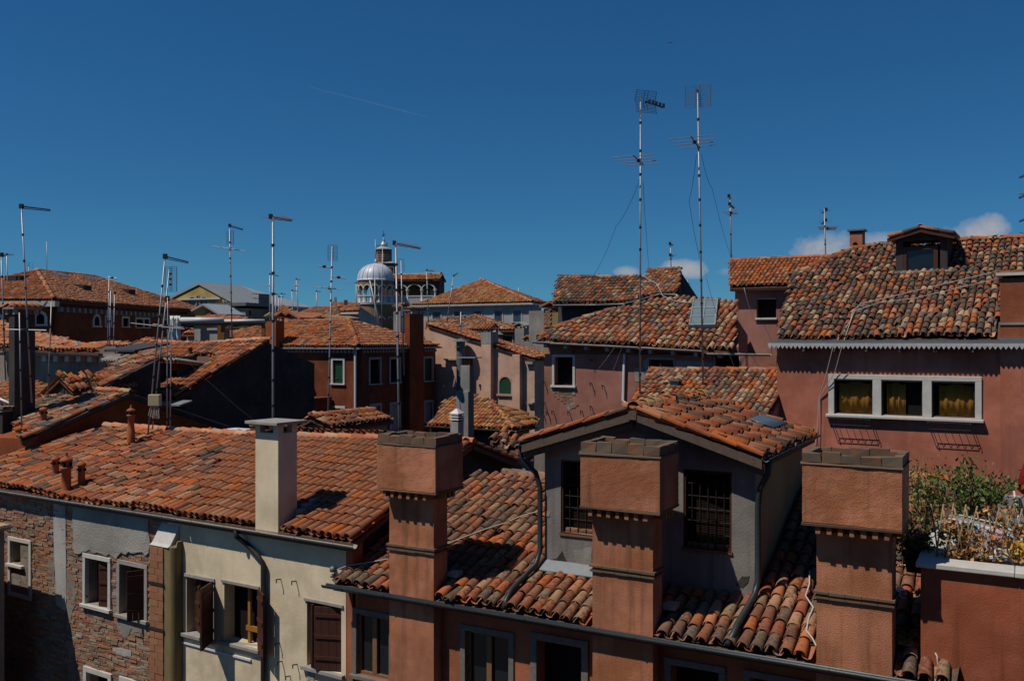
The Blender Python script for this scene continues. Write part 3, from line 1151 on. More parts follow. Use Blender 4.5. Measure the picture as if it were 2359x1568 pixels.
def big_chimney(bl, br, y_top, y_cap, y_boxb, sl_, sr, y_ledge, label, nteeth=7, depth=.47):
    SB, SS = -.25, 0.0
    a0, zt = fR.S((bl, y_top), SB); a1 = fR.S((br, y_top), SB)[0]
    zc_ = fR.S((bl, y_cap), SB)[1]
    zb_ = fR.S((bl, y_boxb), SB)[1]
    c0 = fR.S((sl_, y_ledge), SS)[0]; c1, zl_ = fR.S((sr, y_ledge), SS)
    zl_ = fR.S((sl_, y_ledge), SS)[1]
    s1 = SS + depth
    B1 = s1 + .2
    g = G()
    g.box(c0, c1, SS, s1, 0, zb_ - .02)
    c = rough(g.make('chimney', P_CHIM, rR), .006, .3, 5)
    c['label'] = label
    # stucco box, open at the top
    t = .13
    g = G()
    g.box(a0, a1, SB, SB + t, zb_, zc_); g.box(a0, a1, B1 - t, B1, zb_, zc_)
    g.box(a0, a0 + t, SB + t, B1 - t, zb_, zc_); g.box(a1 - t, a1, SB + t, B1 - t, zb_, zc_)
    g.box(a0 + t, a1 - t, SB + t, B1 - t, zb_ + .02, zb_ + .25)
    rough(g.make('chimney_box', P_CHIM, c), .006, .3, 4)
    g = G(); g.box(a0 - .012, a1 + .012, SB - .02, B1 + .02, zb_ - .04, zb_ - .003, .012)
    g.make('drip_edge', CAPBR, c)
    # corbels
    me = None
    hz = .12
    spots = [(c0 + .03 + (c1 - c0 - .1) * i / (nteeth - 1), 'f') for i in range(nteeth)] + [(SS + .06 + (depth - .16) * i / 2, 'r') for i in range(3)]
    for x, k in spots:
        g = G()
        z0, z1 = zb_ - .036 - hz, zb_ - .036
        if k == 'f': g.box(x - .0, x + .065, SB + .012, SS + .01, z0, z1, .005)
        else: g.box(c1 - .01, a1 - .012, x, x + .065, z0, z1, .005)
        g.make('corbel', BRICKO, c)
    g = G()
    g.box(c0 - .012, c1 + .012, SS - .012, s1 + .012, zb_ - .036 - hz - .055, zb_ - .036 - hz - .003, .004)
    g.make('band', P_CHIM, c)
    # ledge of two tile courses
    for dz, o, h in ((0, .045, .035), (-.075, .035, .03)):
        n = 5
        for i in range(n):
            x0 = c0 - o + (c1 - c0 + 2 * o) * i / n
            x1 = c0 - o + (c1 - c0 + 2 * o) * (i + 1) / n
            G().box(x0 + .003, x1 - .003, SS - o, s1 + o, zl_ + dz - h + random.uniform(-.006, .006), zl_ + dz).make('ledge_tile', CAPBR, c)
    # crown of bricks
    g = G(); g.box(a0 - .012, a1 + .012, SB - .012, B1 + .012, zc_ - .02, zc_ + .012, .012)
    g.box(a0 + .02, a1 - .02, SB + .02, SB + .1, zc_ + .012, zt - .03); g.box(a0 + .02, a1 - .02, B1 - .1, B1 - .02, zc_ + .012, zt - .03)
    g.box(a0 + .02, a0 + .1, SB + .1, B1 - .1, zc_ + .012, zt - .03); g.box(a1 - .1, a1 - .02, SB + .1, B1 - .1, zc_ + .012, zt - .03)
    rough(g.make('crown_mortar', CAPBR, c), .012, .12, 3)
    g = G(); g.box(a0 + .1, a1 - .1, SB + .1, B1 - .1, zc_ - .2, zc_ + .013); g.make('flue_dark', DARK, c)

    def bricks(n, f):
        for i in range(n):
            f(i / n, (i + 1) / n)
    nf = max(4, round((a1 - a0) / .26))
    for s0 in (SB + .005, B1 - .115):
        bricks(nf, lambda u, v: G().box(a0 + (a1 - a0) * u + .004, a0 + (a1 - a0) * v - .003, s0, s0 + .11, zc_ + .014, zt + random.uniform(-.03, .012), .011).make('cap_brick', CAPBR, c))
    for aa in (a0 + .005, a1 - .115):
        bricks(2, lambda u, v: G().box(aa, aa + .11, SB + .125 + (B1 - SB - .25) * u, SB + .12 + (B1 - SB - .25) * v - .008, zc_ + .014, zt + random.uniform(-.015, .01), .006).make('cap_brick', CAPBR, c))
    return (c0, c1, SS, s1)


ch1 = big_chimney(869, 1003, 999, 1020, 1122, 897, 999, 1250, 'left salmon chimney of the front house with a brick crown', 6, .44)
ch2 = big_chimney(1337, 1520, 1017, 1041, 1163, 1365, 1504, 1299, 'middle salmon chimney of the front house before the grey attic', 7, .42)
ch3 = big_chimney(1848, 2078, 1040, 1065, 1200, 1881, 2055, 1359, 'right salmon chimney of the front house beside the plants', 7, .45)
holesR = [[(c[0] - .06, -.3), (c[1] + .05, -.3), (c[1] + .05, c[3] + .12), (c[0] - .06, c[3] + .12)] for c in (ch1, ch2, ch3)]
holesR.append([(D_A0 - .05, D_S - .1), (D_A1 + .05, D_S - .1), (D_A1 + .05, 9), (D_A0 - .05, 9)])
holesR.append([(A_T - .02, .22), (A_T + 9, .22), (A_T + 9, 9), (A_T - .02, 9)])
tiles(rR, fR, plR, [(A_L, 0.0), (A_E, 0.0), (A_E, 5.4), (D_A1, 5.4), (D_A1, 4.35), (A_L - .6, 4.35)], T_FRONT, pitch=.205, step=.33, holes=holesR, seed=3, n_ind=300)
ridge(rR, [(-3.4, 4.4, pz(plR, 0, 4.4) + .06), (D_A0 - .1, 4.4, pz(plR, 0, 4.4) + .06)], T_FRONT)
ridge(rR, [(D_A1 + .2, 5.42, pz(plR, 0, 5.4) + .1), (A_T + .1, 5.42, pz(plR, 0, 5.4) + .1)], T_ORG)
# grey parapet behind the roof, lead capped
g = G(); g.box(-2.2, D_A0 - .02, 4.75, 5.0, 0, CAMZ - 2.52); g.make('parapet', CEMENT, rR)
g = G(); g.box(-2.3, D_A0 - .03, 4.68, 5.07, CAMZ - 2.52, CAMZ - 2.46); g.make('parapet_cap', LEAD, rR)
g = G(); g.box(-2.2, D_A0 - .02, 4.70, 4.76, CAMZ - 2.95, CAMZ - 2.9); g.make('parapet_ledge', MORTAR, rR)
# breasts below the gutter carry stub stones
for a, s in ((ch1[1] + .06, .5), (ch2[1] + .06, .5), (ch3[1] + .06, .5)):
    G().box(a - .04, a + .16, s - .1, s + .12, pz(plR, a, s) + .12, pz(plR, a, s) + .2, .01).make('stub_stone', STONE_G, rR)
# lead flashing at the foot of the attic wall
g = G(); g.hexa([(D_A0 - .02, D_S - .2, pz(plR, 0, D_S - .2) + .10), (.95, D_S - .2, pz(plR, 0, D_S - .2) + .10), (.95, D_S - .004, pz(plR, 0, D_S) + .12), (D_A0 - .02, D_S - .004, pz(plR, 0, D_S) + .12),
                 (D_A0 - .02, D_S - .2, pz(plR, 0, D_S - .2) + .12), (.95, D_S - .2, pz(plR, 0, D_S - .2) + .12), (.95, D_S - .004, pz(plR, 0, D_S) + .2), (D_A0 - .02, D_S - .004, pz(plR, 0, D_S) + .2)])
g.make('flashing', LEAD, rR)

# ================================================================== grey rooftop attic
rD = fR.root('attic', 'grey rendered rooftop attic with a low gable and two barred windows', 'attic')
zDr = CAMZ - 1.16
A_M = 1.08
kD = .305
plDr = (A_M, 0, zDr, -kD, 0)
plDl = (A_M, 0, zDr, kD, 0)
wD = Wall(rD, fR, 'f', D_S, P_ATTIC, .25)
zlo = zR - 1.2
zeL = pz(plDl, D_A0, 0) - .12
zeR = pz(plDr, D_A1, 0) - .12
for (tl, br, nm) in ((k3(312, 432), k3(560, 830), 'left barred attic window behind the middle chimney'), (k3(940, 480), k3(1188, 905), 'right barred attic window')):
    w_, r_ = wD.window(tl, br, .0, fmat=WOOD_D, fill='open', sill=False, sides=False, head=False, label=nm)
    g = G()
    t0, t1, z0, z1 = r_
    o = -.05
    for i in range(7):
        t = t0 + (t1 - t0) * i / 6
        g.tube(wD.P(t, z0, o), wD.P(t, z1, o), .008, seg=6)
    for i in range(7):
        z = z0 + .03 + (z1 - z0 - .06) * i / 6
        g.tube(wD.P(t0, z, o - .012), wD.P(t1, z, o - .012), .007, seg=6)
    g.make('grille', IRON, w_)
    g = G()
    for i in range(30):
        t = t0 + (t1 - t0) * (i + .5) / 30
        wD.box(g, t - .0045, t + .0045, z0, z1, -.205, -.2)
    for i in range(48):
        z = z0 + (z1 - z0) * (i + .5) / 48
        wD.box(g, t0, t1, z - .004, z + .004, -.198, -.194)
    g.make('wire_mesh', plain('mesh_rust', (.035, .018, .012), .9), w_)
    for i in range(3):
        G().box(t0 + .05 + (t1 - t0 - .1) * i / 3, t0 + .02 + (t1 - t0 - .1) * (i + 1) / 3, D_S + .06, D_S + .16, z0, z0 + .07, .006).make('sill_brick', BRICKO, w_)
    g = G(); wD.box(g, t0 - .02, t1 + .02, z0 - .05, z0 - .002, -.2, .03, .006); g.make('sill', CAPBR, w_)
    g = G()
    wD.box(g, t0 - .0, t0 + .035, z0, z1, -.17, -.02); wD.box(g, t1 - .035, t1, z0, z1, -.17, -.02); wD.box(g, t0 + .035, t1 - .035, z1 - .035, z1, -.17, -.02)
    g.make('frame', WOOD_D, w_)
wD.build(D_A0, D_A1, zlo, min(zeL, zeR), top=[(D_A1, zeR + .002), (A_M, zDr - .14), (D_A0, zeL + .002)])
sB = 4.85
# side walls and back in ochre
g = G()
g.box(D_A1 - .25, D_A1, D_S + .272, sB, zlo, zeR)
g.make('side_wall', plaster('plaster_attic_ochre', (.30, .235, .13), .12, .3, .5, 30, .25), rD)
g = G(); g.box(D_A0, D_A0 + .25, D_S + .272, sB, zlo, zeL); g.box(D_A0 + .252, D_A1 - .252, sB - .25, sB, zlo, zeL); g.make('wall', P_GREY, rD)
SF, SK = D_S - .32, 4.95
tiles(rD, fR, plDr, [(A_M + .04, SF), (D_A1 + .22, SF), (D_A1 + .22, SK), (A_M + .04, SK)], T_OLD, d=(-1, 0), pitch=.19, step=.34, n_ind=260, seed=11, wob=.025, jit=1.5)
tiles(rD, fR, plDl, [(A_M - .04, SF), (D_A0 - .3, SF), (D_A0 - .3, SK), (A_M - .04, SK)], T_OLD, d=(1, 0), pitch=.19, step=.34, n_ind=120, seed=12, wob=.02)
ridge(rD, [(A_M, SF, zDr + .07), (A_M, SK, zDr + .07)], T_ORG, .13, .4)
# bright tiles laid along the front verges
for pl_, a1_, sg in ((plDr, D_A1 + .22, 1), (plDl, D_A0 - .32, -1)):
    n = 5
    for i in range(n):
        x0 = A_M + sg * .08 + (a1_ - A_M - sg * .08) * i / n
        x1 = A_M + sg * .08 + (a1_ - A_M - sg * .08) * (i + 1) / n
        P_ = []
        for zz in (.05, .085):
            P_ += [(x0, SF - .07, pz(pl_, x0, 0) + zz), (x1, SF - .07, pz(pl_, x1, 0) + zz - .02), (x1, SF + .2, pz(pl_, x1, 0) + zz + .02), (x0, SF + .2, pz(pl_, x0, 0) + zz + .04)]
        G().hexa(P_).make('verge_tile', T_ORG, rD)
    # timber bargeboards
    for dz, w_, s_ in ((-.03, .15, SF - .03), (-.17, .13, SF + .06)):
        P_ = []
        for s__ in (s_, s_ + .05):
            P_ += [(A_M + sg * .03, s__, pz(pl_, A_M, 0) + dz - w_), (a1_ - sg * .03, s__, pz(pl_, a1_, 0) + dz - w_), (a1_ - sg * .03, s__, pz(pl_, a1_, 0) + dz), (A_M + sg * .03, s__, pz(pl_, A_M, 0) + dz)]
        q = G(); q.hexa([P_[0], P_[1], P_[5], P_[4], P_[3], P_[2], P_[6], P_[7]]); q.make('bargeboard', WOOD_O, rD)
G().box(A_M - .07, A_M + .07, SF - .045, SF + .2, zDr - .16, zDr - .02).make('ridge_beam_end', WOOD_O, rD)
gutter(rD, (D_A1 + .27, SF - .1, pz(plDr, D_A1 + .27, 0) + .02), (D_A1 + .27, SK, pz(plDr, D_A1 + .27, 0) + .02), GUT, .065)
gutter(rD, (D_A0 - .37, SF - .05, pz(plDl, D_A0 - .37, 0) + .02), (D_A0 - .37, SK, pz(plDl, D_A0 - .37, 0) + .02), GUT, .065)
# downpipes: left one bends over the tiles to the gutter, right one likewise
zev = pz(plDl, D_A0 - .37, 0)
zq0 = pz(plR, 0, D_S - .25)
G().path([(D_A0 - .37, SF + .1, zev - .06), (D_A0 - .37, SF + .12, zev - .3), (D_A0 - .14, D_S - .08, zev - .55), (D_A0 - .06, D_S - .07, zev - .8), (D_A0 - .06, D_S - .07, zq0 + .45),
          (D_A0 - .08, D_S - .2, zq0 + .22), (D_A0 - .15, .25, pz(plR, 0, .25) + .2), (D_A0 - .16, .1, zR + .17), (D_A0 - .14, -.03, zR + .05)], .048, 10).make('downpipe', GUT, rD, smooth=True)
zev = pz(plDr, D_A1 + .27, 0)
G().path([(D_A1 + .27, SF + .1, zev - .06), (D_A1 + .25, SF + .12, zev - .25), (D_A1 + .1, D_S - .07, zev - .5), (D_A1 + .06, D_S - .07, zev - .8), (D_A1 + .06, D_S - .08, zq0 + .4),
          (D_A1 + .04, D_S - .2, zq0 + .2), (D_A1 - .02, .25, pz(plR, 0, .25) + .2), (D_A1 - .05, .1, zR + .17), (D_A1 - .1, -.03, zR + .05)], .05, 10).make('downpipe', GUT, rD, smooth=True)
# corrugated metal sheet let into the right slope
p0, p1 = (2.45, 3.2), (3.05, 4.4)
V, Q = [], []
n = 24
for i in range(n + 1):
    s = 3.3 + 1.1 * i / n
    for a in (2.38, 2.85):
        V.append((a, s, pz(plDr, a, s) + .125 + .018 * math.sin(i * 1.6)))
for i in range(n): Q.append((2 * i, 2 * i + 1, 2 * i + 3, 2 * i + 2))
o = link('metal_patch', np_mesh('metal_patch', V, Q, plain('sheet_blue_grey', (.10, .125, .155), .3, 0, .3), True), rD)
m_ = o.modifiers.new('t', 'SOLIDIFY'); m_.thickness = .006

# ================================================================== terrace on the right, with its planted parapet
rT = fR.root('terrace', 'red plastered roof terrace with white stone coping at the lower right', 'terrace')
zT = fR.S((2121, 1292), S_T)[1]
A_T1 = A_T + 6
G().box(A_T, A_T1, S_T, S_T + .3, 0, zT - .07).make('wall', P_TERR, rT)
G().box(A_T, A_T + .3, S_T + .302, 3.75, 0, zT - .07).make('side_wall', P_TERR, rT)
n = 5
for i in range(n):
    x0, x1 = A_T - .06 + (A_T1 - A_T) * i / n, A_T - .06 + (A_T1 - A_T) * (i + 1) / n
    G().box(x0 + .003, x1 - .003, S_T - .08, S_T + .36, zT - .07, zT, .002).make('coping_stone', STONE, rT, bevel=.012)
for i in range(3):
    s0, s1 = S_T + .363 + 3.0 * i / 3, S_T + .363 + 3.0 * (i + 1) / 3
    G().box(A_T - .06, A_T + .36, s0 + .003, s1 - .003, zT - .071, zT - .001, .002).make('coping_stone', STONE, rT, bevel=.012)
G().box(A_T + .302, A_T1, S_T + .302, 3.75, zT - 1.2, zT - .85).make('floor', plain('terrace_floor', (.5, .47, .43), .8, 0, .15, 3), rT)
zTb = fR.S((2200, 1134), 3.75)[1]
G().box(A_T + .55, A_T1, 3.752, 3.95, 0, zTb).make('back_parapet', CEMENT, rT)

# ================================================================== the cream house and the brick house that share a roof line
fC = Fr(32, (813, 1252), 17.2)
zC = fC.z
plC = (0, 0, zC + .05, 0, .33)
SW = .16
rC = fC.root('house', 'cream plastered house with brown shutters and an even brown tiled roof', 'house')
rB = fC.root('house', 'bare brick house at the left with patched render and a mottled red roof', 'house')
A_C1 = fC.S((797, 1400), SW)[0]
A_C0 = fC.S((385, 1350), SW)[0]
rdgR = fC.R((1089, 1019), plC)
rdgM = fC.R((546, 1003), plC)
rdgL = fC.R((242, 983), plC)
lft = fC.R((60, 1040), plC)
lft2 = fC.R((-70, 1085), plC)
aM = fC.R((404, 1192), plC)[0]
aL = fC.R((-70, 1110), plC)[0]
polyC = [(aM, 0), (0, 0), (rdgR[0], rdgR[1]), (rdgM[0], rdgM[1])]
polyB = [(aL, 0), (aM, 0), (rdgM[0], rdgM[1]), (rdgL[0], rdgL[1]), lft, lft2]
# flue of the cream house
c0, zt = fC.S((588, 976), .0); c1 = fC.S((641, 976), 0)[0]
hC = [[(c0 - .05, -.3), (c1 + .05, -.3), (c1 + .05, .62), (c0 - .05, .62)]]
tiles(rC, fC, plC, polyC, T_NEW, pitch=.2, step=.345, n_ind=300, seed=21, wob=.015, jit=.7, holes=hC, start=0)
tiles(rB, fC, plC, polyB, T_OLD, pitch=.2, step=.345, n_ind=300, seed=22, wob=.035, jit=1.3, start=0)
ridge(rC, [(rdgM[0], rdgM[1], pz(plC, *rdgM) + .07), (rdgR[0], rdgR[1], pz(plC, *rdgR) + .07)], T_PINK)
ridge(rB, [(rdgL[0], rdgL[1], pz(plC, *rdgL) + .07), (rdgM[0] - .05, rdgM[1], pz(plC, *rdgM) + .07)], T_PINK)


def back(root, pts, pl, run, k, mat, tmat=None, seed=5):
    """far slope behind a ridge: falls away by k"""
    s0 = max(p[1] for p in pts)
    poly = list(pts) + [(pts[-1][0], pts[-1][1] + run), (pts[0][0], pts[0][1] + run)]
    top = [pz(pl, *p) - .12 for p in pts] + [pz(pl, *p) - .12 - run * k for p in pts[::-1]]
    G().prism(poly, 0, top).make('back_wall', mat, root)
    if tmat:
        ga = (pz(pl, *pts[-1]) - pz(pl, *pts[0])) / (pts[-1][0] - pts[0][0])
        return poly


sgap = SW + .30
for root, poly, mt in ((rC, [(aM, sgap), (A_C1, sgap), (A_C1 + (rdgR[0]) * 1.0, rdgR[1]), (rdgM[0], rdgM[1])], P_DARK),
                       (rB, [(aL, sgap), (aM, sgap), (rdgM[0], rdgM[1]), (rdgL[0], rdgL[1]), lft, (lft2[0], max(lft2[1], 1.3))], P_BRK)):
    solid(root, poly, plC, .16, mt)
back(rC, [rdgM, (rdgR[0] + A_C1, rdgR[1])], plC, 2.2, .33, P_DARK)
back(rB, [rdgL, rdgM], plC, 2.2, .33, P_BRK)
plCb = (0, rdgR[1], pz(plC, *rdgR), 0, -.33)
tiles(rC, fC, plCb, [(rdgM[0], rdgM[1] + .45), (rdgR[0], rdgR[1] + .05), (rdgR[0], rdgR[1] + 2.2), (rdgM[0], rdgM[1] + 2.2)], T_ORG, d=(0, -1), n_ind=0, seed=23, lod=1)
gutter(rC, (aM, -.05, zC - .01), (0.1, -.05, zC - .01), STONE_G, .07)
gutter(rB, (aL, -.05, zC - .01), (aM - .02, -.05, zC - .01), GUT_L, .07)
G().box(aM, 0, .02, SW + .02, zC - .16, zC - .05).make('eaves_board', WOOD_O, rC)
G().box(aL, aM - .01, .02, SW + .02, zC - .16, zC - .05).make('eaves_board', WOOD_O, rB)

wC = Wall(rC, fC, 'f', SW, P_CREAM)
w1, r1 = wC.window(k1(957, 1030), k1(1092, 1352), .07, fmat=STONE_G, fill='open', sides=False)
wC.leaf(w1, r1[1], r1[2] - .04, r1[3] + .02, .62, 118, WOOD_D, -1)
wC.leaf(w1, r1[0] + .1, r1[2] + .05, r1[3] - .06, .36, 24, WOOD_D, 1, -.2)
w2, r2 = wC.window(k1(1150, 1062), k2(38, 1400), .07, fmat=STONE_G, fill='open', sides=False)
wC.leaf(w2, r2[1] + .03, r2[2] - .04, r2[3] + .02, .5, 150, WOOD_D, -1)
g = G(); t_ = (r2[0] + r2[1]) / 2
wC.box(g, t_ + .05, t_ + .12, r2[2], r2[3] - .05, -.2, -.15); wC.box(g, t_, r2[1], r2[2] + .26, r2[2] + .36, -.2, -.14)
g.make('sash', plain('wood_honey', (.36, .18, .06), .6), w2)
w3, r3 = wC.window(k2(292, 1155), k2(468, 1530), .06, fmat=STONE_G, fill='open', sides=False)
wC.leaf(w3, r3[1] - .02, r3[2] + .02, r3[3] - .03, .62, 22, WOOD_D, -1, -.12)
wC.leaf(w3, r3[0] + .16, r3[2] + .02, r3[3] - .03, .3, 76, WOOD_D, 1, -.2)
wC.build(A_C0, A_C1, 0, zC - .06)
G().box(A_C1 - .005, A_C1 + .16, SW + .01, SW + .3, 0, zC - .06).make('corner_strip', P_SALMON, rC)
# white flue
d_ = .52
zcap = fC.S((588, 975), 0)[1]
co_ = G().box(c0, c1, 0, d_, zC - .1, zcap - .17).make('chimney', P_CREAM, rC, bevel=.012)
co_['label'] = 'plain cream chimney with a flat slab on top at the eaves'
g = G()
for x0, x1 in ((c0, c0 + .14), (c1 - .14, c1)):
    for s0, s1 in ((0, .14), (d_ - .14, d_)):
        g.box(x0, x1, s0, s1, zcap - .17, zcap)
g.make('cap_post', P_CREAM, co_)
G().box(c0 - .13, c1 + .13, -.16, d_ + .16, zcap, zcap + .06, .003).make('cap_slab', STONE_G, co_, bevel=.008)
G().box(c0 + .1, c1 - .1, .1, d_ - .1, zcap - .25, zcap - .165).make('flue_dark', DARK, co_)
for i in range(3):
    s = .62 + .22 * i
    G().box(c1 - .02, c1 + .2 - .05 * i, s - .2, s, pz(plC, 0, s - .1) + .02, pz(plC, 0, s - .1) + .16 + .0 * i, .01).make('step_flashing', CEMENT, co_)
# downpipe on the cream wall with its swan neck, thin cable beside it
pd, zd_ = fC.S(k2(68, 960), SW - .08)
pg, zg_ = fC.S(k1(1220, 830), 0)
G().path([(pg, -.05, zC - .07), (pg, -.03, zC - .22), (pg + .12, .12, zC - .38), (pd - .12, SW - .1, zd_ + .12), (pd, SW - .08, zd_ - .05), (pd, SW - .08, 0)], .052, 10).make('downpipe', BLACKM, rC, smooth=True)
# iron pegs in the cream wall
for q in ((158, 1045), (237, 1055), (165, 1465), (242, 1480), (205, 1540), (152, 1370)):
    t, z = fC.S(k2(*q), SW)
    g = G().tube((t, SW, z), (t, SW - .12, z + .02), .012, seg=5); g.tube((t, SW - .12, z + .03), (t, SW - .12, z - .05), .012, seg=5)
    g.make('wall_peg', IRON, rC)
t, z = fC.S(k2(435, 990), SW)
G().lathe((t, SW - .06, z - .06), [(.0, 0), (.05, .01), (.065, .05), (.05, .1), (.0, .12)], 10).make('wall_lamp', LEAD, rC, smooth=True)
t, z = fC.S(k2(432, 1025), SW)
G().lathe((t, SW - .05, z - .04), [(.0, 0), (.035, .01), (.045, .03), (.03, .07), (.0, .08)], 10).make('wall_lamp', LEAD, rC, smooth=True)
t, z = fC.S(k2(313, 1543), SW)
g = G(); wC.box(g, t - .1, t + .1, z - .1, z + .1, 0, .015)
for i in range(5): wC.box(g, t - .08, t + .08, z - .075 + .035 * i, z - .06 + .035 * i, .015, .025)
g.make('vent_grille', plain('vent_cream', (.5, .46, .36), .7), rC)
# strip of white patching under the sills
t0, z0 = fC.S(k1(905, 1357), SW); t1, z1 = fC.S(k1(1290, 1448), SW)
g = G(); g.hexa([(t0, SW - .035, z0 - .02), (t1, SW - .035, z0 - .02), (t1, SW, z0 - .02), (t0, SW, z0 - .02), (t0, SW - .035, z0 + .02), (t1, SW - .035, z0 + .02), (t1, SW, z0 + .02), (t0, SW, z0 + .02)])
g.make('conduit', WHITEM, rC)

# brick house facade
wB = Wall(rB, fC, 'f', SW, MORTAR)
A_B1 = fC.S((377, 1350), SW)[0] + .1
A_B0 = fC.S((-40, 1350), SW)[0]
wb1, q1 = wB.window(zq(752, 492), zq(948, 940), .1, .05, fmat=STONE, fill='open', sill=True)
wB.leaf(wb1, q1[1] - .02, q1[2] + .0, q1[3] - .03, .40, 18, WOOD_D, -1, -.14)
wb2, q2 = wB.window(zq(1046, 548), zq(1262, 1035), .1, .04, fmat=STONE_G, fill='open', sill=True)
wB.leaf(wb2, q2[1] - .02, q2[2] + .0, q2[3] - .03, .5, 62, WOOD_D, -1, -.14)
wb3, q3 = wB.window(zq(106, 358), zq(190, 560), .1, .05, fmat=STONE, fill='open', sill=True, sides=False, head=False)
t0, t1, z0, z1 = wB.rect(zq(100, 345), zq(262, 830))
g = G(); f = .1
wB.box(g, t0 - f, t0, z0, z1, -.05, .05); wB.box(g, t1, t1 + f, z0, z1, -.05, .05); wB.box(g, t0 - f, t1 + f, z1, z1 + f, -.05, .052); wB.box(g, t0 - f, t1 + f, z0 - f, z0, -.05, .052)
g.make('blocked_window_frame', STONE, rB, bevel=.008)
blk = (t0, t1, z0, z1)
wB.window(zq(762, 1480), zq(950, 1800), .12, .05, fmat=STONE, fill='open', sill=False)
wB.window(zq(1075, 1570), zq(1260, 1900), .12, .05, fmat=STONE, fill='open', sill=False)
wB.build(A_B0, A_B1, 0, zC - .06)


def patch(root, pts, o, mat, name, rag=.05, w=None):
    """an irregular skin of render left on the brickwork, pts in the photograph"""
    w = w or wB
    P_ = [w.p(p) for p in pts]
    out = []
    for i in range(len(P_)):
        a, b = P_[i], P_[(i + 1) % len(P_)]
        L = math.hypot(b[0] - a[0], b[1] - a[1])
        m = max(1, int(L / .12))
        for k in range(m):
            t = k / m
            out.append((a[0] + (b[0] - a[0]) * t + random.uniform(-rag, rag), a[1] + (b[1] - a[1]) * t + random.uniform(-rag, rag)))
    n = len(out)
    g = G()
    f = [w.P(t, z, o + random.uniform(-.004, .004)) for t, z in out]
    bk = [w.P(t, z, -.01) for t, z in out]
    b0 = len(g.v); g.v += f + bk
    area = sum(out[i][0] * out[(i + 1) % n][1] - out[(i + 1) % n][0] * out[i][1] for i in range(n))
    idx = list(range(n)) if area > 0 else list(range(n))[::-1]
    g.f.append(tuple(idx))
    for i in range(n):
        g.f.append((i, (i + 1) % n, n + (i + 1) % n, n + i))
    return g.make(name, mat, root), out


P_REN = plaster('render_worn_grey', (.42, .40, .36), .15, .4, .3, 28, .6)
pA, outA = patch(rB, [zq(640, 0), zq(1310, 20), zq(1310, 470), zq(1215, 440), zq(1040, 470), zq(1010, 500), zq(960, 470), zq(760, 430), zq(700, 480), zq(640, 400)], .045, P_REN, 'render_patch')
pB, outB = patch(rB, [zq(470, 10), zq(575, 10), zq(585, 700), zq(580, 960), zq(495, 900), zq(478, 450)], .03, P_WHITE, 'render_band', .012)
pC, outC = patch(rB, [zq(588, 600), zq(660, 640), zq(650, 760), zq(680, 800), zq(640, 960), zq(590, 1150), zq(580, 760)], .022, P_BRK, 'render_patch')
pE, outE = patch(rB, [zq(1020, 1020), zq(1290, 1060), zq(1270, 1150), zq(1150, 1120), zq(1090, 1180), zq(1030, 1120)], .024, P_GREY, 'render_patch')
pF, outF = patch(rB, [zq(415, 510), zq(482, 490), zq(482, 720), zq(430, 690)], .022, P_BRK, 'render_patch')
pH, outH = patch(rB, [zq(985, 1270), zq(1150, 1300), zq(1145, 1355), zq(990, 1330)], .026, P_WHITE, 'render_patch', .015)
pI, outI = patch(rB, [zq(600, 1150), zq(650, 1180), zq(670, 1568), zq(660, 1800), zq(600, 1800)], .022, P_BRK, 'render_patch')
# bricks, one by one
hols = [o for o in wB.op]
cand = []
rowh, bw = .072, .245
zz = CAMZ - 9.6
row = 0
while zz < zC - .16:
    a = A_B0 + (row % 2) * bw * .5 + random.uniform(-.03, .03)
    while a < A_B1 - .35:
        w_ = bw * random.choice((.5, .8, 1, 1, 1, 1.1))
        m, n_ = a + w_ / 2, zz + rowh / 2
        if not any(o[0] - .1 < m < o[1] + .1 and o[2] - .1 < n_ < o[3] + .1 for o in hols):
            cand.append((a, w_, zz, random.uniform(.002, .03)))
        a += w_ + random.uniform(.008, .02)
    zz += rowh + random.uniform(-.004, .004)
    row += 1


def brick_geo(g, c):
    a, w_, z, o = c
    wB.box(g, a, a + w_, z, z + rowh - .013, -.03, o, .007)


def covered(c):
    x, y = np.array([c[0] + c[1] / 2]), np.array([c[2] + .03])
    return any(inside(o_, x, y)[0] for o_ in (outA, outB, outC, outE, outF, outI)) or (blk[0] < x[0] < blk[1] and blk[2] < y[0] < blk[3])


free = [c for c in cand if not covered(c) and c[2] > CAMZ - 8.6]
free.sort(key=lambda c: -c[0])
picked = set(id(c) for c in free[:300])
g = G()
for c in cand:
    if id(c) in picked:
        q = G(); brick_geo(q, c); q.make('brick', BRICK, rB)
    elif not (blk[0] < c[0] + c[1] / 2 < blk[1] and blk[2] < c[2] < blk[3]):
        brick_geo(g, c)
tag(g.make('bricks', BRICK, rB), kind='stuff')
# the blocked half of the left window: grey blocks
for i in range(7):
    for j in range(2):
        t0, t1, z0, z1 = blk
        h = (z1 - z0) / 7
        x0 = t0 + (t1 - t0) * j / 2; x1 = t0 + (t1 - t0) * (j + 1) / 2
        if q3[0] - .05 < (x0 + x1) / 2 < q3[1] + .05 and z0 + h * (i + .5) > q3[2] - .03: continue
        q = G(); wB.box(q, x0 + .008, x1 - .008, z0 + h * i + .008, z0 + h * (i + 1), -.03, .012, .004); q.make('block', P_BRK, rB)
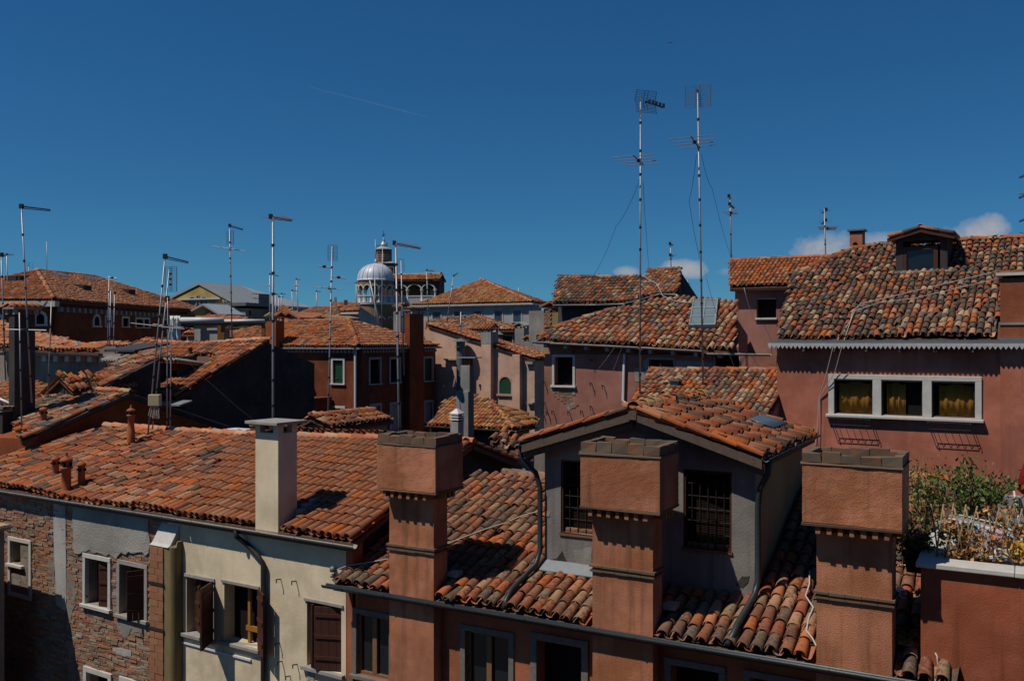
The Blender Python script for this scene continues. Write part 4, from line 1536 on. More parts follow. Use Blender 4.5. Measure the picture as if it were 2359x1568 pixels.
# flue breast between the two houses: hollow orange bricks in front, rounded cream side
b0 = fC.S((345, 1350), -.12)[0]; b1 = fC.S((376, 1350), -.12)[0]
zbt = fC.S((355, 1255), -.1)[1]
g = G()
g.box(b0, b1, -.10, SW + .02, 0, zbt)
br_o = g.make('flue_breast', MORTAR, rB)
g = G()
n = 8
prof = [(b1 + .0, -.10), (b1 + .16, -.09)] + [(b1 + .16 + .14 * math.sin(k * math.pi / 2 / n), -.09 + .14 - .14 * math.cos(k * math.pi / 2 / n)) for k in range(1, n + 1)] + [(b1 + .30, SW), (b1, SW)]
zs_ = [zbt - .02] * len(prof)
g.prism(prof, 0, [zbt + (.12 if s > 0 else 0) for a, s in prof])
g.make('flue_side', bpy.data.materials['plaster_attic_ochre'], br_o)
g = G(); g.hexa([(b0 - .02, -.13, zbt), (b1 + .16, -.13, zbt), (b1 + .16, SW, zbt), (b0 - .02, SW, zbt), (b0 - .02, -.05, zbt + .05), (b1 + .16, -.05, zbt + .05), (b1 + .2, SW, zbt + .45), (b0 + .03, SW, zbt + .45)])
g.make('flue_cap', STONE, br_o, bevel=.015)
z = zbt - .03
row = 0
while z > CAMZ - 9.6:
    if row in (5, 12):
        G().box(b0 - .02, b1 + .02, -.135, -.10, z - .06, z - .01).make('iron_strap', IRON, br_o); z -= .07; row += 1; continue
    h = .155
    nb = 2
    sp = b0 + (b1 - b0) * (.38 if row % 2 else .62)
    for x0, x1 in ((b0, sp), (sp, b1)):
        G().box(x0 + .006, x1 - .006, -.118 - random.uniform(0, .012), -.08, z - h + .01, z, .004).make('brick', BRICKO, br_o)
    z -= h
    row += 1
# damp and broken render on the attic front
for q in ([k3(238, 940), k3(290, 935), k3(320, 905), k3(345, 960), k3(340, 1000), k3(240, 985)], [k3(1215, 1080), k3(1240, 1030), k3(1280, 1025), k3(1280, 1060), k3(1240, 1095)]):
    patch(rD, q, .006, P_DARK, 'damp_patch', .03, wD)
for q in ([k3(895, 380), k3(925, 400), k3(920, 440), k3(893, 430)], [k3(1235, 540), k3(1260, 535), k3(1255, 570), k3(1235, 565)], [k3(238, 690), k3(262, 695), k3(255, 730), k3(238, 725)], [k3(380, 900), k3(470, 880), k3(470, 990), k3(400, 985)]):
    patch(rD, q, .008, P_GREY, 'render_patch', .02, wD)
# flue pots on the brick house roof
for q, h, r, k in ((k1(285, 525), .56, .085, 'hood'), (k1(340, 600), 1.0, .11, 'ball'), (k1(418, 568), .62, .085, 'hood')):
    a, s = fC.R(q, plC)
    flue_pot(rB, (a, s, pz(plC, a, s)), h, r, TERRA, k)
a, s = fC.R(k1(670, 300), plC)

# ================================================================== unseen house behind the camera, added to block sky light from the fronts
rNear = empty('house', 'unseen house on the near side of the street, added to block sky light', 'house', (2, -1.6, 0))
G().box(-13, 11, -9, 0, 0, CAMZ + 4.5).make('wall', P_PINKN, rNear)
G().box(-13.4, 11.4, -9.3, .35, CAMZ + 4.5, CAMZ + 4.7).make('roof', T_OLD, rNear)

# ================================================================== dark house at the left edge whose shadow falls on the brick wall
rN0 = fC.root('house', 'dark house sliver at the far left edge below a gutter', 'house')
a1n = fC.S((10, 1300), SW - 1.02)[0]
zn0 = zC - .6
G().box(a1n - 6, a1n, SW - 9, SW - 1.02, 0, zn0 - .1).make('wall', P_BRK, rN0)
G().box(a1n - 6.2, a1n + .16, SW - 9, SW - .95, zn0 - .1, zn0 + .02).make('roof_slab', T_DARK, rN0)
gutter(rN0, (a1n + .2, SW - 9, zn0), (a1n + .2, SW - .95, zn0), GUT_L, .06)

# ================================================================== rose house on the right with the big old roof
fM = Fr(31, (2000, 792), 24)
zM = fM.z
WM = .30
rM = fM.root('house', 'rose plastered house on the right with a large old tiled roof and curtained windows', 'house')
plM = (0, .28, zM + .17, 0, .43)
aML = fM.S((1770, 800), 0)[0]
aMR = fM.S((2500, 800), 0)[0]
pM = [fM.R(q, plM) for q in ((1822, 640), (1900, 603), (1962, 577), (2025, 567))]
rM_s = pM[-1][1]
polyM = [(fM.R((1786, 786), plM)[0], .28), (aMR, .28), (aMR, rM_s), pM[3], pM[2], pM[1], pM[0]]
# dormer on the slope
aD0, sD0 = fM.R((2062, 630), plM)
aD1, zDt = fM.S((2184, 630), sD0)
# chimney standing on the eaves at the right
cS = .14
cA0, cZ1 = fM.S((2304, 628), cS)
cA1 = cA0 + 1.25
holesM = [[(aD0 - .05, sD0), (aD1 + .05, sD0), (aD1 + .05, sD0 + 1.9), (aD0 - .05, sD0 + 1.9)], [(cA0 - .1, 0), (cA1, 0), (cA1, 1.2), (cA0 - .1, 1.2)]]
tiles(rM, fM, plM, polyM, T_DARK, pitch=.184, step=.365, holes=holesM, seed=31, n_ind=300, wob=.03, jit=1.3, start=.28)
ridge(rM, [(p[0], p[1], pz(plM, *p) + .08) for p in pM] + [(aMR, rM_s, pz(plM, aMR, rM_s) + .08)], T_MIX, .12)
solid(rM, [(polyM[0][0] + .06, WM + .30), (aMR, WM + .30), (aMR, rM_s), pM[3], pM[1], (pM[0][0] + .1, pM[0][1])], plM, .2, P_PINKM)
back(rM, [pM[3], (aMR, rM_s)], plM, 5.0, .43, P_PINKM)
wM = Wall(rM, fM, 'f', WM, P_PINKM, .28)
fr_ = []
for i, (tl, br) in enumerate(((zd(487, 1090), zd(706, 1297)), (zd(756, 1096), zd(990, 1307)), (zd(1043, 1103), zd(1290, 1317)))):
    w_, r_ = wM.window(tl, br, 0, fmat=STONE, fill='open', sill=False, sides=False, head=False, bottom=False)
    fr_.append(r_)
    t0, t1, z0, z1 = r_
    g = G(); f = .04
    wM.box(g, t0, t0 + f, z0, z1, -.14, -.08); wM.box(g, t1 - f, t1, z0, z1, -.14, -.08)
    wM.box(g, t0 + f, t1 - f, z0, z0 + f, -.14, -.08); wM.box(g, t0 + f, t1 - f, z1 - f, z1, -.14, -.08)
    g.make('sash', IRON if i else IRON, w_)
    # curtain hanging in folds from a rod
    V, Q = [], []
    c0, c1 = ((t0 + .07, t1 - .05), (t0 + .08, t0 + (t1 - t0) * .55), (t0 + .14, t1 - .05))[i]
    n = 40
    for j in range(n + 1):
        u = j / n
        t = c0 + (c1 - c0) * u
        for z, amp in ((z0 + .04, .028), ((z0 + z1) / 2, .02), (z1 - .09 - (.03 * math.sin(u * 9)), .008)):
            V.append(wM.P(t + (.02 * math.sin(u * 14 + i) if i == 1 else 0), z, -.2 + amp * math.sin(u * 17 + i * 2) + amp * .6 * math.sin(u * 37)))
    for j in range(n):
        for k in range(2): Q.append((3 * j + k, 3 * j + 3 + k, 3 * j + 4 + k, 3 * j + 1 + k))
    o = link('curtain', np_mesh('curtain', V, Q, CURT, True), w_)
    m_ = o.modifiers.new('t', 'SOLIDIFY'); m_.thickness = .004
    G().tube(wM.P(t0, z1 - .06, -.17), wM.P(t1, z1 - .06, -.17), .012, seg=6).make('curtain_rod', IRON, w_)
    G().box(t0 + .001, t1 - .001, WM + .02, WM + .27, z0 - .03, z0 + .012).make('sill', STONE, w_)
a0, a1 = fr_[0][0], fr_[2][1]
z0, z1 = fr_[0][2], fr_[0][3]
g = G()
fw = .15
wM.box(g, a0 - fw, a0, z0, z1, -.06, .05); wM.box(g, fr_[0][1], fr_[1][0], z0, z1, -.06, .05); wM.box(g, fr_[1][1], fr_[2][0], z0, z1, -.06, .05); wM.box(g, a1, a1 + fw, z0, z1, -.06, .05)
wM.box(g, a0 - fw, a1 + fw, z1, z1 + .13, -.06, .052)
sur = g.make('stone_surround', STONE, rM, bevel=.01)
g = G(); wM.box(g, a0 - fw - .05, a1 + fw + .05, z0 - .08, z0, -.02, .16, .003); g.make('sill', STONE, sur, bevel=.015)
# wrought iron flower-box racks under the sill
for q0, q1 in ((zd(472, 1320), zd(700, 1345)), (zd(1030, 1340), zd(1270, 1365))):
    t0, t1 = wM.p(q0)[0], wM.p(q1)[0]
    zt = z0 - .1
    g = G()
    r = .009
    for z, o in ((zt, .28), (zt - .17, .26)):
        g.tube(wM.P(t0, z, o), wM.P(t1, z, o), r, seg=5)
        for t in (t0, t1): g.tube(wM.P(t, z, o), wM.P(t, z, 0), r, seg=5)
    for i in range(7):
        t = t0 + (t1 - t0) * i / 6
        g.path([wM.P(t, zt + .02, .30), wM.P(t + .01 * (-1) ** i, zt - .09, .27), wM.P(t, zt - .17, .24), wM.P(t, zt - .19, .05)], r * .8, 5)
    for t in (t0, t1):
        g.path([wM.P(t, zt, .28), wM.P(t, zt + .03, .33), wM.P(t, zt - .02, .36), wM.P(t, zt - .06, .33)], r, 5)
    g.make('flower_box_rack', IRON, rM)
wM.build(aML + .16, cA0, 0, zM - .04)
wM2 = Wall(rM, fM, 'f', cS + .06, P_PINKM, .2)
wM2.build(cA0 + .002, aMR, 0, zM - .05, 'chimney_breast')
# eaves: lead gutter tray, board, white zigzag valance, brackets
G().box(aML + .05, aMR, .02, .34, zM - .02, zM + .1).make('gutter_tray', LEAD, rM)
G().box(aML, aMR, -.02, .3, zM - .04, zM - .022).make('eaves_board', WOOD_O, rM)
g = G()
t = .115
n = int((aMR - aML) / t)
g.box(aML, aMR, -.045, -.022, zM - .05, zM + .02)
for i in range(n):
    x = aML + i * t
    for s in (-.045, -.023):
        pass
    g.prism([(x, -.045), (x + t, -.045), (x + t, -.023), (x, -.023)], [zM - .051] * 4, zM - .05)
    b = len(g.v)
    for s in (-.045, -.023): g.v += [(x + .004, s, zM - .052), (x + t - .004, s, zM - .052), (x + t / 2, s, zM - .135)]
    g.f += [(b, b + 2, b + 1), (b + 3, b + 4, b + 5), (b, b + 3, b + 5, b + 2), (b + 1, b + 2, b + 5, b + 4), (b, b + 1, b + 4, b + 3)]
tag(g.make('zigzag_valance', plain('valance_white', (.5, .5, .5), .6, 0, .2, 8), rM))
for i in range(9):
    x = aML + .9 + i * .82
    if x < cA0 - .1: G().box(x, x + .09, .0, WM, zM - .2, zM - .05, .006).make('bracket', WOOD_O, rM)
# the red flue on the eaves
cM = G().box(cA0, cA1, cS, 1.1, zM - .02, cZ1 - .14).make('chimney', plaster('stucco_brick_red', (.36, .13, .075), .15, .25, .3, 30, .4), rM, bevel=.01)
cM['label'] = 'square red chimney on the eaves at the right edge'
zz = fM.S((2304, 745), cS)[1]
G().box(cA0 - .03, cA1 + .03, cS - .03, 1.12, zz - .03, zz + .02, .006).make('band', CEMENT, cM)
G().box(cA0 - .005, cA1 + .005, cS - .008, 1.108, zM + .0, zM + .16).make('flashing', LEAD, cM)
G().box(cA0 - .09, cA1 + .1, cS - .09, 1.2, cZ1 - .08, cZ1, .004).make('cap_slab', STONE, cM)
G().box(cA0 + .05, cA1 - .05, cS + .05, 1.05, cZ1 - .139, cZ1 - .081).make('flue_dark', DARK, cM)
for i in range(5):
    x = cA0 - .02 + i * .25
    G().box(x, x + .24, cS - .05, cS + .4, cZ1 + .002, cZ1 + .05, .006).make('cap_tile', T_ORG, cM)
# dormer
D_ = rM
zb0 = pz(plM, 0, sD0)
zeave = fM.S((2065, 548), sD0)[1]; zapex = fM.S((2117, 527), sD0)[1] - .03
am = (aD0 + aD1) / 2
g = G()
g.box(aD0 + .02, aD0 + .22, sD0 + .02, sD0 + 1.75, zb0 - .3, zeave); g.box(aD1 - .22, aD1 - .02, sD0 + .02, sD0 + 1.75, zb0 - .3, zeave)
g.prism([(aD0 + .02, sD0 + .03), (aD1 - .02, sD0 + .03), (aD1 - .02, sD0 + .1), (aD0 + .02, sD0 + .1)], zeave - .12, zeave)
dm = g.make('dormer', P_DARK, rM)
dm['label'] = 'gabled dormer with a dark square window on the big old roof'
g = G(); b = 0
g.v += [(aD0 + .02, sD0 + .05, zeave), (aD1 - .02, sD0 + .05, zeave), (am, sD0 + .05, zapex - .1), (aD0 + .02, sD0 + 2.2, zeave), (aD1 - .02, sD0 + 2.2, zeave), (am, sD0 + 2.2, zapex - .1)]
g.f += [(0, 1, 2), (5, 4, 3), (0, 2, 5, 3), (1, 4, 5, 2), (0, 3, 4, 1)]
g.make('gable', WOOD_D, dm)
wd = Wall(dm, fM, 'f', sD0 + .03, WOOD_D, .1)
t0, t1, z0, z1 = wd.rect(zd(898, 358), zd(1052, 465))
g = G()
wd.box(g, t0 - .12, t0, z0 - .05, z1 + .1, -.06, .0); wd.box(g, t1, t1 + .12, z0 - .05, z1 + .1, -.06, .0); wd.box(g, t0, t1, z1, z1 + .1, -.06, .0); wd.box(g, t0, t1, z0 - .06, z0, -.06, .0)
g.make('window_frame', WOOD_D, dm)
g = G(); wd.box(g, t0, t1, z0, z1, -.09, -.07); g.make('pane', GLASS, dm)
g = G(); wd.box(g, aD0 - .0, aD1 + .0, zb0 - .02, zb0 + .06, -.05, .12, .004); g.make('sill', STONE_G, dm)
U = arc_unit(7, .5, .09, .075); me = np_mesh('roof_tile', U[0], U[1], T_DARK, True)
hw = (aD1 - aD0) / 2 + .1
kk = (zapex - zeave) / hw
for sg in (1, -1):
    for i in range(9):
        for j in range(2):
            D = Vector((-sg, 0, kk)).normalized(); E = Vector((0, -sg, 0)) if False else Vector((0, sg, 0)); N = E.cross(D)
            if N.z < 0: E = -E; N = E.cross(D)
            O = Vector((am + sg * (hw + .08) - sg * (hw * .5) * j, sD0 - .16 + i * .21, zeave - .02 + (hw * .5) * j * kk + .05))
            o = link('roof_tile', me, dm)
            q = (hw * .62) / .5
            o.matrix_basis = Matrix(((E.x, D.x * q, N.x, O.x), (E.y, D.y * q, N.y, O.y), (E.z, D.z * q, N.z, O.z), (0, 0, 0, 1)))
ridge(dm, [(am, sD0 - .2, zapex + .1), (am, sD0 + 2.2, zapex + .1)], T_DARK, .1, .5)
for sg in (1, -1):
    P_ = []
    for s__ in (sD0 - .2, sD0 - .14):
        P_ += [(am, s__, zapex - .1), (am + sg * (hw + .1), s__, zeave - .14), (am + sg * (hw + .1), s__, zeave - .02), (am, s__, zapex + .04)]
    G().hexa([P_[0], P_[1], P_[5], P_[4], P_[3], P_[2], P_[6], P_[7]]).make('bargeboard', WOOD_D, dm)
    P_ = []
    for zz in (-.04, 0):
        P_ += [(am, sD0 - .18, zapex + zz), (am + sg * (hw + .08), sD0 - .18, zeave - .02 + zz), (am + sg * (hw + .08), sD0 + 2.2, zeave - .02 + zz), (am, sD0 + 2.2, zapex + zz)]
    G().hexa(P_).make('roof_bed', WOOD_D, dm)
# small pink flue behind the ridge
sb = rM_s + 1.6
c0, zt = fM.S((1957, 530), sb); c1 = fM.S((1987, 530), sb)[0]
cb = G().box(c0, c1, sb, sb + .5, zM + 1.5, zt - .12).make('chimney', plaster('stucco_pink', (.46, .21, .145), .1, .15, .3, 30, .2), rM, bevel=.01)
cb['label'] = 'slim pink chimney with a flat dark cap behind the ridge'
G().box(c0 - .07, c1 + .07, sb - .07, sb + .57, zt - .04, zt + .02).make('cap_slab', LEAD, cb)
G().box(c0 + .0, c1 - .0, sb + .0, sb + .5, zt - .119, zt - .041).make('flue_dark', BLACKM, cb)
# back slope in tiles
plMb = (0, rM_s, pz(plM, 0, rM_s), 0, -.43)
tiles(rM, fM, plMb, [(pM[3][0] - 1, rM_s + .1), (aMR, rM_s + .1), (aMR, rM_s + 4), (pM[3][0] - 1, rM_s + 4)], T_MIX, d=(0, -1), n_ind=0, lod=0, seed=33)
# white aerial cables over the roof and down the wall
wp = [fM.w(*(lambda q: (q[0], q[1], pz(plM, *q) + .16))(fM.R(p, plM))) for p in (zd(1430, 505), zd(950, 620), zd(700, 680), zd(640, 690), zd(590, 740), zd(580, 790))]
e = fM.w(*(lambda q: (q[0], -.06, q[1]))(fM.S(zd(480, 905), -.06)))
e2 = fM.w(*(lambda q: (q[0], .1, q[1]))(fM.S(zd(440, 1065), .1)))
e3 = fM.w(*(lambda q: (q[0], WM - .04, q[1]))(fM.S(zd(400, 1195), WM - .04)))
e4 = fM.w(*(lambda q: (q[0], WM - .04, q[1]))(fM.S(zd(390, 1370), WM - .04)))
e5 = fM.w(*(lambda q: (q[0], WM - .04, q[1]))(fM.S(zd(375, 1485), WM - .04)))
wire('pale aerial cable across the big old roof, left strand down the wall', wp + [e, e2, e3, e4, e5], .011)
e = fM.w(*(lambda q: (q[0], -.06, q[1]))(fM.S(zd(530, 905), -.06)))
e2 = fM.w(*(lambda q: (q[0], .1, q[1]))(fM.S(zd(490, 1050), .1)))
e3 = fM.w(*(lambda q: (q[0], WM - .05, q[1]))(fM.S(zd(405, 1190), WM - .05)))
e4 = fM.w(*(lambda q: (q[0], WM - .05, q[1]))(fM.S(zd(398, 1480), WM - .05)))
wp2 = [fM.w(*(lambda q: (q[0], q[1], pz(plM, *q) + .17))(fM.R(p, plM))) for p in (zd(1430, 550), zd(950, 665), zd(740, 690), zd(600, 740), zd(578, 800))]
wire('pale aerial cable across the big old roof, right strand beside the windows', wp2 + [e, e2, e3, e4], .010)

# ================================================================== life on the terrace
LEAF = NT('leaf_green')
_r = LEAF.n('NewGeometry').outputs['Random Per Island']
LEAF = LEAF.done(LEAF.ramp(_r, [(0, (.045, .085, .018)), (.5, (.075, .12, .025)), (1, (.11, .15, .035))]), .5)
LEAFL = NT('leaf_light_green')
_r = LEAFL.n('NewGeometry').outputs['Random Per Island']
LEAFL = LEAFL.done(LEAFL.ramp(_r, [(0, (.07, .12, .02)), (.5, (.13, .17, .035)), (1, (.18, .20, .05))]), .55)
LEAFA = NT('leaf_withered')
_r = LEAFA.n('NewGeometry').outputs['Random Per Island']
LEAFA = LEAFA.done(LEAFA.ramp(_r, [(0, (.34, .13, .03)), (.35, (.45, .22, .05)), (.7, (.28, .10, .03)), (1, (.5, .32, .12))]), .7)
PETAL = plain('petal_pink', (.65, .16, .27), .6, 0, .2, 30)
BARK = plain('bark_thin', (.10, .075, .05), .9, 0, .3, 20)
CANE = plain('cane_dry', (.34, .25, .17), .7, 0, .25, 14)


def leaves(root, centers, size, mat, name, rng, spread=.06, per=7, droop=0.0):
    """small folded leaves, each its own pair of quads, clustered round twig points"""
    V, Q = [], []
    for c in centers:
        for k in range(per):
            p = Vector(c) + Vector(rng.normal(0, spread, 3))
            d = Vector(rng.normal(0, 1, 3)) + Vector((0, 0, .25 - droop))
            d.normalize()
            s = d.orthogonal().normalized()
            s.rotate(Matrix.Rotation(rng.uniform(0, 6.28), 3, d))
            n = d.cross(s)
            L = size * rng.uniform(.6, 1.25); w = L * .27
            b = len(V)
            V += [tuple(p), tuple(p + d * L * .5 + s * w + n * L * .08), tuple(p + d * L), tuple(p + d * L * .5 - s * w + n * L * .08), tuple(p + d * L * .5 - n * L * .03)]
            Q += [(b, b + 1, b + 2, b + 4), (b, b + 4, b + 2, b + 3)]
    return tag(link(name, np_mesh(name, V, Q, mat), root), kind='stuff')


def shrub(name, label, base, tips, height_split, size, mat, per, spread, seed, group=None, cat='plant', rad=.014, pot=True, twigs=4):
    rng = np.random.default_rng(seed)
    root = empty(name, label, cat, base, group)
    g = G()
    cent = []
    for tp in tips:
        t = tp - base
        mid = t * height_split + Vector(rng.normal(0, .05, 3))
        g.path([(0, 0, 0), mid * .6, mid, t], rad, 5)
        for i in range(twigs):
            f = rng.uniform(.35, 1)
            p = mid.lerp(t, f) if f < 1 else t
            q = p + Vector(rng.normal(0, .16, 3)) + Vector((0, 0, .06))
            g.tube(p, q, rad * .5, rad * .25, 4)
            cent += [p.lerp(q, .5), q]
        cent.append(t)
    g.make('stem', BARK, root)
    leaves(root, cent, size, mat, 'foliage', rng, spread, per)
    if pot:
        G().lathe((0, 0, -.12), [(.0, -.22), (.12, -.22), (.16, .08), (.18, .08), (.18, .12), (.15, .12), (.14, .05), (.0, .05)], 14).make('pot', TERRA, root, smooth=True)
    return root


def onR_s(p, s):
    s -= .55
    a, z = fR.S(p, s)
    return fR.w(a, s, z)


zfl = zT - .85
b1_ = fR.w(A_T + .75, 3.6, zfl + .34)
tips = [onR_s(p, 3.6 + d) for p, d in ((zo(990, 60), .1), (zo(1150, 30), -.2), (zo(1290, 90), .2), (zo(900, 170), 0), (zo(1080, 190), .2), (zo(1220, 240), -.3), (zo(1350, 130), .1), (zo(950, 260), .2),
                                       (zo(1420, 290), .0), (zo(1560, 240), .2), (zo(1700, 220), -.1), (zo(1640, 330), .2), (zo(1770, 300), 0), (zo(1480, 380), -.2), (zo(1180, 380), .3), (zo(1330, 450), .1), (zo(1050, 480), -.2), (zo(1240, 560), 0), (zo(1120, 600), .1))]
b1_ = onR_s(zo(1160, 900), 3.5)
shrub('shrub', 'broad-leaved dark green shrub standing on the terrace before the grey parapet', b1_, tips, .55, .095, LEAF, 6, .085, 3)
tips = [onR_s(p, 3.4 + d) for p, d in ((zo(300, 60), .1), (zo(420, 40), -.2), (zo(520, 110), .2), (zo(640, 150), 0), (zo(720, 150), .2), (zo(370, 190), -.1), (zo(560, 250), .1), (zo(700, 300), .0), (zo(820, 340), .2),
                                       (zo(430, 330), 0), (zo(620, 400), .1), (zo(380, 500), .0), (zo(520, 600), .1), (zo(650, 560), -.1), (zo(760, 440), .1), (zo(420, 680), 0), (zo(560, 720), .1))]
b2_ = onR_s(zo(520, 960), 3.2)
shrub('shrub', 'feathery light green shrub rising beside the right chimney', b2_, tips, .5, .06, LEAFL, 7, .11, 5, rad=.011)
# pink geranium in a black hanging box on the terrace's left side
bp = onR_s(zo(390, 1260), 1.7)
tips = [onR_s(p, 1.7 + d) for p, d in ((zo(240, 960), 0), (zo(330, 920), .1), (zo(440, 960), -.05), (zo(500, 1000), .05), (zo(190, 1100), 0), (zo(290, 1080), -.1), (zo(400, 1080), .1), (zo(490, 1120), 0), (zo(350, 1180), -.1), (zo(440, 1200), .05))]
gr = shrub('geranium', 'pink geranium in a black hanging flower box on the coping', bp, tips, .5, .075, LEAFL, 12, .06, 8, rad=.008, pot=False)
rng = np.random.default_rng(4)
leaves(gr, [onR_s(p, 1.62) - bp for p in (zo(245, 945), zo(280, 960), zo(400, 980), zo(440, 970), zo(225, 1085), zo(240, 905))], .06, PETAL, 'blossom', rng, .025, 16)
uR = fR.u; vR = fR.v
g = G()
c = Vector((0, 0, 0))


def hx(a0, a1, s0, s1, z0, z1, k=0.0):
    return [tuple(uR * a + vR * s + Vector((0, 0, z))) for a, s, z in ((a0 + k, s0 + k, z0), (a1 - k, s0 + k, z0), (a1 - k, s1 - k, z0), (a0 + k, s1 - k, z0), (a0, s0, z1), (a1, s0, z1), (a1, s1, z1), (a0, s1, z1))]


g.hexa(hx(-.13, .13, -.32, .32, -.2, .02, .03)); g.make('flower_box', plain('black_plastic', (.015, .015, .016), .5), gr)
g = G()
for s in (-.25, .25):
    g.path([uR * .2 + vR * s + Vector((0, 0, .02)), uR * -.15 + vR * s + Vector((0, 0, .02)), uR * -.15 + vR * s + Vector((0, 0, -.25)), uR * .15 + vR * s + Vector((0, 0, -.25))], .008, 5)
g.make('bracket', IRON, gr)
# crossed canes along the front coping, and the withered vine on them
rc_ = empty('cane_trellis', 'trellis of crossed dry canes standing along the white coping', 'trellis', fR.w(A_T + .9, .78, zT))
base = rc_.location
SP = 1.33
for i, (p, q) in enumerate(((zo(608, 500), zo(720, 980)), (zo(800, 500), zo(690, 1000)), (zo(795, 590), zo(910, 1100)), (zo(950, 490), zo(820, 1110)), (zo(960, 560), zo(1100, 1250)), (zo(1135, 510), zo(970, 1220)),
                            (zo(1140, 580), zo(1225, 1100)), (zo(1305, 530), zo(1100, 1350)), (zo(1300, 620), zo(1430, 1270)), (zo(1470, 540), zo(1275, 1375)), (zo(1480, 660), zo(1560, 1100)), (zo(1635, 560), zo(1430, 1400)),
                            (zo(1640, 620), zo(1790, 1330)), (zo(1800, 640), zo(1640, 1330)), (zo(1800, 660), zo(1930, 1290)), (zo(1975, 570), zo(1780, 1430)))):
    a, b = onR_s(p, SP + .02 * (i % 2)), onR_s(q, SP - .02 * (i % 2))
    b.z = min(b.z, fR.w(0, 0, zT - .02).z)
    g = G(); m = (a + b) / 2 + Vector((random.uniform(-.012, .012), 0, 0))
    g.path([a - base, m - base, b - base], .0115, 6)
    for k in range(4):
        c = a.lerp(b, (k + .6) / 4.4) - base
        d = (b - a).normalized() * .008
        g.tube(c - d, c + d, .014, seg=6)
    g.make('cane', CANE, rc_, smooth=True)
vn = [onR_s(zo(x, y), SP + random.uniform(-.06, .06)) for x, y in ((1000, 1280), (1060, 1230), (1010, 1330), (1180, 920), (1190, 1000), (1150, 1040), (1030, 800), (860, 820), (780, 830), (1020, 930), (1280, 1140), (1250, 1260), (1350, 960),
      (1400, 970), (1470, 980), (1550, 980), (1500, 1130), (1450, 1240), (1420, 1170), (1540, 1150), (1580, 1230), (1640, 1230), (1690, 1010), (1710, 1060), (1640, 780), (1700, 780), (1430, 600), (1470, 640), (1530, 650), (1570, 660),
      (1760, 570), (1800, 600), (1830, 640), (1900, 850), (1930, 920), (1960, 980), (1640, 1390), (1600, 1400), (1400, 1330), (1290, 1340), (1810, 1080), (1900, 860), (1980, 1300), (1960, 1400), (1860, 870), (1480, 1220), (1520, 1080), (1630, 1020),
      (1750, 1050), (1780, 950), (900, 760), (960, 790), (880, 1150), (930, 1200), (1330, 1060), (1230, 1160))]
rv = empty('withered_vine', 'withered orange vine climbing the crossed canes', 'vine', base)
leaves(rv, [p - base for p in vn], .075, LEAFA, 'foliage', np.random.default_rng(9), .045, 11, .5)
g = G()
for a, b in zip(vn[::2], vn[1::2]):
    g.path([a - base, (a + b) / 2 - base + Vector((0, 0, -.04)), b - base], .004, 4)
for i in range(14):
    p = vn[(i * 4) % len(vn)]
    q = fR.w(A_T + .9 + i * .11, .78, zT - .02)
    g.path([p - base, (p + q) / 2 - base + Vector((.04, .02, 0)), q - base], .004, 4)
g.make('stem', BARK, rv)
rl = empty('dark_creeper', 'dark thin creeper lying over the corner of the coping', 'plant', fR.w(A_T + .3, .95, zT))
rng = np.random.default_rng(2)
leaves(rl, [fR.w(A_T + .2 + rng.uniform(0, .6), S_T + .4 + rng.uniform(0, .8), zT + rng.uniform(.02, .4)) - rl.location for _ in range(26)], .09, plain('leaf_dark_dry', (.05, .042, .022), .8), 'foliage', rng, .05, 9, .3)
low = empty('ground_plants', 'low green seedlings behind the white coping', 'plant', fR.w(A_T + 1.4, .95, zT))
leaves(low, [onR_s(p, 1.5 + rng.uniform(-.05, .15)) - low.location for p in (zo(900, 1000), zo(940, 1080), zo(880, 1230), zo(1200, 1300), zo(1330, 1290), zo(1500, 1340), zo(1560, 1360), zo(1260, 1320), zo(1000, 1000), zo(1430, 1330), zo(960, 900))], .07, LEAFL, 'foliage', rng, .06, 12)
# laundry rack
rk = empty('drying_rack', 'white drying rack hung with pale laundry behind the canes', 'drying rack', onR_s(zo(1400, 1150), 2.5))
b = rk.location
pts = [onR_s(zo(880, 715), 3.1), onR_s(zo(1200, 790), 2.8), onR_s(zo(1560, 870), 2.5), onR_s(zo(1850, 1010), 2.0)]
pts2 = [p + vR * .5 + Vector((0, 0, .0)) for p in pts]
g = G(); g.path([p - b for p in pts], .012, 6); g.path([p - b for p in pts2], .012, 6)
for p, q in zip(pts, pts2): g.tube(p - b, q - b, .008, seg=5)
for k in range(1, 6): g.tube(pts[0].lerp(pts2[0], k / 6) - b, pts[3].lerp(pts2[3], k / 6) - b, .004, seg=4)
for p in (pts[0], pts[3], pts2[0], pts2[3]): g.tube(p - b, Vector((p.x, p.y, zfl)) - b, .011, seg=6)
g.make('rack_frame', WHITEM, rk)


def cloth(label, p0, p1, drop, mat, seed):
    r = empty('laundry', label, 'laundry', (p0 + p1) / 2)
    V, Q = [], []
    n, m = 16, 6
    d = (p1 - p0)
    nrm = Vector((d.y, -d.x, 0)).normalized()
    for i in range(n + 1):
        for j in range(m + 1):
            u, v = i / n, j / m
            V.append(tuple(p0.lerp(p1, u) + Vector((0, 0, -drop * v + .012)) + nrm * (.02 + .03 * v * math.sin(u * 11 + seed) + .015 * v * math.sin(u * 23)) - r.location))
    for i in range(n):
        for j in range(m):
            k = i * (m + 1) + j
            Q.append((k, k + m + 1, k + m + 2, k + 1))
    o = link('fabric', np_mesh('fabric', V, Q, mat, True), r)
    q = o.modifiers.new('t', 'SOLIDIFY'); q.thickness = .004


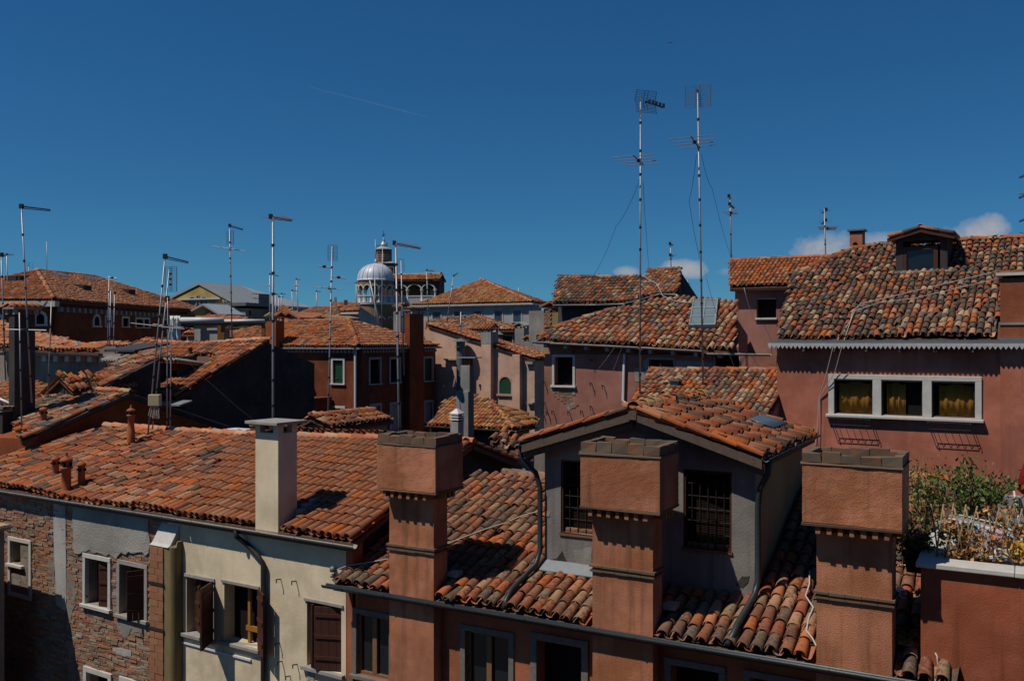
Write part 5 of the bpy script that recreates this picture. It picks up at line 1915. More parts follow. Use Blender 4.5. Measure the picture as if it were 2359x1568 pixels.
cloth('pale lilac sheet hanging on the drying rack', pts[1].lerp(pts[2], .1), pts[2].lerp(pts[3], .1), .55, plain('cloth_lilac', (.48, .47, .58), .9, 0, .06, 3), 1)
cloth('small blue and white towel on the drying rack', pts[1].lerp(pts[2], -.02), pts[1].lerp(pts[2], .3) + Vector((0, -.03, .01)), .16, plain('cloth_blue', (.25, .48, .60), .9, 0, .2, 30), 2)
cloth('pink cloth at the right end of the drying rack', pts[2].lerp(pts[3], -.25) + Vector((0, -.03, .01)), pts[2].lerp(pts[3], .45) + Vector((0, -.03, .01)), .2, plain('cloth_pink', (.66, .45, .55), .9, 0, .06, 3), 3)
# round white table, poles, folded red parasol
tb = onR_s(zo(1760, 1270), 1.9)
r = empty('table', 'round white garden table behind the canes', 'table', Vector((tb.x, tb.y, zfl)))
hgt = tb.z - zfl
G().lathe((0, 0, hgt), [(.0, -.03), (.44, -.03), (.46, -.015), (.46, 0), (.44, .008), (0, .008)], 28).make('tabletop', WHITEM, r, smooth=False)
for k in range(3):
    t = k * 2.1 + .4
    G().tube((.3 * math.cos(t), .3 * math.sin(t), hgt - .03), (.36 * math.cos(t), .36 * math.sin(t), 0), .02, seg=8).make('leg', WHITEM, r)
dsh = onR_s(zo(1710, 1190), 1.9)
r = empty('bowl', 'small steel bowl on the round white table', 'bowl', Vector((dsh.x, dsh.y, tb.z + .008)))
G().lathe((0, 0, 0), [(.0, .004), (.05, .0), (.085, .05), (.09, .055), (.08, .05), (.045, .01), (0, .008)], 16).make('body', LEAD_L, r, smooth=True)
for lab, p, q, m in (('white pole with a black tip leaning on the grey parapet', zo(1833, 195), zo(1920, 760), WHITEM), ('wooden pole with a black and orange tip at the right edge', zo(1950, 495), zo(1900, 900), WOOD_F)):
    a, b = onR_s(p, 4.15), onR_s(q, 3.7)
    b = a + (b - a) * ((a.z - zfl) / max(.2, a.z - b.z))
    r = empty('pole', lab, 'pole', b)
    G().tube((0, 0, 0), a - b, .018, seg=8).make('shaft', m, r)
    G().tube((a - b) * .93, (a - b) * 1.01, .022, seg=8).make('tip', BLACKM, r)
a, b = onR_s((2380, 1035), 4.0), onR_s((2356, 1138), 4.0)
r = empty('parasol', 'folded dark red parasol leaning at the right edge', 'parasol', b)
G().lathe((0, 0, 0), [(0.0, 0), (.10, .05), (.12, .3), (.08, .9), (.02, 1.4), (0, 1.45)], 10).make('canopy', plain('cloth_red', (.22, .02, .02), .8), r, smooth=True)
r.rotation_euler = (0, .28, 0)
ph = fR.w(A_T + .12, 4.1, zT)
r = empty('tile_stump', 'short row of ridge tiles beside the light green shrub', 'tiles', ph)
yl = onR_s(zo(1930, 1140), 1.7)
r2 = empty('yellow_bag', 'bright yellow bag behind the withered vine', 'bag', yl)
g = G(); g.lathe((0, 0, -.2), [(0, 0), (.11, .02), (.13, .12), (.09, .24), (.03, .28), (0, .28)], 12); g.make('bag_body', plain('yellow_plastic', (.75, .45, .02), .5, 0, .15, 12), r2, smooth=True)
bpy.data.objects.remove(r)
# white cables over the front roof
zz = lambda p: (lambda q: fR.w(q[0], q[1], pz(plR, *q) + .15))(fR.R(p, plR))
wire('white cable lying over the tiles between the left chimney and the attic', [zz(p) for p in (k2(1010, 905), k2(1100, 868), k2(1200, 830), k2(1310, 795), k3(120, 755), k3(225, 730))], .012)
wire('white cable at the far left end of the front gutter', [zz(p) for p in (zm(2, 150), zm(110, 110), zm(250, 90), zm(420, 60), zm(540, 38))], .011)
wire('white cable winding down the tiles left of the right chimney', [zz(p) for p in (k4(305, 1050), k4(305, 1120), k4(285, 1180), k4(325, 1240), k4(300, 1300), k4(290, 1360), k4(320, 1400), k4(340, 1440))], .014)
wire('dark cable hanging beside the ochre attic wall', [zz(p) for p in (k4(245, 600), k4(240, 700), k4(170, 850), k4(230, 950), k4(300, 1045))], .009, BLACKM)
wire('white cable on the tiles right of the right chimney', [zz(p) for p in (k4(745, 1030), k4(780, 1018), k4(835, 1028))], .013)
wire('white cable curling down at the corner of the terrace wall', [zz(k4(860, 1395)), zz(k4(915, 1412)), fR.w(*(lambda q: (q[0], .3, q[1]))(fR.S(k4(960, 1440), .3))), fR.w(*(lambda q: (q[0], .3, q[1]))(fR.S(k4(970, 1568), .3)))], .013)
sh = zz(k4(775, 1165))
r = empty('plastic_scrap', 'white plastic scrap caught between the tiles by the right chimney', 'litter', sh)
g = G(); g.hexa([tuple(Vector(p) + Vector((random.uniform(-.02, .02),) * 3)) for p in ((-.05, -.08, -.05), (.06, -.1, -.05), (.05, .1, -.03), (-.06, .08, -.03), (-.04, -.06, .05), (.05, -.05, .03), (.03, .08, .06), (-.05, .06, .05))]); g.make('scrap', WHITEM, r)
wd_ = zz(k4(825, 1420))
r = empty('weed', 'dry weed tuft growing in the tiles at the bottom right corner', 'weed', wd_)
leaves(r, [Vector((random.uniform(-.15, .1), random.uniform(-.1, .2), random.uniform(0, .15))) for _ in range(14)], .13, plain('weed_dry', (.17, .15, .05), .8), 'blades', np.random.default_rng(1), .03, 7)

# ================================================================== helper for the houses behind
def shell(root, fr, pl, poly, mat, drop=.14, z0=0.0, name='wall'):
    return solid(root, poly, pl, drop, mat, name, z0)


def eave_plane(fr, p1, p2, k, s=0.0, lift=.05):
    a1, z1 = fr.S(p1, s); a2, z2 = fr.S(p2, s)
    return (a1, s, z1 + lift, (z2 - z1) / (a2 - a1), k)


def dentils(root, w, t0, t1, z, n, mat, size=(.1, .12, .12), name='dentil'):
    for i in range(n):
        t = t0 + (t1 - t0) * (i + .5) / n
        g = G(); w.box(g, t - size[0] / 2, t + size[0] / 2, z - size[2], z, -.02, size[1]); g.make(name, mat, root)


# ------------------------------------------------------------------ N: faded rose house behind the attic, skylight in its roof
fN = Fr(29, zc(205, 805), 32.5)
rN = fN.root('house', 'faded rose house with chipped plaster and a skylight in its spotted roof', 'house')
plN = eave_plane(fN, zc(205, 805), zc(1270, 865), .43, 0, .06)
aNR = fN.S(zc(1720, 885), 0)[0]
topN = [fN.R(zc(*q), plN) for q in ((1478, 560), (1420, 540), (1150, 545), (905, 575), (720, 612), (520, 668), (380, 715))]
aNL = fN.S(zc(228, 785), 0)[0]
sky_c = [fN.R(zc(*q), plN) for q in ((1180, 757), (1355, 755), (1372, 580), (1210, 584))]
aNE = fN.R(zc(1476, 846), plN)[0]
polyN = [(aNL, 0), (aNE, 0)] + topN
tiles(rN, fN, plN, polyN, T_MIX, pitch=.22, step=.36, n_ind=300, seed=41, wob=.04, jit=1.3, lod=1, start=0)
ridge(rN, [(p[0], p[1], pz(plN, *p) + .07) for p in (topN[6], topN[5], topN[4])] + [(p[0], p[1], pz(plN, *p) + .07) for p in ()], T_DARK, .12)
ridge(rN, [(aNL + .05, .05, pz(plN, aNL, 0) + .1), (topN[6][0], topN[6][1], pz(plN, *topN[6]) + .07)], T_ORG, .12)
shell(rN, fN, plN, [(aNL + .15, .6), (aNE, .6), (topN[0][0], topN[0][1]), (topN[4][0], topN[4][1]), (topN[6][0], topN[6][1])], P_PINKN)
back(rN, [topN[4], topN[1]], plN, 3, .4, P_GREY)
wN = Wall(rN, fN, 'f', .3, P_PINKN)
wN.window(zc(342, 905), zc(457, 1085), .09, .03, fmat=STONE, fill='open')
w_, r_ = wN.window(zc(935, 922), zc(1088, 1060), .07, .03, fmat=STONE_G, fill='open', sill=False)
wN.leaf(w_, r_[1], r_[2], r_[3], .5, 30, plain('shutter_oxide', (.12, .04, .03), .7), -1, -.1)
wN.window(zc(1350, 890), zc(1500, 1060), .05, .02, fmat=STONE_G, fill='open', sill=False)
wN.build(aNL + .16, aNR, 0, min(pz(plN, aNL, 0), pz(plN, aNR, 0)) - .1)
for q0, q1, m in ((zc(205, 806), zc(318, 812), GUT_L), (zc(322, 814), zc(870, 842), STONE_G), (zc(890, 842), zc(1270, 864), STONE_G), (zc(1300, 880), zc(1700, 886), STONE_G)):
    a, z = fN.S(q0, -.05); b, y = fN.S(q1, -.05)
    gutter(rN, (a, -.05, z), (b, -.05, y), m, .075)
for i in range(12):
    a = aNL + .3 + i * .78
    if a < aNR - 1.2: G().box(a, a + .12, -.02, .3, pz(plN, a, 0) - .27, pz(plN, a, 0) - .13, .006).make('bracket', STONE_G, rN)
# pipe
t, z = fN.S(zc(780, 885), .22); t2, z2 = fN.S(zc(770, 1195), .22); t3, z3 = fN.S(zc(825, 1205), .22)
G().path([(t, .25, z), (t, .22, z - .1), (t2, .22, z2 + .1), (t2 + .1, .22, z2), (t3, .22, z3)], .05, 8).make('pipe', WHITEM, rN, smooth=True)
# skylight
g = G()
P0 = [(a, s, pz(plN, a, s)) for a, s in sky_c]
g.hexa([Vector(p) + Vector((0, 0, .02)) for p in P0] + [Vector(p) + Vector((0, 0, .22)) for p in P0])
sk = g.make('skylight', GUT, rN)
g = G()
ins = lambda f: [Vector(P0[0]).lerp(Vector(P0[2]), f), Vector(P0[1]).lerp(Vector(P0[3]), f), Vector(P0[2]).lerp(Vector(P0[0]), f), Vector(P0[3]).lerp(Vector(P0[1]), f)]
Q = ins(.04)
for a0_, a1_ in ((0, .48), (.52, 1)):
    b_ = [Q[0].lerp(Q[1], a0_), Q[0].lerp(Q[1], a1_), Q[3].lerp(Q[2], a1_), Q[3].lerp(Q[2], a0_)]
    G().hexa([p + Vector((0, 0, .215)) for p in b_] + [p + Vector((0, 0, .235)) for p in b_]).make('pane', GLASSB, sk)
g = G()
for f in (0, .33, .66, 1): g.tube(Q[0].lerp(Q[3], f) + Vector((0, 0, .25)), Q[1].lerp(Q[2], f) + Vector((0, 0, .25)), .022, seg=6)
for f in (0, .5, 1): g.tube(Q[0].lerp(Q[1], f) + Vector((0, 0, .25)), Q[3].lerp(Q[2], f) + Vector((0, 0, .25)), .026, seg=6)
g.make('glazing_bar', plain('frame_zinc', (.38, .40, .40), .5, .2), sk)
# bare brick under the window, with white plaster remains
wN.P = wN.P
outN = [wN.p(zc(*q)) for q in ((338, 1108), (470, 1108), (455, 1150), (440, 1180), (478, 1205), (450, 1235), (410, 1200), (360, 1165))]
z = min(p[1] for p in outN)
row = 0
while z < max(p[1] for p in outN):
    a = min(p[0] for p in outN) + (row % 2) * .12
    while a < max(p[0] for p in outN):
        if inside(outN, np.array([a + .11]), np.array([z + .03]))[0]:
            g = G(); wN.box(g, a, a + .225, z, z + .058, -.02, random.uniform(.006, .02), .005); g.make('brick', BRICK, rN)
        a += .245
    z += .072; row += 1
for qs in (((318, 1085), (340, 1085), (345, 1140), (325, 1130)), ((458, 1085), (482, 1085), (470, 1140), (452, 1140)), ((325, 900), (342, 905), (340, 1000), (325, 960)), ((458, 905), (476, 930), (470, 1020), (459, 1020)),
           ((905, 925), (932, 920), (930, 1010), (895, 1000)), ((1095, 925), (1340, 940), (1340, 975), (1180, 975), (1110, 985)), ((840, 975), (905, 970), (905, 1060), (850, 1060)), ((415, 1205), (470, 1190), (480, 1215), (430, 1240))):
    pl_ = [wN.p(zc(*q)) for q in qs]
    g = G()
    ar = sum(pl_[i][0] * pl_[(i + 1) % len(pl_)][1] - pl_[(i + 1) % len(pl_)][0] * pl_[i][1] for i in range(len(pl_)))
    pl_ = pl_ if ar > 0 else pl_[::-1]
    g.face([wN.P(t, z, .012) for t, z in pl_])
    for i in range(len(pl_)):
        t, z = pl_[i]; t2, z2 = pl_[(i + 1) % len(pl_)]
        g.face([wN.P(t, z, .012), wN.P(t, z, -.01), wN.P(t2, z2, -.01), wN.P(t2, z2, .012)])
    g.make('render_patch', CEMENT, rN)
for q in ((280, 1060), (280, 1190), (270, 1250), (300, 1250), (335, 1245), (435, 1250), (515, 1245), (575, 925), (575, 1070), (575, 1215), (650, 1085), (470, 870)):
    t, z = wN.p(zc(*q))
    g = G().tube(wN.P(t, z, -.02), wN.P(t, z, .16), .016, seg=5); g.tube(wN.P(t, z + .05, .15), wN.P(t + .02, z - .12, .15), .014, seg=5)
    g.make('wall_peg', IRON, rN)

# ------------------------------------------------------------------ O: higher dark house behind it
fO = Fr(29, zc(330, 577), 40)
rO = fO.root('house', 'high dark house with a sagging gutter and a blackened roof behind the skylight roof', 'house')
plO = eave_plane(fO, zc(330, 577), zc(860, 566), .43)
tO = [fO.R(zc(*q), plO) for q in ((930, 410), (860, 410), (365, 405))]
aO0, aO1 = 0.0, fO.S(zc(870, 566), 0)[0]
tiles(rO, fO, plO, [(aO0, 0), (aO1, 0)] + tO, T_DARK, pitch=.2, step=.34, n_ind=150, seed=42, lod=1, wob=.03, start=0)
plO2 = eave_plane(fO, zc(860, 545), zc(1110, 512), .43)
tO2 = [fO.R(zc(*q), plO2) for q in ((1137, 358), (930, 366))]
aO2 = fO.S(zc(1112, 512), 0)[0]
tiles(rO, fO, plO2, [(aO1 - .1, 0), (aO2, 0)] + tO2, T_MIX, pitch=.2, step=.34, n_ind=100, seed=43, lod=1, start=0)
ridge(rO, [(p[0], p[1], pz(plO, *p) + .06) for p in (tO[2], tO[1])], T_DARK)
ridge(rO, [(p[0], p[1], pz(plO2, *p) + .06) for p in (tO2[1], tO2[0])], T_MIX)
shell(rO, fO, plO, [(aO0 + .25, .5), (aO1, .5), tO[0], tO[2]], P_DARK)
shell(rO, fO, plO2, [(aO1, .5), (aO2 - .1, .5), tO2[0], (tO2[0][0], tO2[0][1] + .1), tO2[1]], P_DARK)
for q0, q1 in (((335, 577), (600, 576)), ((600, 576), (780, 570)), ((780, 568), (880, 545)), ((880, 543), (1000, 509)), ((1000, 508), (1108, 512))):
    a, z = fO.S(zc(*q0), -.06); b, y = fO.S(zc(*q1), -.06)
    gutter(rO, (a, -.06, z), (b, -.06, y), GUT_L, .07)
back(rO, [tO[2], tO[0]], plO, 3, .43, P_DARK)
back(rO, [tO2[1], tO2[0]], plO2, 3, .43, P_DARK)

# ------------------------------------------------------------------ Q: pink tower house
fQ = Fr(29, zc(1442, 474), 36)
rQ = fQ.root('house', 'dusty pink top storey with one square black window left of the big roof', 'house')
plQ = (0, 0, fQ.z + .05, 0, .43)
aQ1 = fQ.S(zd(560, 570), 0)[0]
tQ = [fQ.R(zd(540, 412), plQ), fQ.R(zc(1447, 306), plQ)]
tiles(rQ, fQ, plQ, [(0, 0), (aQ1 + 2, 0), (aQ1 + 2, tQ[1][1]), tQ[1]], T_ORG, pitch=.175, step=.33, n_ind=220, seed=44, lod=1, wob=.012, jit=.8, start=0)
ridge(rQ, [(tQ[1][0], tQ[1][1], pz(plQ, *tQ[1]) + .06), (aQ1 + 2, tQ[1][1], pz(plQ, *tQ[1]) + .06)], T_ORG)
wQ = Wall(rQ, fQ, 'f', .35, P_PINKN)
wQ.mat = plaster('plaster_dusty_pink', (.40, .21, .175), .12, .15, .3, 30, .2)
wQ.window(zd(43, 632), zd(155, 742), .0, .03, fill='open', sides=False, head=False)
aQ0 = fQ.S(zc(1474, 600), .35)[0]
wQ.build(aQ0, aQ1 + 2, 0, fQ.z - .05)
shell(rQ, fQ, plQ, [(aQ0, .66), (aQ1 + 2, .66), (aQ1 + 2, tQ[1][1]), (aQ0, tQ[1][1])], wQ.mat)
back(rQ, [(aQ0, tQ[1][1]), (aQ1 + 2, tQ[1][1])], plQ, 3, .43, wQ.mat)
G().box(0, aQ1 + 2, 0, .36, fQ.z - .12, fQ.z - .04).make('eaves_board', WOOD_D, rQ)

# ------------------------------------------------------------------ P: low roof between attic and rose house
fP = Fr(29, zc(945, 990), 29.5)
rP = fP.root('house', 'low house with a spotted tiled roof tucked between the attic and the right house', 'house')
a2_, z2_ = fP.S(zc(1680, 990), 0)
plP = (0, 0, fP.z + .0, (z2_ - fP.z) / a2_, .33)
lv = fP.R(zc(835, 1195), plP)
tiles(rP, fP, plP, [(lv[0], lv[1]), (lv[0], -4.6), (a2_ + .8, -4.6), (a2_ + .8, 0), (0, 0)], T_MIX, pitch=.175, step=.34, n_ind=300, seed=45, lod=1, wob=.02)
ridge(rP, [(0, 0, fP.z + .06), (a2_ + .8, 0, pz(plP, a2_ + .8, 0) + .06)], T_ORG, .1, .42)
ridge(rP, [(lv[0], lv[1], pz(plP, *lv) + .05), (0, 0, fP.z + .05)], T_ORG, .1, .42)
shell(rP, fP, plP, [(lv[0] + .1, -4.4), (a2_ + .8, -4.4), (a2_ + .8, .0), (.1, 0), (lv[0] + .1, lv[1])], P_PINKN)
a, s = fP.R(zc(1090, 1105), plP)
g = G(); g.box(a - .12, a + .12, s, s + .22, pz(plP, a, s) + .05, pz(plP, a, s) + .24); g.box(a - .17, a + .17, s - .06, s + .26, pz(plP, a, s) + .24, pz(plP, a, s) + .28); g.make('roof_vent', LEAD, rP)

# ------------------------------------------------------------------ S: oxblood corner house in the middle
fS = Fr(29, zb(683, 847), 50)
rS = fS.root('house', 'oxblood red corner house with a bright hipped roof and white window frames', 'house')
plS = (0, 0, fS.z + .06, 0, .43)
apx = fS.R(zb(620, 675), plS)
zap = pz(plS, *apx)
plS2 = (0, 0, fS.z + .06, (zap - fS.z - .06) / apx[0], 0)
lS = fS.R(zk(740, 558), plS)
fr_poly = [(lS[0], 0), (0, 0), apx, fS.R(zb(215, 685), plS), fS.R(zk(1470, 385), plS), fS.R(zk(1100, 475), plS), lS]
tiles(rS, fS, plS, fr_poly, T_ORG, pitch=.2, step=.36, n_ind=150, seed=51, lod=1, wob=.03, jit=1.3, start=0)
sE = fS.A(zb(1200, 845), 0)[0]
rt_poly = [(0, 0), (0, sE), fS.R(zb(1185, 832), plS2), fS.R(zb(1090, 800), plS2), fS.R(zb(965, 768), plS2), apx]
tiles(rS, fS, plS2, rt_poly, T_PINK, d=(-1, 0), pitch=.2, step=.36, n_ind=150, seed=52, lod=1, wob=.01, jit=.6)
ridge(rS, [(0, 0, fS.z + .12), (apx[0], apx[1], zap + .07)], T_ORG, .14)
ridge(rS, [(q[0], q[1], pz(plS, *q) + .06) for q in (fr_poly[3], apx)], T_ORG, .12)
ridge(rS, [(q[0], q[1], pz(plS2, *q) + .05) for q in (apx, rt_poly[4])], T_DARK, .1)
aS0 = fS.S(zb(200, 900), .3)[0]
G().prism([(lS[0], .62), (-.6, .62), (-.6, sE - .1), (apx[0] - 1, sE - .1), (lS[0], lS[1])], 0, fS.z - .1).make('wall', P_OXIDE, rS)
shell(rS, fS, plS, [(lS[0], .62), (-.5, .62), apx, fr_poly[3], fr_poly[4], lS], P_OXIDE, .14, fS.z - .3, 'roof_core')
wS = Wall(rS, fS, 'f', .3, P_OXIDE)
wS.window(zb(522, 925), zb(585, 1072), .13, .05, fill=GREEN)
wS.window(zb(518, 1225), zb(588, 1420), .13, .05, fill=P_OXIDE, sill=False)
wS.window(zb(238, 957), zb(278, 1060), .04, .02, fmat=P_OXIDE, fill='open', sill=False)
wS.build(aS0 - 3, -.3, 0, fS.z - .08)
wS2 = Wall(rS, fS, 'r', -.3, P_OXIDE)
for i, (tl, br, fl) in enumerate(((zb(752, 922), zb(812, 1070), 'open'), (zb(880, 920), zb(935, 1062), 'open'), (zb(1093, 916), zb(1140, 1052), GREEN),
                                  (zb(757, 1215), zb(814, 1390), GREYSH), (zb(883, 1205), zb(934, 1362), GREYSH), (zb(1097, 1192), zb(1140, 1305), GREYSH))):
    wS2.window(tl, br, .14, .05, fmat=plain('frame_greyed', (.40, .37, .37), .8) if i == 0 else bpy.data.materials['frame_greyed'], fill=fl, sill=True)
wS2.build(.301, sE - .2, 0, fS.z - .08)
G().box(-8.6, .05, -.02, .05, fS.z - .09, fS.z - .0).make('gutter', GUT_L, rS)
G().box(-.0, .08, .052, sE, fS.z - .09, fS.z - .0).make('gutter', GUT_L, rS)
dentils(rS, wS, aS0, -.35, fS.z - .14, 20, STONE_G, (.14, .2, .16))
dentils(rS, wS2, .5, sE - .3, fS.z - .14, 26, STONE_G, (.14, .2, .16))
G().tube((-.42, .22, fS.z - .1), (-.42, .22, 0), .075, seg=8).make('downpipe', WHITEM, rS)
c0 = fS.S(zk(1473, 500), -.35)[0]; c1, z1 = fS.S(zk(1577, 345), -.35)
s1 = fS.A(zk(1667, 400), c1)[0]
o = G().box(c0, c1, -.35, s1, 0, z1).make('chimney', plaster('stucco_orange_red', (.40, .135, .06), .15, .25, .3, 24, .3), rS, bevel=.01)
o['label'] = 'orange red chimney with a tiled hood left of the oxblood house'
chimney_cap_tiles(o, c0, c1, -.35, s1, z1, T_ORG, rise=.25)
zz = fS.S(zk(1500, 785), -.35)[1]
G().box(c0 - .05, c1 + .05, -.4, s1 + .05, zz - .06, zz + .03).make('band', CEMENT, o)
sf = fS.A(zb(970, 900), -.25)[0]
c0 = -.25; c1, z1 = fS.S(zf(1006, 1232), sf)
s1 = fS.A(zf(1202, 1300), c1)[0]
o = G().box(c0, c1, sf, s1, 0, z1).make('chimney', P_RUST, rS, bevel=.01)
o['label'] = 'tall dark rust chimney climbing the shaded side of the oxblood house'
chimney_cap_tiles(o, c0, c1, sf, s1, z1, T_DARK, rise=.2, along='s')
c0, z1 = fS.S(zf(777, 1195), sf + 2.5); c1 = fS.S(zf(880, 1195), sf + 2.5)[0]
o = G().box(c0, c1, sf + 2.5, sf + 3.4, 4, z1).make('chimney', CEMENT, rS, bevel=.01)
o['label'] = 'pale grey chimney with a tiled hood behind the rust chimney'
chimney_cap_tiles(o, c0, c1, sf + 2.5, sf + 3.4, z1, T_MIX, rise=.3)
# little annex in front of it
rAx = fS.root('annex', 'small red annex with a lean-to tile roof below the air conditioner', 'annex')
a0, z0 = fS.S(zb(110, 1150), -2.2); a1, z1 = fS.S(zb(342, 1140), -2.2)
plA = (a0, -2.2, z0, 0, .5)
top_ = [fS.R(zb(150, 1062), plA), fS.R(zb(110, 1050), plA)]
tiles(rAx, fS, plA, [(a0, -2.2), (a1, -2.2), (a1 - .4, -1.9), top_[0], top_[1]], T_OLD, pitch=.2, n_ind=60, seed=55, lod=1)
solid(rAx, [(a0, -2.0), (a1 - .15, -2.0), (a1 - .15, .2), (a0, .2)], (0, 0, z0 - .1, 0, 0), 0, P_OXIDE)
G().box(fS.S(zb(220, 1210), -2.0)[0], a1 - .3, -2.01, -1.9, z0 - 1.6, fS.S(zb(220, 1210), -2.0)[1]).make('dark_opening', DARK, rAx)

# ------------------------------------------------------------------ V: pale pink gabled wall
fV = Fr(29, zb(1130, 705), 58)
rV = fV.root('house', 'pale pink blank gable wall with a green arched shutter window', 'house')
a1, z1 = fV.S(zb(1785, 912), 0)
plV = (0, 0, fV.z + .02, (z1 - fV.z) / a1, 0)
aV0 = fV.S(zb(1092, 718), 0)[0]
tiles(rV, fV, plV, [(-.1, -.12), (a1 + .1, -.12), (a1 + .1, 2.4), (-.1, 2.4)], T_PINK, d=(-1, 0), pitch=.2, step=.36, n_ind=200, seed=56, lod=1, jit=1.3)
wV = Wall(rV, fV, 'f', 0, P_PALE)
wV.build(aV0, a1, 0, z1 - .15, top=[(a1, z1 - .12), (0, fV.z - .1), (aV0, fV.z - .35)])
solid(rV, [(0, .31), (a1, .31), (a1, 2.3), (0, 2.3)], plV, .2, P_PALE)
solid(rV, [(aV0, .31), (0, .31), (0, 2.3), (aV0, 2.3)], (0, 0, fV.z - .3, 0, 0), 0, P_PALE)
wV.arch(zb(1567, 1030), zb(1640, 1138), .1, plain('surround_pink', (.5, .33, .27), .8), GREEN)
for (x0, x1, yt, yb, capped) in ((1450, 1510, 748, 1182, 1), (1645, 1692, 890, 1400, 0)):
    c0, zt = fV.S(zb(x0, yt), -.4); c1 = fV.S(zb(x1, yt), -.4)[0]
    zz = fV.S(zb(x0, yb), -.4)[1]
    o = G().box(c0, c1, -.4, .02 if not capped else .5, zz if capped else 0, zt).make('chimney' if capped else 'pilaster', P_PALE, rV, bevel=.01)
    if capped:
        zg_ = fV.S(zb(x0, 822), -.4)[1]
        G().box(c0 - .012, c1 + .012, -.412, .512, zg_, zt + .004).make('grey_render', CEMENT, o)
        chimney_cap_tiles(o, c0, c1, -.4, .5, zt, T_ORG, rise=.3)
for q0, q1 in (((1225, 915), (1305, 925)), ((1452, 1000), (1505, 1003)), ((1433, 1073), (1520, 1077)), ((1738, 935), (1782, 950)), ((1745, 1188), (1783, 1200))):
    t, z = fV.S(zb(*q0), 0); t2, z2 = fV.S(zb(*q1), 0)
    G().box(t, t2, -.2, .01, z2, z).make('stone_ledge', STONE_G, rV)
t, z = fV.S(zb(1322, 800), -.6)
o = G().tube((t, -.6, z), (t, -.6, z - 8), .27, seg=12).make('flue_pipe', LEAD, rV)
G().lathe((t, -.6, z), [(.3, -.45), (.42, -.42), (.27, -.4), (.27, -.1), (.5, -.08), (.1, .1), (0, .12)], 12).make('flue_cowl', LEAD, o)

# ------------------------------------------------------------------ W: low hipped house in front of the pale gable
fW = Fr(29, zl(1165, 775), 40)
rW = fW.root('house', 'low house with a hipped orange roof and an ochre side below the pale gable', 'house')
plW = (0, 0, fW.z + .06, 0, .42)
apW = fW.R(zl(905, 452), plW)
plW2 = (0, 0, fW.z + .06, (pz(plW, *apW) - fW.z - .06) / apW[0], 0)
aW0 = fW.S(zl(152, 745), 0)[0]
pW = [(aW0, 0), (0, 0), apW] + [fW.R(zl(*q), plW) for q in ((705, 395), (490, 400), (325, 465), (300, 590), (165, 700))]
tiles(rW, fW, plW, pW, T_GOLD, pitch=.2, step=.34, n_ind=220, seed=57, lod=1, wob=.03, start=0)
sW = fW.A(zl(1398, 640), 0)[0]
tiles(rW, fW, plW2, [(0, 0), (0, sW), fW.R(zl(1385, 612), plW2), apW], T_GOLD, d=(-1, 0), pitch=.22, step=.5, n_ind=80, seed=58, lod=1)
ridge(rW, [(0, 0, fW.z + .12), (apW[0], apW[1], pz(plW, *apW) + .07)], T_GOLD, .13)
G().prism([(aW0, .3), (-.3, .3), (-.3, sW), (aW0, sW)], 0, fW.z - .1).make('wall', P_DARK, rW)
G().box(-.3, -.29, .31, sW, 0, fW.z - .12).make('side_wall', P_OCHRE, rW)
shell(rW, fW, plW, [(aW0, .3), (-.3, .3), apW] + pW[3:6], P_DARK, .14, fW.z - .3, 'roof_core')
gutter(rW, (aW0, -.05, fW.z), (.08, -.05, fW.z), GUT, .07)
gutter(rW, (.08, -.05, fW.z), (.08, sW, fW.z), GUT, .07)

# ------------------------------------------------------------------ X: low patch of roof behind the parapet
fX = Fr(29, zl(1150, 1000), 25)
rX = fX.root('outhouse', 'low outhouse roof of loose brown tiles behind the lead capped parapet', 'outhouse')
plX = (0, 0, fX.z, -.12, .34)
pX = [fX.R(zl(*q), plX) for q in ((885, 872), (1150, 1003), (1380, 1062), (1380, 960), (1220, 852), (1050, 805))]
tiles(rX, fX, plX, pX, T_OLD, d=(-.25, .97), pitch=.2, step=.33, n_ind=160, seed=59, lod=1, jit=1.8)
G().prism([(p[0] + .1, p[1] + .15) for p in pX], 0, [pz(plX, *p) - .3 for p in pX]).make('wall', P_GREY, rX)
g = G(); g.box(pX[1][0] + .9, pX[1][0] + 2.4, -.5, -.2, 0, fX.z + .15); g.make('brick_wall', P_BRK, rX)

# ------------------------------------------------------------------ grey flue tower, white flue
fG = Fr(29, zb(1320, 960), 36)
rG = fG.root('chimney', 'tall grey rendered chimney with a thin metal lid in the middle distance', 'chimney')
c1 = fG.S(zb(1378, 960), 0)[0]; s1 = fG.A(zb(1405, 960), c1)[0]
G().box(0, c1, 0, s1, 2, fG.z).make('shaft', CEMENT, rG, bevel=.01)
zl_ = fG.S(zb(1300, 1120), -.1)[1]
x0 = fG.S(zb(1292, 1150), -.1)[0]
G().box(x0, c1 - .002, -.1, s1 - .003, 2, zl_).make('base', CEMENT, rG, bevel=.01)
for i in range(4):
    x = .03 + (c1 - .12) * i / 3
    G().box(x, x + .07, .03, .12, fG.z, fG.z + .3).make('brick_stub', BRICKO, rG)
    G().box(x, x + .07, s1 - .12, s1 - .03, fG.z, fG.z + .3).make('brick_stub', BRICKO, rG)
G().box(-.12, c1 + .3, -.1, s1 + .12, fG.z + .3, fG.z + .34).make('lid', LEAD_L, rG)
dz = fG.S(zb(1295, 1068), -.15)
rdsh = empty('satellite_dish', 'grey satellite dish on the left of the tall grey chimney', 'satellite dish', fG.w(dz[0], -.2, dz[1]))
g = G(); g.lathe((0, 0, 0), [(0, .0), (.13, .02), (.25, .065), (.255, .075), (.13, .035), (0, .015)], 18)
o = g.make('dish', LEAD, rdsh, smooth=True); o.rotation_euler = (1.35, 0, 1.75 + 3.14)
G().tube((0, 0, -.2), (-.45, -.35, -.12), .015, seg=6).make('feed_arm', BLACKM, rdsh)
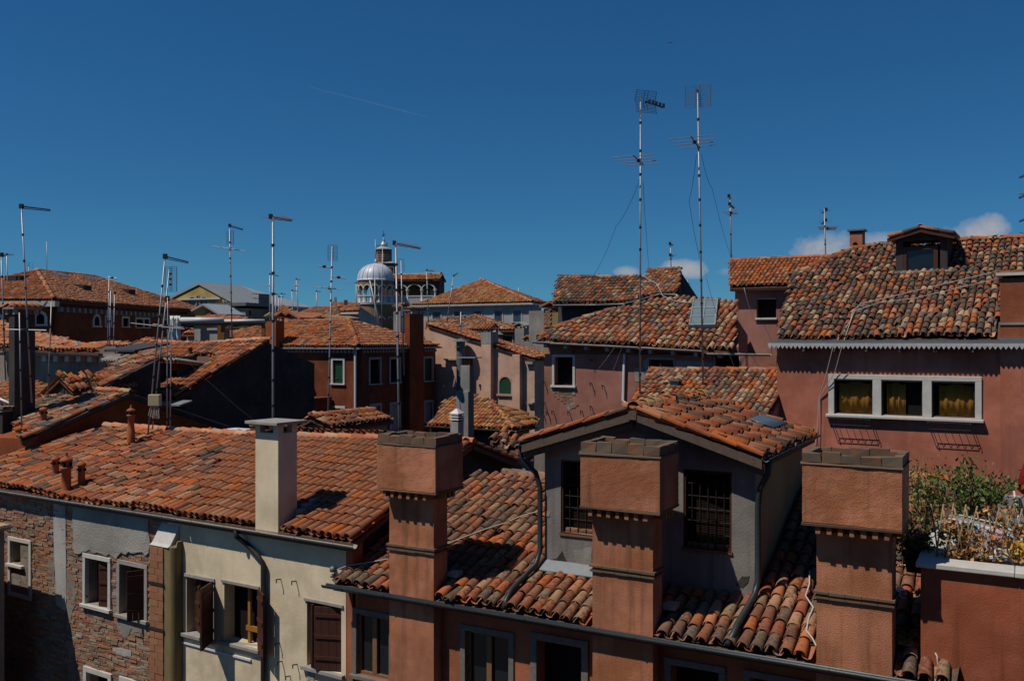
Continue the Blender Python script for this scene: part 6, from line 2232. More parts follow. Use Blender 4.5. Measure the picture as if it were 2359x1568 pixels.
G().box(-.5, -.4, -.4, -.3, -.16, -.06).make('receiver', BLACKM, rdsh)
fF = Fr(29, zl(432, 672), 29)
rF = fF.root('chimney', 'white stacked louvre chimney in front of the tall grey one', 'chimney')
c1 = fF.S(zl(520, 672), 0)[0]; s1 = fF.A(zl(583, 672), c1)[0]
G().box(0, c1, 0, s1, 2, fF.z).make('shaft', plaster('plaster_streaked_white', (.5, .48, .47), .1, .5, .8, 20, .2), rF)
h = fF.S(zl(432, 525), 0)[1] - fF.z
for i in range(3):
    z = fF.z + h * (.02 + .21 * i)
    G().box(-.02, c1 + .02, -.02, s1 + .02, z + h * .09, z + h * .2, .002).make('louvre', WHITEM, rF, bevel=.008)
    G().box(.05, c1 - .05, .05, s1 - .05, z - .03, z + h * .092).make('gap', BLACKM, rF)
z = fF.z + h * .63
m = .12
G().hexa([(-.03, -.03, z), (c1 + .03, -.03, z), (c1 + .03, s1 + .03, z), (-.03, s1 + .03, z), (m, m, z + h * .37), (c1 - m, m, z + h * .37), (c1 - m, s1 - m, z + h * .37), (m, s1 - m, z + h * .37)]).make('cap', WHITEM, rF, bevel=.01)

# ------------------------------------------------------------------ U: off-white house with the golden hipped roof, U2 before it
fU = Fr(29, zr(1152, 556), 78)
rU = fU.root('house', 'large off-white house with a golden hipped roof and dark draped windows', 'house')
plU = (0, 0, fU.z + .05, 0, .40)
apU = fU.R(zr(430, 238), plU)
plU2 = (0, 0, fU.z + .05, (pz(plU, *apU) - fU.z - .05) / apU[0], 0)
aU0 = fU.S(zb(990, 575), 0)[0]
tiles(rU, fU, plU, [(aU0, 0), (0, 0), apU, fU.R(zb(1085, 560), plU)], T_GOLD, pitch=.22, step=.4, n_ind=0, seed=61, lod=0, start=0)
sU = fU.A(zr(1352, 582), 0)[0]
tiles(rU, fU, plU2, [(0, 0), (0, sU), fU.R(zr(1340, 560), plU2), apU], T_FAR, d=(-1, 0), pitch=.22, step=.4, n_ind=0, seed=62, lod=0)
ridge(rU, [(0, 0, fU.z + .12), (apU[0], apU[1], pz(plU, *apU) + .08)], T_PINK, .16, .5, ind=False)
G().prism([(aU0, .75), (-.75, .75), (-.75, sU), (aU0, sU)], 0, fU.z - .1).make('wall', P_WHITE, rU)
shell(rU, fU, plU, [(aU0, .5), (-.5, .5), apU], P_WHITE, .15, fU.z - .3, 'roof_core')
wU = Wall(rU, fU, 'f', .4, P_WHITE)
PLAS = plain('plastic_drape', (.05, .07, .10), .25, 0, .5, 3, spec=.5)
for tl, br in ((zr(57, 682), zr(150, 800)), (zr(337, 676), zr(433, 815)), (zr(623, 676), zr(725, 822)), (zr(885, 670), zr(990, 826)), (zr(-240, 690), zr(-130, 800))):
    w_, r_ = wU.window(tl, br, .14, .04, fmat=plain('frame_pinkish', (.5, .42, .40), .8) if 'frame_pinkish' not in bpy.data.materials else bpy.data.materials['frame_pinkish'], fill='glass', sill=True, glass_in=.05)
    V, Q = [], []
    for i in range(13):
        for j in range(7):
            u, v = i / 12, j / 6
            V.append(wU.P(r_[0] + (r_[1] - r_[0]) * u, r_[2] + (r_[3] - r_[2]) * v, -.02 + .03 * math.sin(u * 9 + v * 7) * math.sin(v * 5 + u * 3)))
    for i in range(12):
        for j in range(6): Q.append((i * 7 + j, i * 7 + 7 + j, i * 7 + 8 + j, i * 7 + j + 1))
    link('drape', np_mesh('drape', V, Q, PLAS, True), w_)
wU.build(aU0, -.4, 0, fU.z - .12)
wU2 = Wall(rU, fU, 'r', -.4, P_WHITE)
wU2.window(zr(1187, 740), zr(1200, 830), .05, .02, fill='open', sill=False)
wU2.build(.402, sU - .3, 0, fU.z - .12)
g = G()
n = 110
for i in range(n):
    x = aU0 + (0 - aU0) * i / n
    x2 = aU0 + (0 - aU0) * (i + 1) / n
    b = len(g.v)
    g.v += [(x, -.03, fU.z - .06), (x2, -.03, fU.z - .06), ((x + x2) / 2, -.03, fU.z - .22), (x, .0, fU.z - .06), (x2, .0, fU.z - .06), ((x + x2) / 2, 0, fU.z - .22)]
    g.f += [(b, b + 2, b + 1), (b + 3, b + 4, b + 5), (b, b + 3, b + 5, b + 2), (b + 1, b + 2, b + 5, b + 4), (b, b + 1, b + 4, b + 3)]
tag(g.make('zigzag_valance', STONE, rU))
G().box(aU0, .02, -.02, .41, fU.z - .1, fU.z - .03).make('cornice', STONE, rU)
G().box(-.41, .02, .411, sU, fU.z - .1, fU.z - .03).make('cornice', STONE_G, rU)
fU2 = Fr(29, zr(900, 945), 66)
rU2 = fU2.root('house', 'low rose house with a spotted hipped roof in front of the off-white house', 'house')
plV2 = (0, 0, fU2.z + .05, 0, .36)
ap2 = fU2.R(zr(350, 738), plV2)
a0 = fU2.S(zb(1100, 740), 0)[0]
tiles(rU2, fU2, plV2, [(a0, 0), (0, 0), ap2, fU2.R(zr(0, 770), plV2), fU2.R(zb(1110, 680), plV2)], T_MIX, pitch=.21, step=.38, n_ind=0, seed=63, lod=0, start=0)
plV3 = (0, 0, fU2.z + .05, (pz(plV2, *ap2) - fU2.z - .05) / ap2[0], 0)
tiles(rU2, fU2, plV3, [(0, 0), (0, fU2.A(zr(1085, 955), 0)[0]), ap2], T_FAR, d=(-1, 0), pitch=.21, step=.38, n_ind=0, seed=64, lod=0)
ridge(rU2, [(0, 0, fU2.z + .1), (ap2[0], ap2[1], pz(plV2, *ap2) + .06)], T_ORG, .13, ind=False)
PR2 = plaster('plaster_dull_red', (.30, .13, .10), .15, .3, .4)
wU3 = Wall(rU2, fU2, 'f', .3, PR2)
w_, r_ = wU3.window(zr(735, 1022), zr(868, 1200), .08, .03, fmat=STONE_G, fill='open')
g = G()
for i in range(7): g.tube(wU3.P(r_[0] + (r_[1] - r_[0]) * i / 6, r_[2], -.05), wU3.P(r_[0] + (r_[1] - r_[0]) * i / 6, r_[3], -.05), .03, seg=4)
for i in range(6): g.tube(wU3.P(r_[0], r_[2] + (r_[3] - r_[2]) * i / 5, -.06), wU3.P(r_[1], r_[2] + (r_[3] - r_[2]) * i / 5, -.06), .03, seg=4)
g.make('grille', plain('rust_iron', (.20, .09, .04), .9), w_)
wU3.build(a0, -.2, 0, fU2.z - .05)
G().prism([(a0, .62), (-.2, .62), (-.2, 5), (a0, 5)], 0, fU2.z - .1).make('wall', PR2, rU2)
for x0, x1, yt, yb, dd, lab, kind in ((902, 1030, 918, 1300, -1.2, 'grey chimney with an open gabled lantern before the off-white house', 0), (1032, 1125, 1100, 1300, -2.2, 'short grey chimney with a red gabled hood before the off-white house', 1)):
    c0, z1 = fU2.S(zr(x0, yt), dd); c1 = fU2.S(zr(x1, yt), dd)[0]
    o = G().box(c0, c1, dd, dd + .8, 5, z1).make('chimney', CEMENT, rU2); o['label'] = lab
    zt = fU2.S(zr(x0, 845 if not kind else 1025), dd)[1]
    for x in (c0, (c0 + c1) / 2 - .06, c1 - .12):
        for s in (dd, dd + .68): G().box(x, x + .12, s, s + .12, z1, zt - .2).make('lantern_post', STONE_G if not kind else BRICKO, o)
    g = G(); mm = (c0 + c1) / 2
    b = [(c0 - .15, dd - .1, zt - .22), (mm, dd - .1, zt), (c1 + .15, dd - .1, zt - .22)]
    q = [(x, s + 1.0, z) for x, s, z in b]
    g.hexa([b[0], b[1], q[1], q[0]] + [(x, s, z + .09) for x, s, z in (b[0], b[1], q[1], q[0])]); g.hexa([b[1], b[2], q[2], q[1]] + [(x, s, z + .09) for x, s, z in (b[1], b[2], q[2], q[1])])
    g.make('hood', T_ORG if kind else STONE_G, o)
t, z = fU2.S(zr(640, 1000), -.5)
G().lathe((t, -.5, z), [(.25, -4), (.25, -.3), (.45, -.28), (.45, -.22), (.2, -.1), (.55, 0), (.1, .3), (0, .32)], 12).make('flue_pot', CEMENT, rU2)
fB2 = Fr(29, zr(1265, 640), 56)
rB2 = fB2.root('house', 'narrow brick gable house squeezed between the off-white and the dark house', 'house')
c1 = fB2.S(zr(1510, 640), 0)[0]
wb = Wall(rB2, fB2, 'f', .2, P_BRK)
P_YB = plaster('brick_yellowish', (.36, .26, .13), .15, .3, .3, 20, .3)
G().box(.1, c1 - .1, .2, 4, 0, fB2.z - .25).make('wall', P_YB, rB2)
G().box(-1.3, .09, .9, 5, 0, fB2.z - .1).make('side_wall', P_GREY, rB2)
x0, x1 = fB2.S(zr(1312, 700), .19)[0], fB2.S(zr(1420, 700), .19)[0]
zt0, zb0_ = fB2.S(zr(1312, 645), .19)[1], fB2.S(zr(1312, 905), .19)[1]
hz = (zt0 - zb0_) / 9
for i in range(9):
    for j in range(3):
        xa = x0 + (x1 - x0) * (j + (.5 if i % 2 else 0)) / 3; xb = min(x1, xa + (x1 - x0) / 3 - .02)
        if xb - xa > .1: G().box(xa, xb, .15, .2, zb0_ + hz * i + .02, zb0_ + hz * (i + 1), .01).make('brick', BRICK, rB2)
for sg in (-1, 1):
    mm = c1 / 2; e_ = mm + sg * (mm + .1); zt = fB2.S(zr(1380, 560), 0)[1]
    P_ = [(mm, 0, zt), (e_, 0, fB2.z + .05), (e_, 4, fB2.z + .05), (mm, 4, zt)]
    G().hexa(P_ + [(x, s, z + .14) for x, s, z in P_]).make('roof_slope', T_FAR, rB2)
G().prism([(.1, .21), (c1 - .1, .21), (c1 - .1, 3.9), (.1, 3.9)], fB2.z - .3, fB2.z).make('gable_core', P_DARK, rB2)

# ================================================================== left middle distance
# ------------------------------------------------------------------ L: long tiled roof with a blank dark gable
fL = Fr(25, zk(515, 1165), 32)
rL = fL.root('house', 'house with a long sloping tiled roof and a blank dark gable wall', 'house')
plL = (0, 0, fL.z + .05, 0, .46)
vL = fL.R(zk(1512, 540), plL)
pL = [(fL.S(zk(-330, 1150), 0)[0], 0), (0, 0), vL] + [fL.R(zk(*q), plL) for q in ((1150, 562), (800, 592), (480, 575), (180, 560), (-60, 660), (-330, 790))]
dL0, dLs = fL.R(zk(345, 962), plL)
dL1 = fL.S(zk(572, 960), dLs)[0]
tiles(rL, fL, plL, pL, T_OLD, pitch=.2, step=.345, n_ind=300, seed=71, lod=1, wob=.03, start=0, holes=[[(dL0, dLs), (dL1, dLs), (dL1, dLs + 1.9), (dL0, dLs + 1.9)]])
ridge(rL, [(q[0], q[1], pz(plL, *q) + .05) for q in (pL[6], pL[5], pL[4], pL[3], pL[2])], T_PINK, .1)
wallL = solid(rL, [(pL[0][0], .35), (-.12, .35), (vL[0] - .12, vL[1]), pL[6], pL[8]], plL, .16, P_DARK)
back(rL, [pL[6], (vL[0] - .12, vL[1])], plL, 3.0, .3, P_DARK)
G().path([(vL[0] - .05, vL[1], pz(plL, *vL) - .04), (.03, 0, plL[2] - .06)], .05, 6).make('verge_board', WOOD_D, rL)
# shed dormer
zt = fL.S(zk(420, 760), dLs - .2)[1]
zb0 = pz(plL, dL0, dLs)
g = G()
g.hexa([(dL1 - .1, dLs + .02, zb0 - .1), (dL1, dLs + .02, zb0 - .1), (dL1, dLs + 1.6, zb0), (dL1 - .1, dLs + 1.6, zb0), (dL1 - .1, dLs + .02, zt - .12), (dL1, dLs + .02, zt - .12), (dL1, dLs + 1.6, zt - .3), (dL1 - .1, dLs + 1.6, zt - .3)])
g.box(dL0, dL0 + .1, dLs + .02, dLs + 2.2, zb0 - .1, zt - .12)
dm = g.make('dormer', P_DARK, rL)
dm['label'] = 'shed dormer with a small window and a wavy front edge on the long roof'
wd = Wall(dm, fL, 'f', dLs + .05, P_RUST, .1)
w_, r_ = wd.window(zk(385, 845), zk(555, 940), 0, fmat=WOOD_F, fill='glass', sash=WOOD_F, sill=False, head=False, sides=False, bottom=False, glass_in=.06)
wd.build(dL0 + .1, dL1 - .1, zb0 - .05, zt - .1)
P_ = [(dL0 - .35, dLs - .3, zt + .0), (dL1 + .2, dLs - .3, zt + .0), (dL1 + .2, dLs + 1.7, zt - .28), (dL0 - .35, dLs + 1.7, zt - .28)]
G().hexa([(x, y, z - .08) for x, y, z in P_] + P_).make('dormer_roof', T_OLD, dm)
V, Q = [], []
n = 44
for i in range(n + 1):
    x = dL0 - .35 + (dL1 - dL0 + .6) * i / n
    w = .05 * math.sin(i * 1.25)
    V += [(x, dLs - .34, zt + .07 + w), (x, dLs + 1.7, zt - .2 + w)]
for i in range(n): Q.append((2 * i, 2 * i + 2, 2 * i + 3, 2 * i + 1))
o = link('corrugated_sheet', np_mesh('corrugated_sheet', V, Q, plain('sheet_old', (.30, .27, .24), .8, 0, .3, 4), True), dm)
q = o.modifiers.new('t', 'SOLIDIFY'); q.thickness = .05
a, s = fL.R(zk(684, 722), plL); flue_pot(rL, (a, s, pz(plL, a, s)), .42, .07, TERRA)
G().box(dL0 - .05, dL1 + .05, dLs - .1, dLs + .05, zb0 - .06, zb0 + .02).make('sill', STONE_G, dm)
g = G(); V, Q = [], []
a0, z0 = fL.S(zk(335, 1222), -.4); a1 = fL.S(zk(590, 1222), -.4)[0]
g.hexa([(a0, -.5, z0 - .02), (a1, -.5, z0 - .02), (a1, .1, z0 + .1), (a0, .1, z0 + .1), (a0, -.5, z0 + .03), (a1, -.5, z0 + .03), (a1, .1, z0 + .15), (a0, .1, z0 + .15)]); g.make('canopy_sheet', GUT_L, rL)
# white canopy on timber posts behind its ridge
zz = at(zk(565, 335), 43)
rPg = empty('pergola', 'white rolled awning on a timber pergola behind the long roof', 'pergola', Vector((zz.x, zz.y, 12)))
b = rPg.location
e0, e1 = at(zk(560, 340), 43), at(zk(1030, 342), 43); e2, e3 = at(zk(1030, 350), 43), at(zk(1458, 348), 43)
G().tube(e0 - b, e1 - b, .14, seg=12).make('awning_roll', WHITEM, rPg, smooth=True)
G().tube(e2 - b, e3 - b, .085, seg=12).make('awning_roll', WHITEM, rPg, smooth=True)
bm = at(zk(560, 375), 43.05); bn = at(zk(1458, 375), 43.05)
HON = plain('timber_honey', (.30, .14, .045), .7, 0, .2)
G().hexa([bm - b + Vector(v) for v in ((0, 0, -.09), (0, .15, -.09))] [:1] + [bn - b + Vector((0, 0, -.09)), bn - b + Vector((0, .15, -.09)), bm - b + Vector((0, .15, -.09)), bm - b + Vector((0, 0, .06)), bn - b + Vector((0, 0, .06)), bn - b + Vector((0, .15, .06)), bm - b + Vector((0, .15, .06))]).make('beam', HON, rPg)
for x, yb, dy in ((1025, 560, 0), (1448, 545, 0), (990, 560, 1.2), (560, 560, .6)):
    t = at(zk(x, 372), 43.08 + dy) - b
    g = G(); g.box(t.x - .08, t.x + .08, t.y - .08, t.y + .08, 0, t.z - .1); g.make('post', HON, rPg)
dr = at(zk(540, 340), 43) - b
V, Q = [], []
for i in range(9):
    for j in range(8):
        V.append((dr.x + .2 - .5 * i / 8 + .03 * math.sin(j), dr.y - .1 + .1 * math.sin(i * 1.9 + j * .4), dr.z + .2 - 1.55 * j / 7 * (.75 + .25 * i / 8)))
for i in range(8):
    for j in range(7): Q.append((i * 8 + j, i * 8 + j + 1, i * 8 + 9 + j, i * 8 + 8 + j))
o = link('awning_end', np_mesh('awning_end', V, Q, WHITEM, True), rPg); q = o.modifiers.new('t', 'SOLIDIFY'); q.thickness = .02

# ------------------------------------------------------------------ L2, L3: nearer slopes coming down to the left
fL2 = Fr(30, zj(400, 1395), 26)
rL2 = fL2.root('house', 'house with a weathered brown roof slope and a dark rust gable behind the brick house', 'house')
plL2 = (0, 0, fL2.z, 0, .36)
pL2 = [fL2.R(zj(*q), plL2) for q in ((225, 1460), (400, 1392), (1360, 962), (1150, 945), (940, 935), (640, 1010), (400, 1075), (235, 1130), (150, 1180))]
tiles(rL2, fL2, plL2, pL2, T_MIX, pitch=.19, step=.34, n_ind=300, seed=72, lod=1, wob=.035, jit=1.4)
ridge(rL2, [(q[0], q[1], pz(plL2, *q) + .06) for q in (pL2[4], pL2[2])], T_ORG, .1)
gab = [(min(p[0] for p in pL2) - 2, pL2[0][1] + .1), (pL2[1][0] - .1, pL2[1][1] + .1), (pL2[2][0] - .1, pL2[2][1]), (pL2[4][0], pL2[4][1] - .02), (min(p[0] for p in pL2) - 2, pL2[7][1])]
shell(rL2, fL2, plL2, gab, P_RUST, .2)
zr_ = pz(plL2, *pL2[2])
bx = [(pL2[4][0] - 3, pL2[4][1]), (pL2[2][0] - .1, pL2[2][1])]
G().prism(bx + [(pL2[2][0] + .2, pL2[2][1] + 4.4), (pL2[4][0] - 3, pL2[2][1] + 4.4)], 0, [zr_ - .2, zr_ - .2, zr_ - 1.75, zr_ - 1.75]).make('back_gable', P_RUST, rL2)
G().path([(pL2[2][0] - .05, pL2[2][1], zr_ - .1), (pL2[2][0] + .25, pL2[2][1] + 4.5, zr_ - 1.68)], .09, 6).make('gable_coping', P_DARK, rL2)
G().path([(pL2[1][0], pL2[1][1], pz(plL2, *pL2[1]) - .06), (pL2[2][0], pL2[2][1], zr_ - .06)], .07, 6).make('verge_board', P_DARK, rL2)
a, s = fL2.R(zj(455, 1300), plL2); flue_pot(rL2, (a, s, pz(plL2, a, s)), .52, .09, TERRA)
a_ = fL2.w(pL2[2][0] + .5, pL2[2][1] + .6, 0)
po = at(zj(1370, 1330), 25)
fl = empty('flue', 'ornate terracotta flue pot standing behind the brick house ridge', 'flue', Vector((po.x, po.y, po.z - .5)))
flue_pot(fl, (0, 0, .4), .72, .085, TERRA, 'ball')
fL3 = fL2
rL3 = fL3.root('house', 'narrow weathered roof slope running up to the long tiled roof', 'house')
plL3 = plL2
pL3 = [fL3.R(zj(*q), plL3) for q in ((215, 1118), (420, 1060), (640, 1000), (1050, 925), (1568, 655), (1690, 600), (1640, 565), (1330, 602), (1100, 738), (780, 892), (510, 985))]
tiles(rL3, fL3, plL3, pL3, T_MIX, pitch=.19, step=.34, n_ind=260, seed=73, lod=1, wob=.035, jit=1.4)
shell(rL3, fL3, plL3, [(p[0] - (.12 if 2 < i < 6 else 0), p[1] + .05) for i, p in enumerate(pL3)], P_DARK, .2)
G().path([(pL3[3][0], pL3[3][1], pz(plL3, *pL3[3]) - .05), (pL3[5][0], pL3[5][1], pz(plL3, *pL3[5]) - .05)], .08, 6).make('verge_board', P_DARK, rL3)

# ------------------------------------------------------------------ K: brick house with stone blocks under its eaves
fK = Fr(29, zj(1030, 548), 34)
rK = fK.root('house', 'dark brick house with white stone blocks under the eaves at the left', 'house')
plK = eave_plane(fK, zj(380, 520), zj(1030, 550), .36, 0, .05)
aK0 = fK.S(zj(-80, 520), 0)[0]
pK = [(aK0, 0), (0, 0)] + [fK.R(zj(*q), plK) for q in ((1035, 512), (870, 478), (680, 435), (370, 362), (0, 242), (-80, 215))]
tiles(rK, fK, plK, pK, T_PINK, pitch=.22, step=.36, n_ind=150, seed=74, lod=1, wob=.04, jit=1.7, start=0)
ridge(rK, [(q[0], q[1], pz(plK, *q) + .06) for q in pK[2:7][::-1]], T_MIX, .11)
shell(rK, fK, plK, [(aK0, .82), (-.1, .82)] + [(p[0], max(p[1], .85)) for p in pK[2:]], P_BRK)
wK = Wall(rK, fK, 'f', .6, P_BRK, .2)
zc0, zc1 = fK.S(zj(1030, 590), 0.1)[1], fK.S(zj(1030, 650), .1)[1]
wK.build(aK0, 0, 0, zc0)
G().box(aK0, .9, .25, .6, zc0, zc0 + .11).make('cornice', STONE_G, rK)
for x in (130, 395, 515, 635, 755, 870, 1000):
    t = fK.S(zj(x, 620), .1)[0]
    G().box(t - .13, t + .13, .35, .61, zc1, zc1 + .24, .006).make('stone_block', STONE, rK)
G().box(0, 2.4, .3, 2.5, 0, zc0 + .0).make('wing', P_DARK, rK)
V, Q = [], []
a0 = fK.S(zj(1050, 640), -.1)[0]; a1 = fK.S(zj(1225, 640), -.1)[0]; z0 = fK.S(zj(1050, 640), -.1)[1]
for i in range(31):
    x = a0 + (a1 - a0) * i / 30
    V += [(x, -.1, z0 + .06 + .045 * math.sin(i * 1.3)), (x, .8, z0 + .35 + .045 * math.sin(i * 1.3))]
for i in range(30): Q.append((2 * i, 2 * i + 2, 2 * i + 3, 2 * i + 1))
o = link('corrugated_sheet', np_mesh('corrugated_sheet', V, Q, bpy.data.materials['sheet_old'], True), rK); q = o.modifiers.new('t', 'SOLIDIFY'); q.thickness = .04
G().hexa([(-.2, .4, z0 + .35), (a1 + .3, .4, z0 + .35), (a1 + .3, 2, z0 + .6), (-.2, 2, z0 + .6), (-.2, .4, z0 + .42), (a1 + .3, .4, z0 + .42), (a1 + .3, 2, z0 + .67), (-.2, 2, z0 + .67)]).make('felt_roof', plain('felt_dark', (.05, .055, .06), .8), rK)
# small tiled roofs in the court
fK2 = Fr(29, zj(540, 905), 29.5)
rK2 = fK2.root('hut', 'small gabled hut with a tiled roof in the dark court at the left', 'hut')
c1 = fK2.S(zj(755, 900), 0)[0]
mm, za_ = fK2.S(zj(650, 800), 0)
G().box(0, c1, 0, 2.2, 0, fK2.z).make('wall', P_DARK, rK2)
G().prism([(0, 0), (c1, 0), (c1, .02), (0, .02)], fK2.z, fK2.z).make('sill_line', P_DARK, rK2)
plk = (mm, 0, za_, (za_ - fK2.z) / mm, 0)
tiles(rK2, fK2, plk, [(mm, -.1), (-.55, -.1), (-.55, 2.3), (mm, 2.3)], T_ORG, d=(1, 0), pitch=.17, step=.3, n_ind=60, seed=75, lod=1)
plk2 = (mm, 0, za_, -(za_ - fK2.z) / mm, 0)
tiles(rK2, fK2, plk2, [(mm, -.1), (c1 + .2, -.1), (c1 + .2, 2.3), (mm, 2.3)], T_ORG, d=(-1, 0), pitch=.2, step=.33, n_ind=0, seed=76, lod=1)
g = G(); g.v += [(0, .001, fK2.z), (c1, .001, fK2.z), (mm, .001, za_ - .08), (0, 2.2, fK2.z), (c1, 2.2, fK2.z), (mm, 2.2, za_ - .08)]; g.f += [(0, 1, 2), (5, 4, 3), (0, 2, 5, 3), (1, 4, 5, 2)]; g.make('gable', P_DARK, rK2)
fK3 = Fr(29, zj(220, 1100), 31)
rK3 = fK3.root('house', 'small orange tiled roof at the left edge below the brick house', 'house')
plK3 = (0, 0, fK3.z, 0, .36)
pK3 = [fK3.R(zj(*q), plK3) for q in ((-60, 1010), (120, 1085), (220, 1098), (525, 968), (370, 872), (200, 868), (-60, 885))]
tiles(rK3, fK3, plK3, pK3, T_ORG, d=(-.3, .95), pitch=.2, step=.34, n_ind=160, seed=77, lod=1, wob=.02)
shell(rK3, fK3, plK3, [(p[0] - .05, p[1] + .05) for p in pK3], P_GREY, .2)
p0, p1 = at(zj(0, 1000), 29.4), at(zj(170, 1100), 29.4)
rr = empty('gutter_pipe', 'bright metal gutter running down at the left edge', 'gutter', p0)
gutter(rr, (-1, 0, .35), tuple(p1 - p0), GUT_L, .09)
# dark tiled chimneys at the left edge
for nm, px0, px1, px2, yt, Y, lab in (('a', 90, 152, 370, 150, 27.5, 'tall dark chimney slab with a tiled hood at the left'), ('b', -30, 26, 260, 1165, 27.3, 'broad dark chimney with a tiled hood low at the left edge')):
    f_ = Fr(29, zj(px0, yt), Y)
    r_ = f_.root('chimney', lab, 'chimney')
    c1 = f_.S(zj(px1, yt), 0)[0]; s1 = f_.A(zj(px2, yt), c1)[0]
    o = G().box(0, c1, 0, s1, 4, f_.z).make('shaft', P_DARK, r_, bevel=.01)
    if nm == 'a':
        chimney_cap_tiles(r_, -.08, c1 + .08, -.05, s1 + .05, f_.z, T_PINK, rise=.12, along='s')
    else:
        G().box(-.05, c1 + .05, -.05, s1 + .05, f_.z, f_.z + .06).make('cap', CEMENT, r_)
        for i in range(6):
            U = arc_unit(6, .55, .1, .085, lip=.02)
            o = link('cap_tile', np_mesh('cap_tile', U[0], U[1], T_DARK, True), r_)
            o.matrix_basis = Matrix.Translation((c1 + .12, .02 + (s1 - .04) * i / 5, f_.z + .08)) @ Matrix.Rotation(math.pi / 2, 4, 'Z')

# ------------------------------------------------------------------ H: big oxblood house with the hipped roof, far left
fH = Fr(5, zg(490, 897), 66)
rH = fH.root('house', 'broad dark red house with a great hipped roof far left', 'house')
plH = (0, 0, fH.z + .05, 0, .40)
apH = fH.R(zg(335, 632), plH)
plH2 = (0, 0, fH.z + .05, (pz(plH, *apH) - fH.z - .05) / apH[0], 0)
aH0 = fH.S(zg(-120, 905), 0)[0]
tiles(rH, fH, plH, [(aH0, 0), (0, 0), apH, fH.R(zg(-60, 705), plH)], T_FAR, pitch=.22, step=.38, n_ind=0, seed=81, lod=0, start=0)
sH = fH.A(zg(1800, 990), 0)[0]
pH2 = [(0, 0), (0, sH), fH.R(zg(1800, 978), plH2), fH.R(zg(845, 685), plH2), apH]
tiles(rH, fH, plH2, pH2, T_HIP, d=(-1, 0), pitch=.22, step=.38, n_ind=0, seed=82, lod=0)
ridge(rH, [(0, 0, fH.z + .12), (apH[0], apH[1], pz(plH, *apH) + .08)], T_PINK, .18, .5, ind=False)
ridge(rH, [(q[0], q[1], pz(plH2, *q) + .06) for q in (apH, pH2[3], pH2[2])], T_FAR, .15, .5, ind=False)
G().prism([(aH0, .85), (-.75, .85), (-.75, sH - .3), (aH0, sH - .3)], 0, fH.z - .1).make('wall', P_OXIDE, rH)
shell(rH, fH, plH, [(aH0, .5), (-.5, .5), apH, fH.R(zg(-60, 705), plH)], P_OXIDE, .15, fH.z - .3, 'roof_core')
shell(rH, fH, plH2, [(-.5, .5), (-.5, sH - .2), pH2[2], pH2[3], apH], P_OXIDE, .15, fH.z - .3, 'roof_core')
wH = Wall(rH, fH, 'f', .5, P_OXIDE)
wH.arch(zg(328, 1018), zg(402, 1112), .22, STONE, DARK)
wH.arch(zg(-60, 1035), zg(12, 1090), .22, STONE, DARK)
wH.build(aH0, -.45, 0, fH.z - .1)
wH2 = Wall(rH, fH, 'r', -.45, P_OXIDE)
wH2.arch(zg(840, 1040), zg(888, 1126), .2, STONE, DARK)
for tl, br in ((zg(948, 1048), zg(990, 1130)), (zg(1098, 1058), zg(1148, 1134)), (zg(1218, 1066), zg(1280, 1140)), (zg(1290, 1068), zg(1332, 1140)), (zg(1455, 1075), zg(1505, 1145)), (zg(1330, 1245), zg(1362, 1290)), (zg(1450, 1245), zg(1480, 1290))):
    wH2.window(tl, br, .18, .06, fill='open', sill=True)
wH2.build(.5, sH - .3, 0, fH.z - .1)
G().box(aH0, .05, -.05, .5, fH.z - .45, fH.z - .05).make('cornice', STONE, rH)
G().box(-.44, .06, .501, sH, fH.z - .22, fH.z - .05).make('cornice', WOOD_D, rH)
g = G()
for i in range(30):
    s = 1 + (sH - 1.5) * i / 30
    G().box(-.44, -.1, s, s + .25, fH.z - .8, fH.z - .45).make('bracket', STONE_G, rH)
for q, pl_ in ((zg(110, 735), plH), (zg(765, 808), plH2), (zg(1165, 842), plH2)):
    a, s = fH.R(q, pl_)
    z = pz(pl_, a, s)
    g = G()
    if pl_ is plH: g.hexa([(a - .6, s, z), (a + .6, s, z), (a + .6, s + 1.2, z + .4), (a - .6, s + 1.2, z + .4), (a - .6, s, z + .5), (a + .6, s, z + .5), (a + .6, s + 1.2, z + .6), (a - .6, s + 1.2, z + .6)])
    else: g.hexa([(a - .9, s - .6, z + .3), (a + .2, s - .6, z - .1), (a + .2, s + .6, z - .1), (a - .9, s + .6, z + .3), (a - .9, s - .6, z + .5), (a + .2, s - .6, z + .4), (a + .2, s + .6, z + .4), (a - .9, s + .6, z + .5)])
    g.make('roof_dormer', P_DARK, rH)
for q in (zg(545, 685), zg(830, 715)):
    a, s = fH.R(q, plH2); z = pz(plH2, a, s)
    g = G(); q_ = [(a + da, s + ds, z - plH2[3] * -da * -1 * -1 if False else z + plH2[3] * da) for da, ds in ((-.35, -.9), (.25, -.9), (.25, .9), (-.35, .9))]; g.hexa([(x, y, w + .1) for x, y, w in q_] + [(x, y, w + .16) for x, y, w in q_]); g.make('roof_light', LEAD, rH)

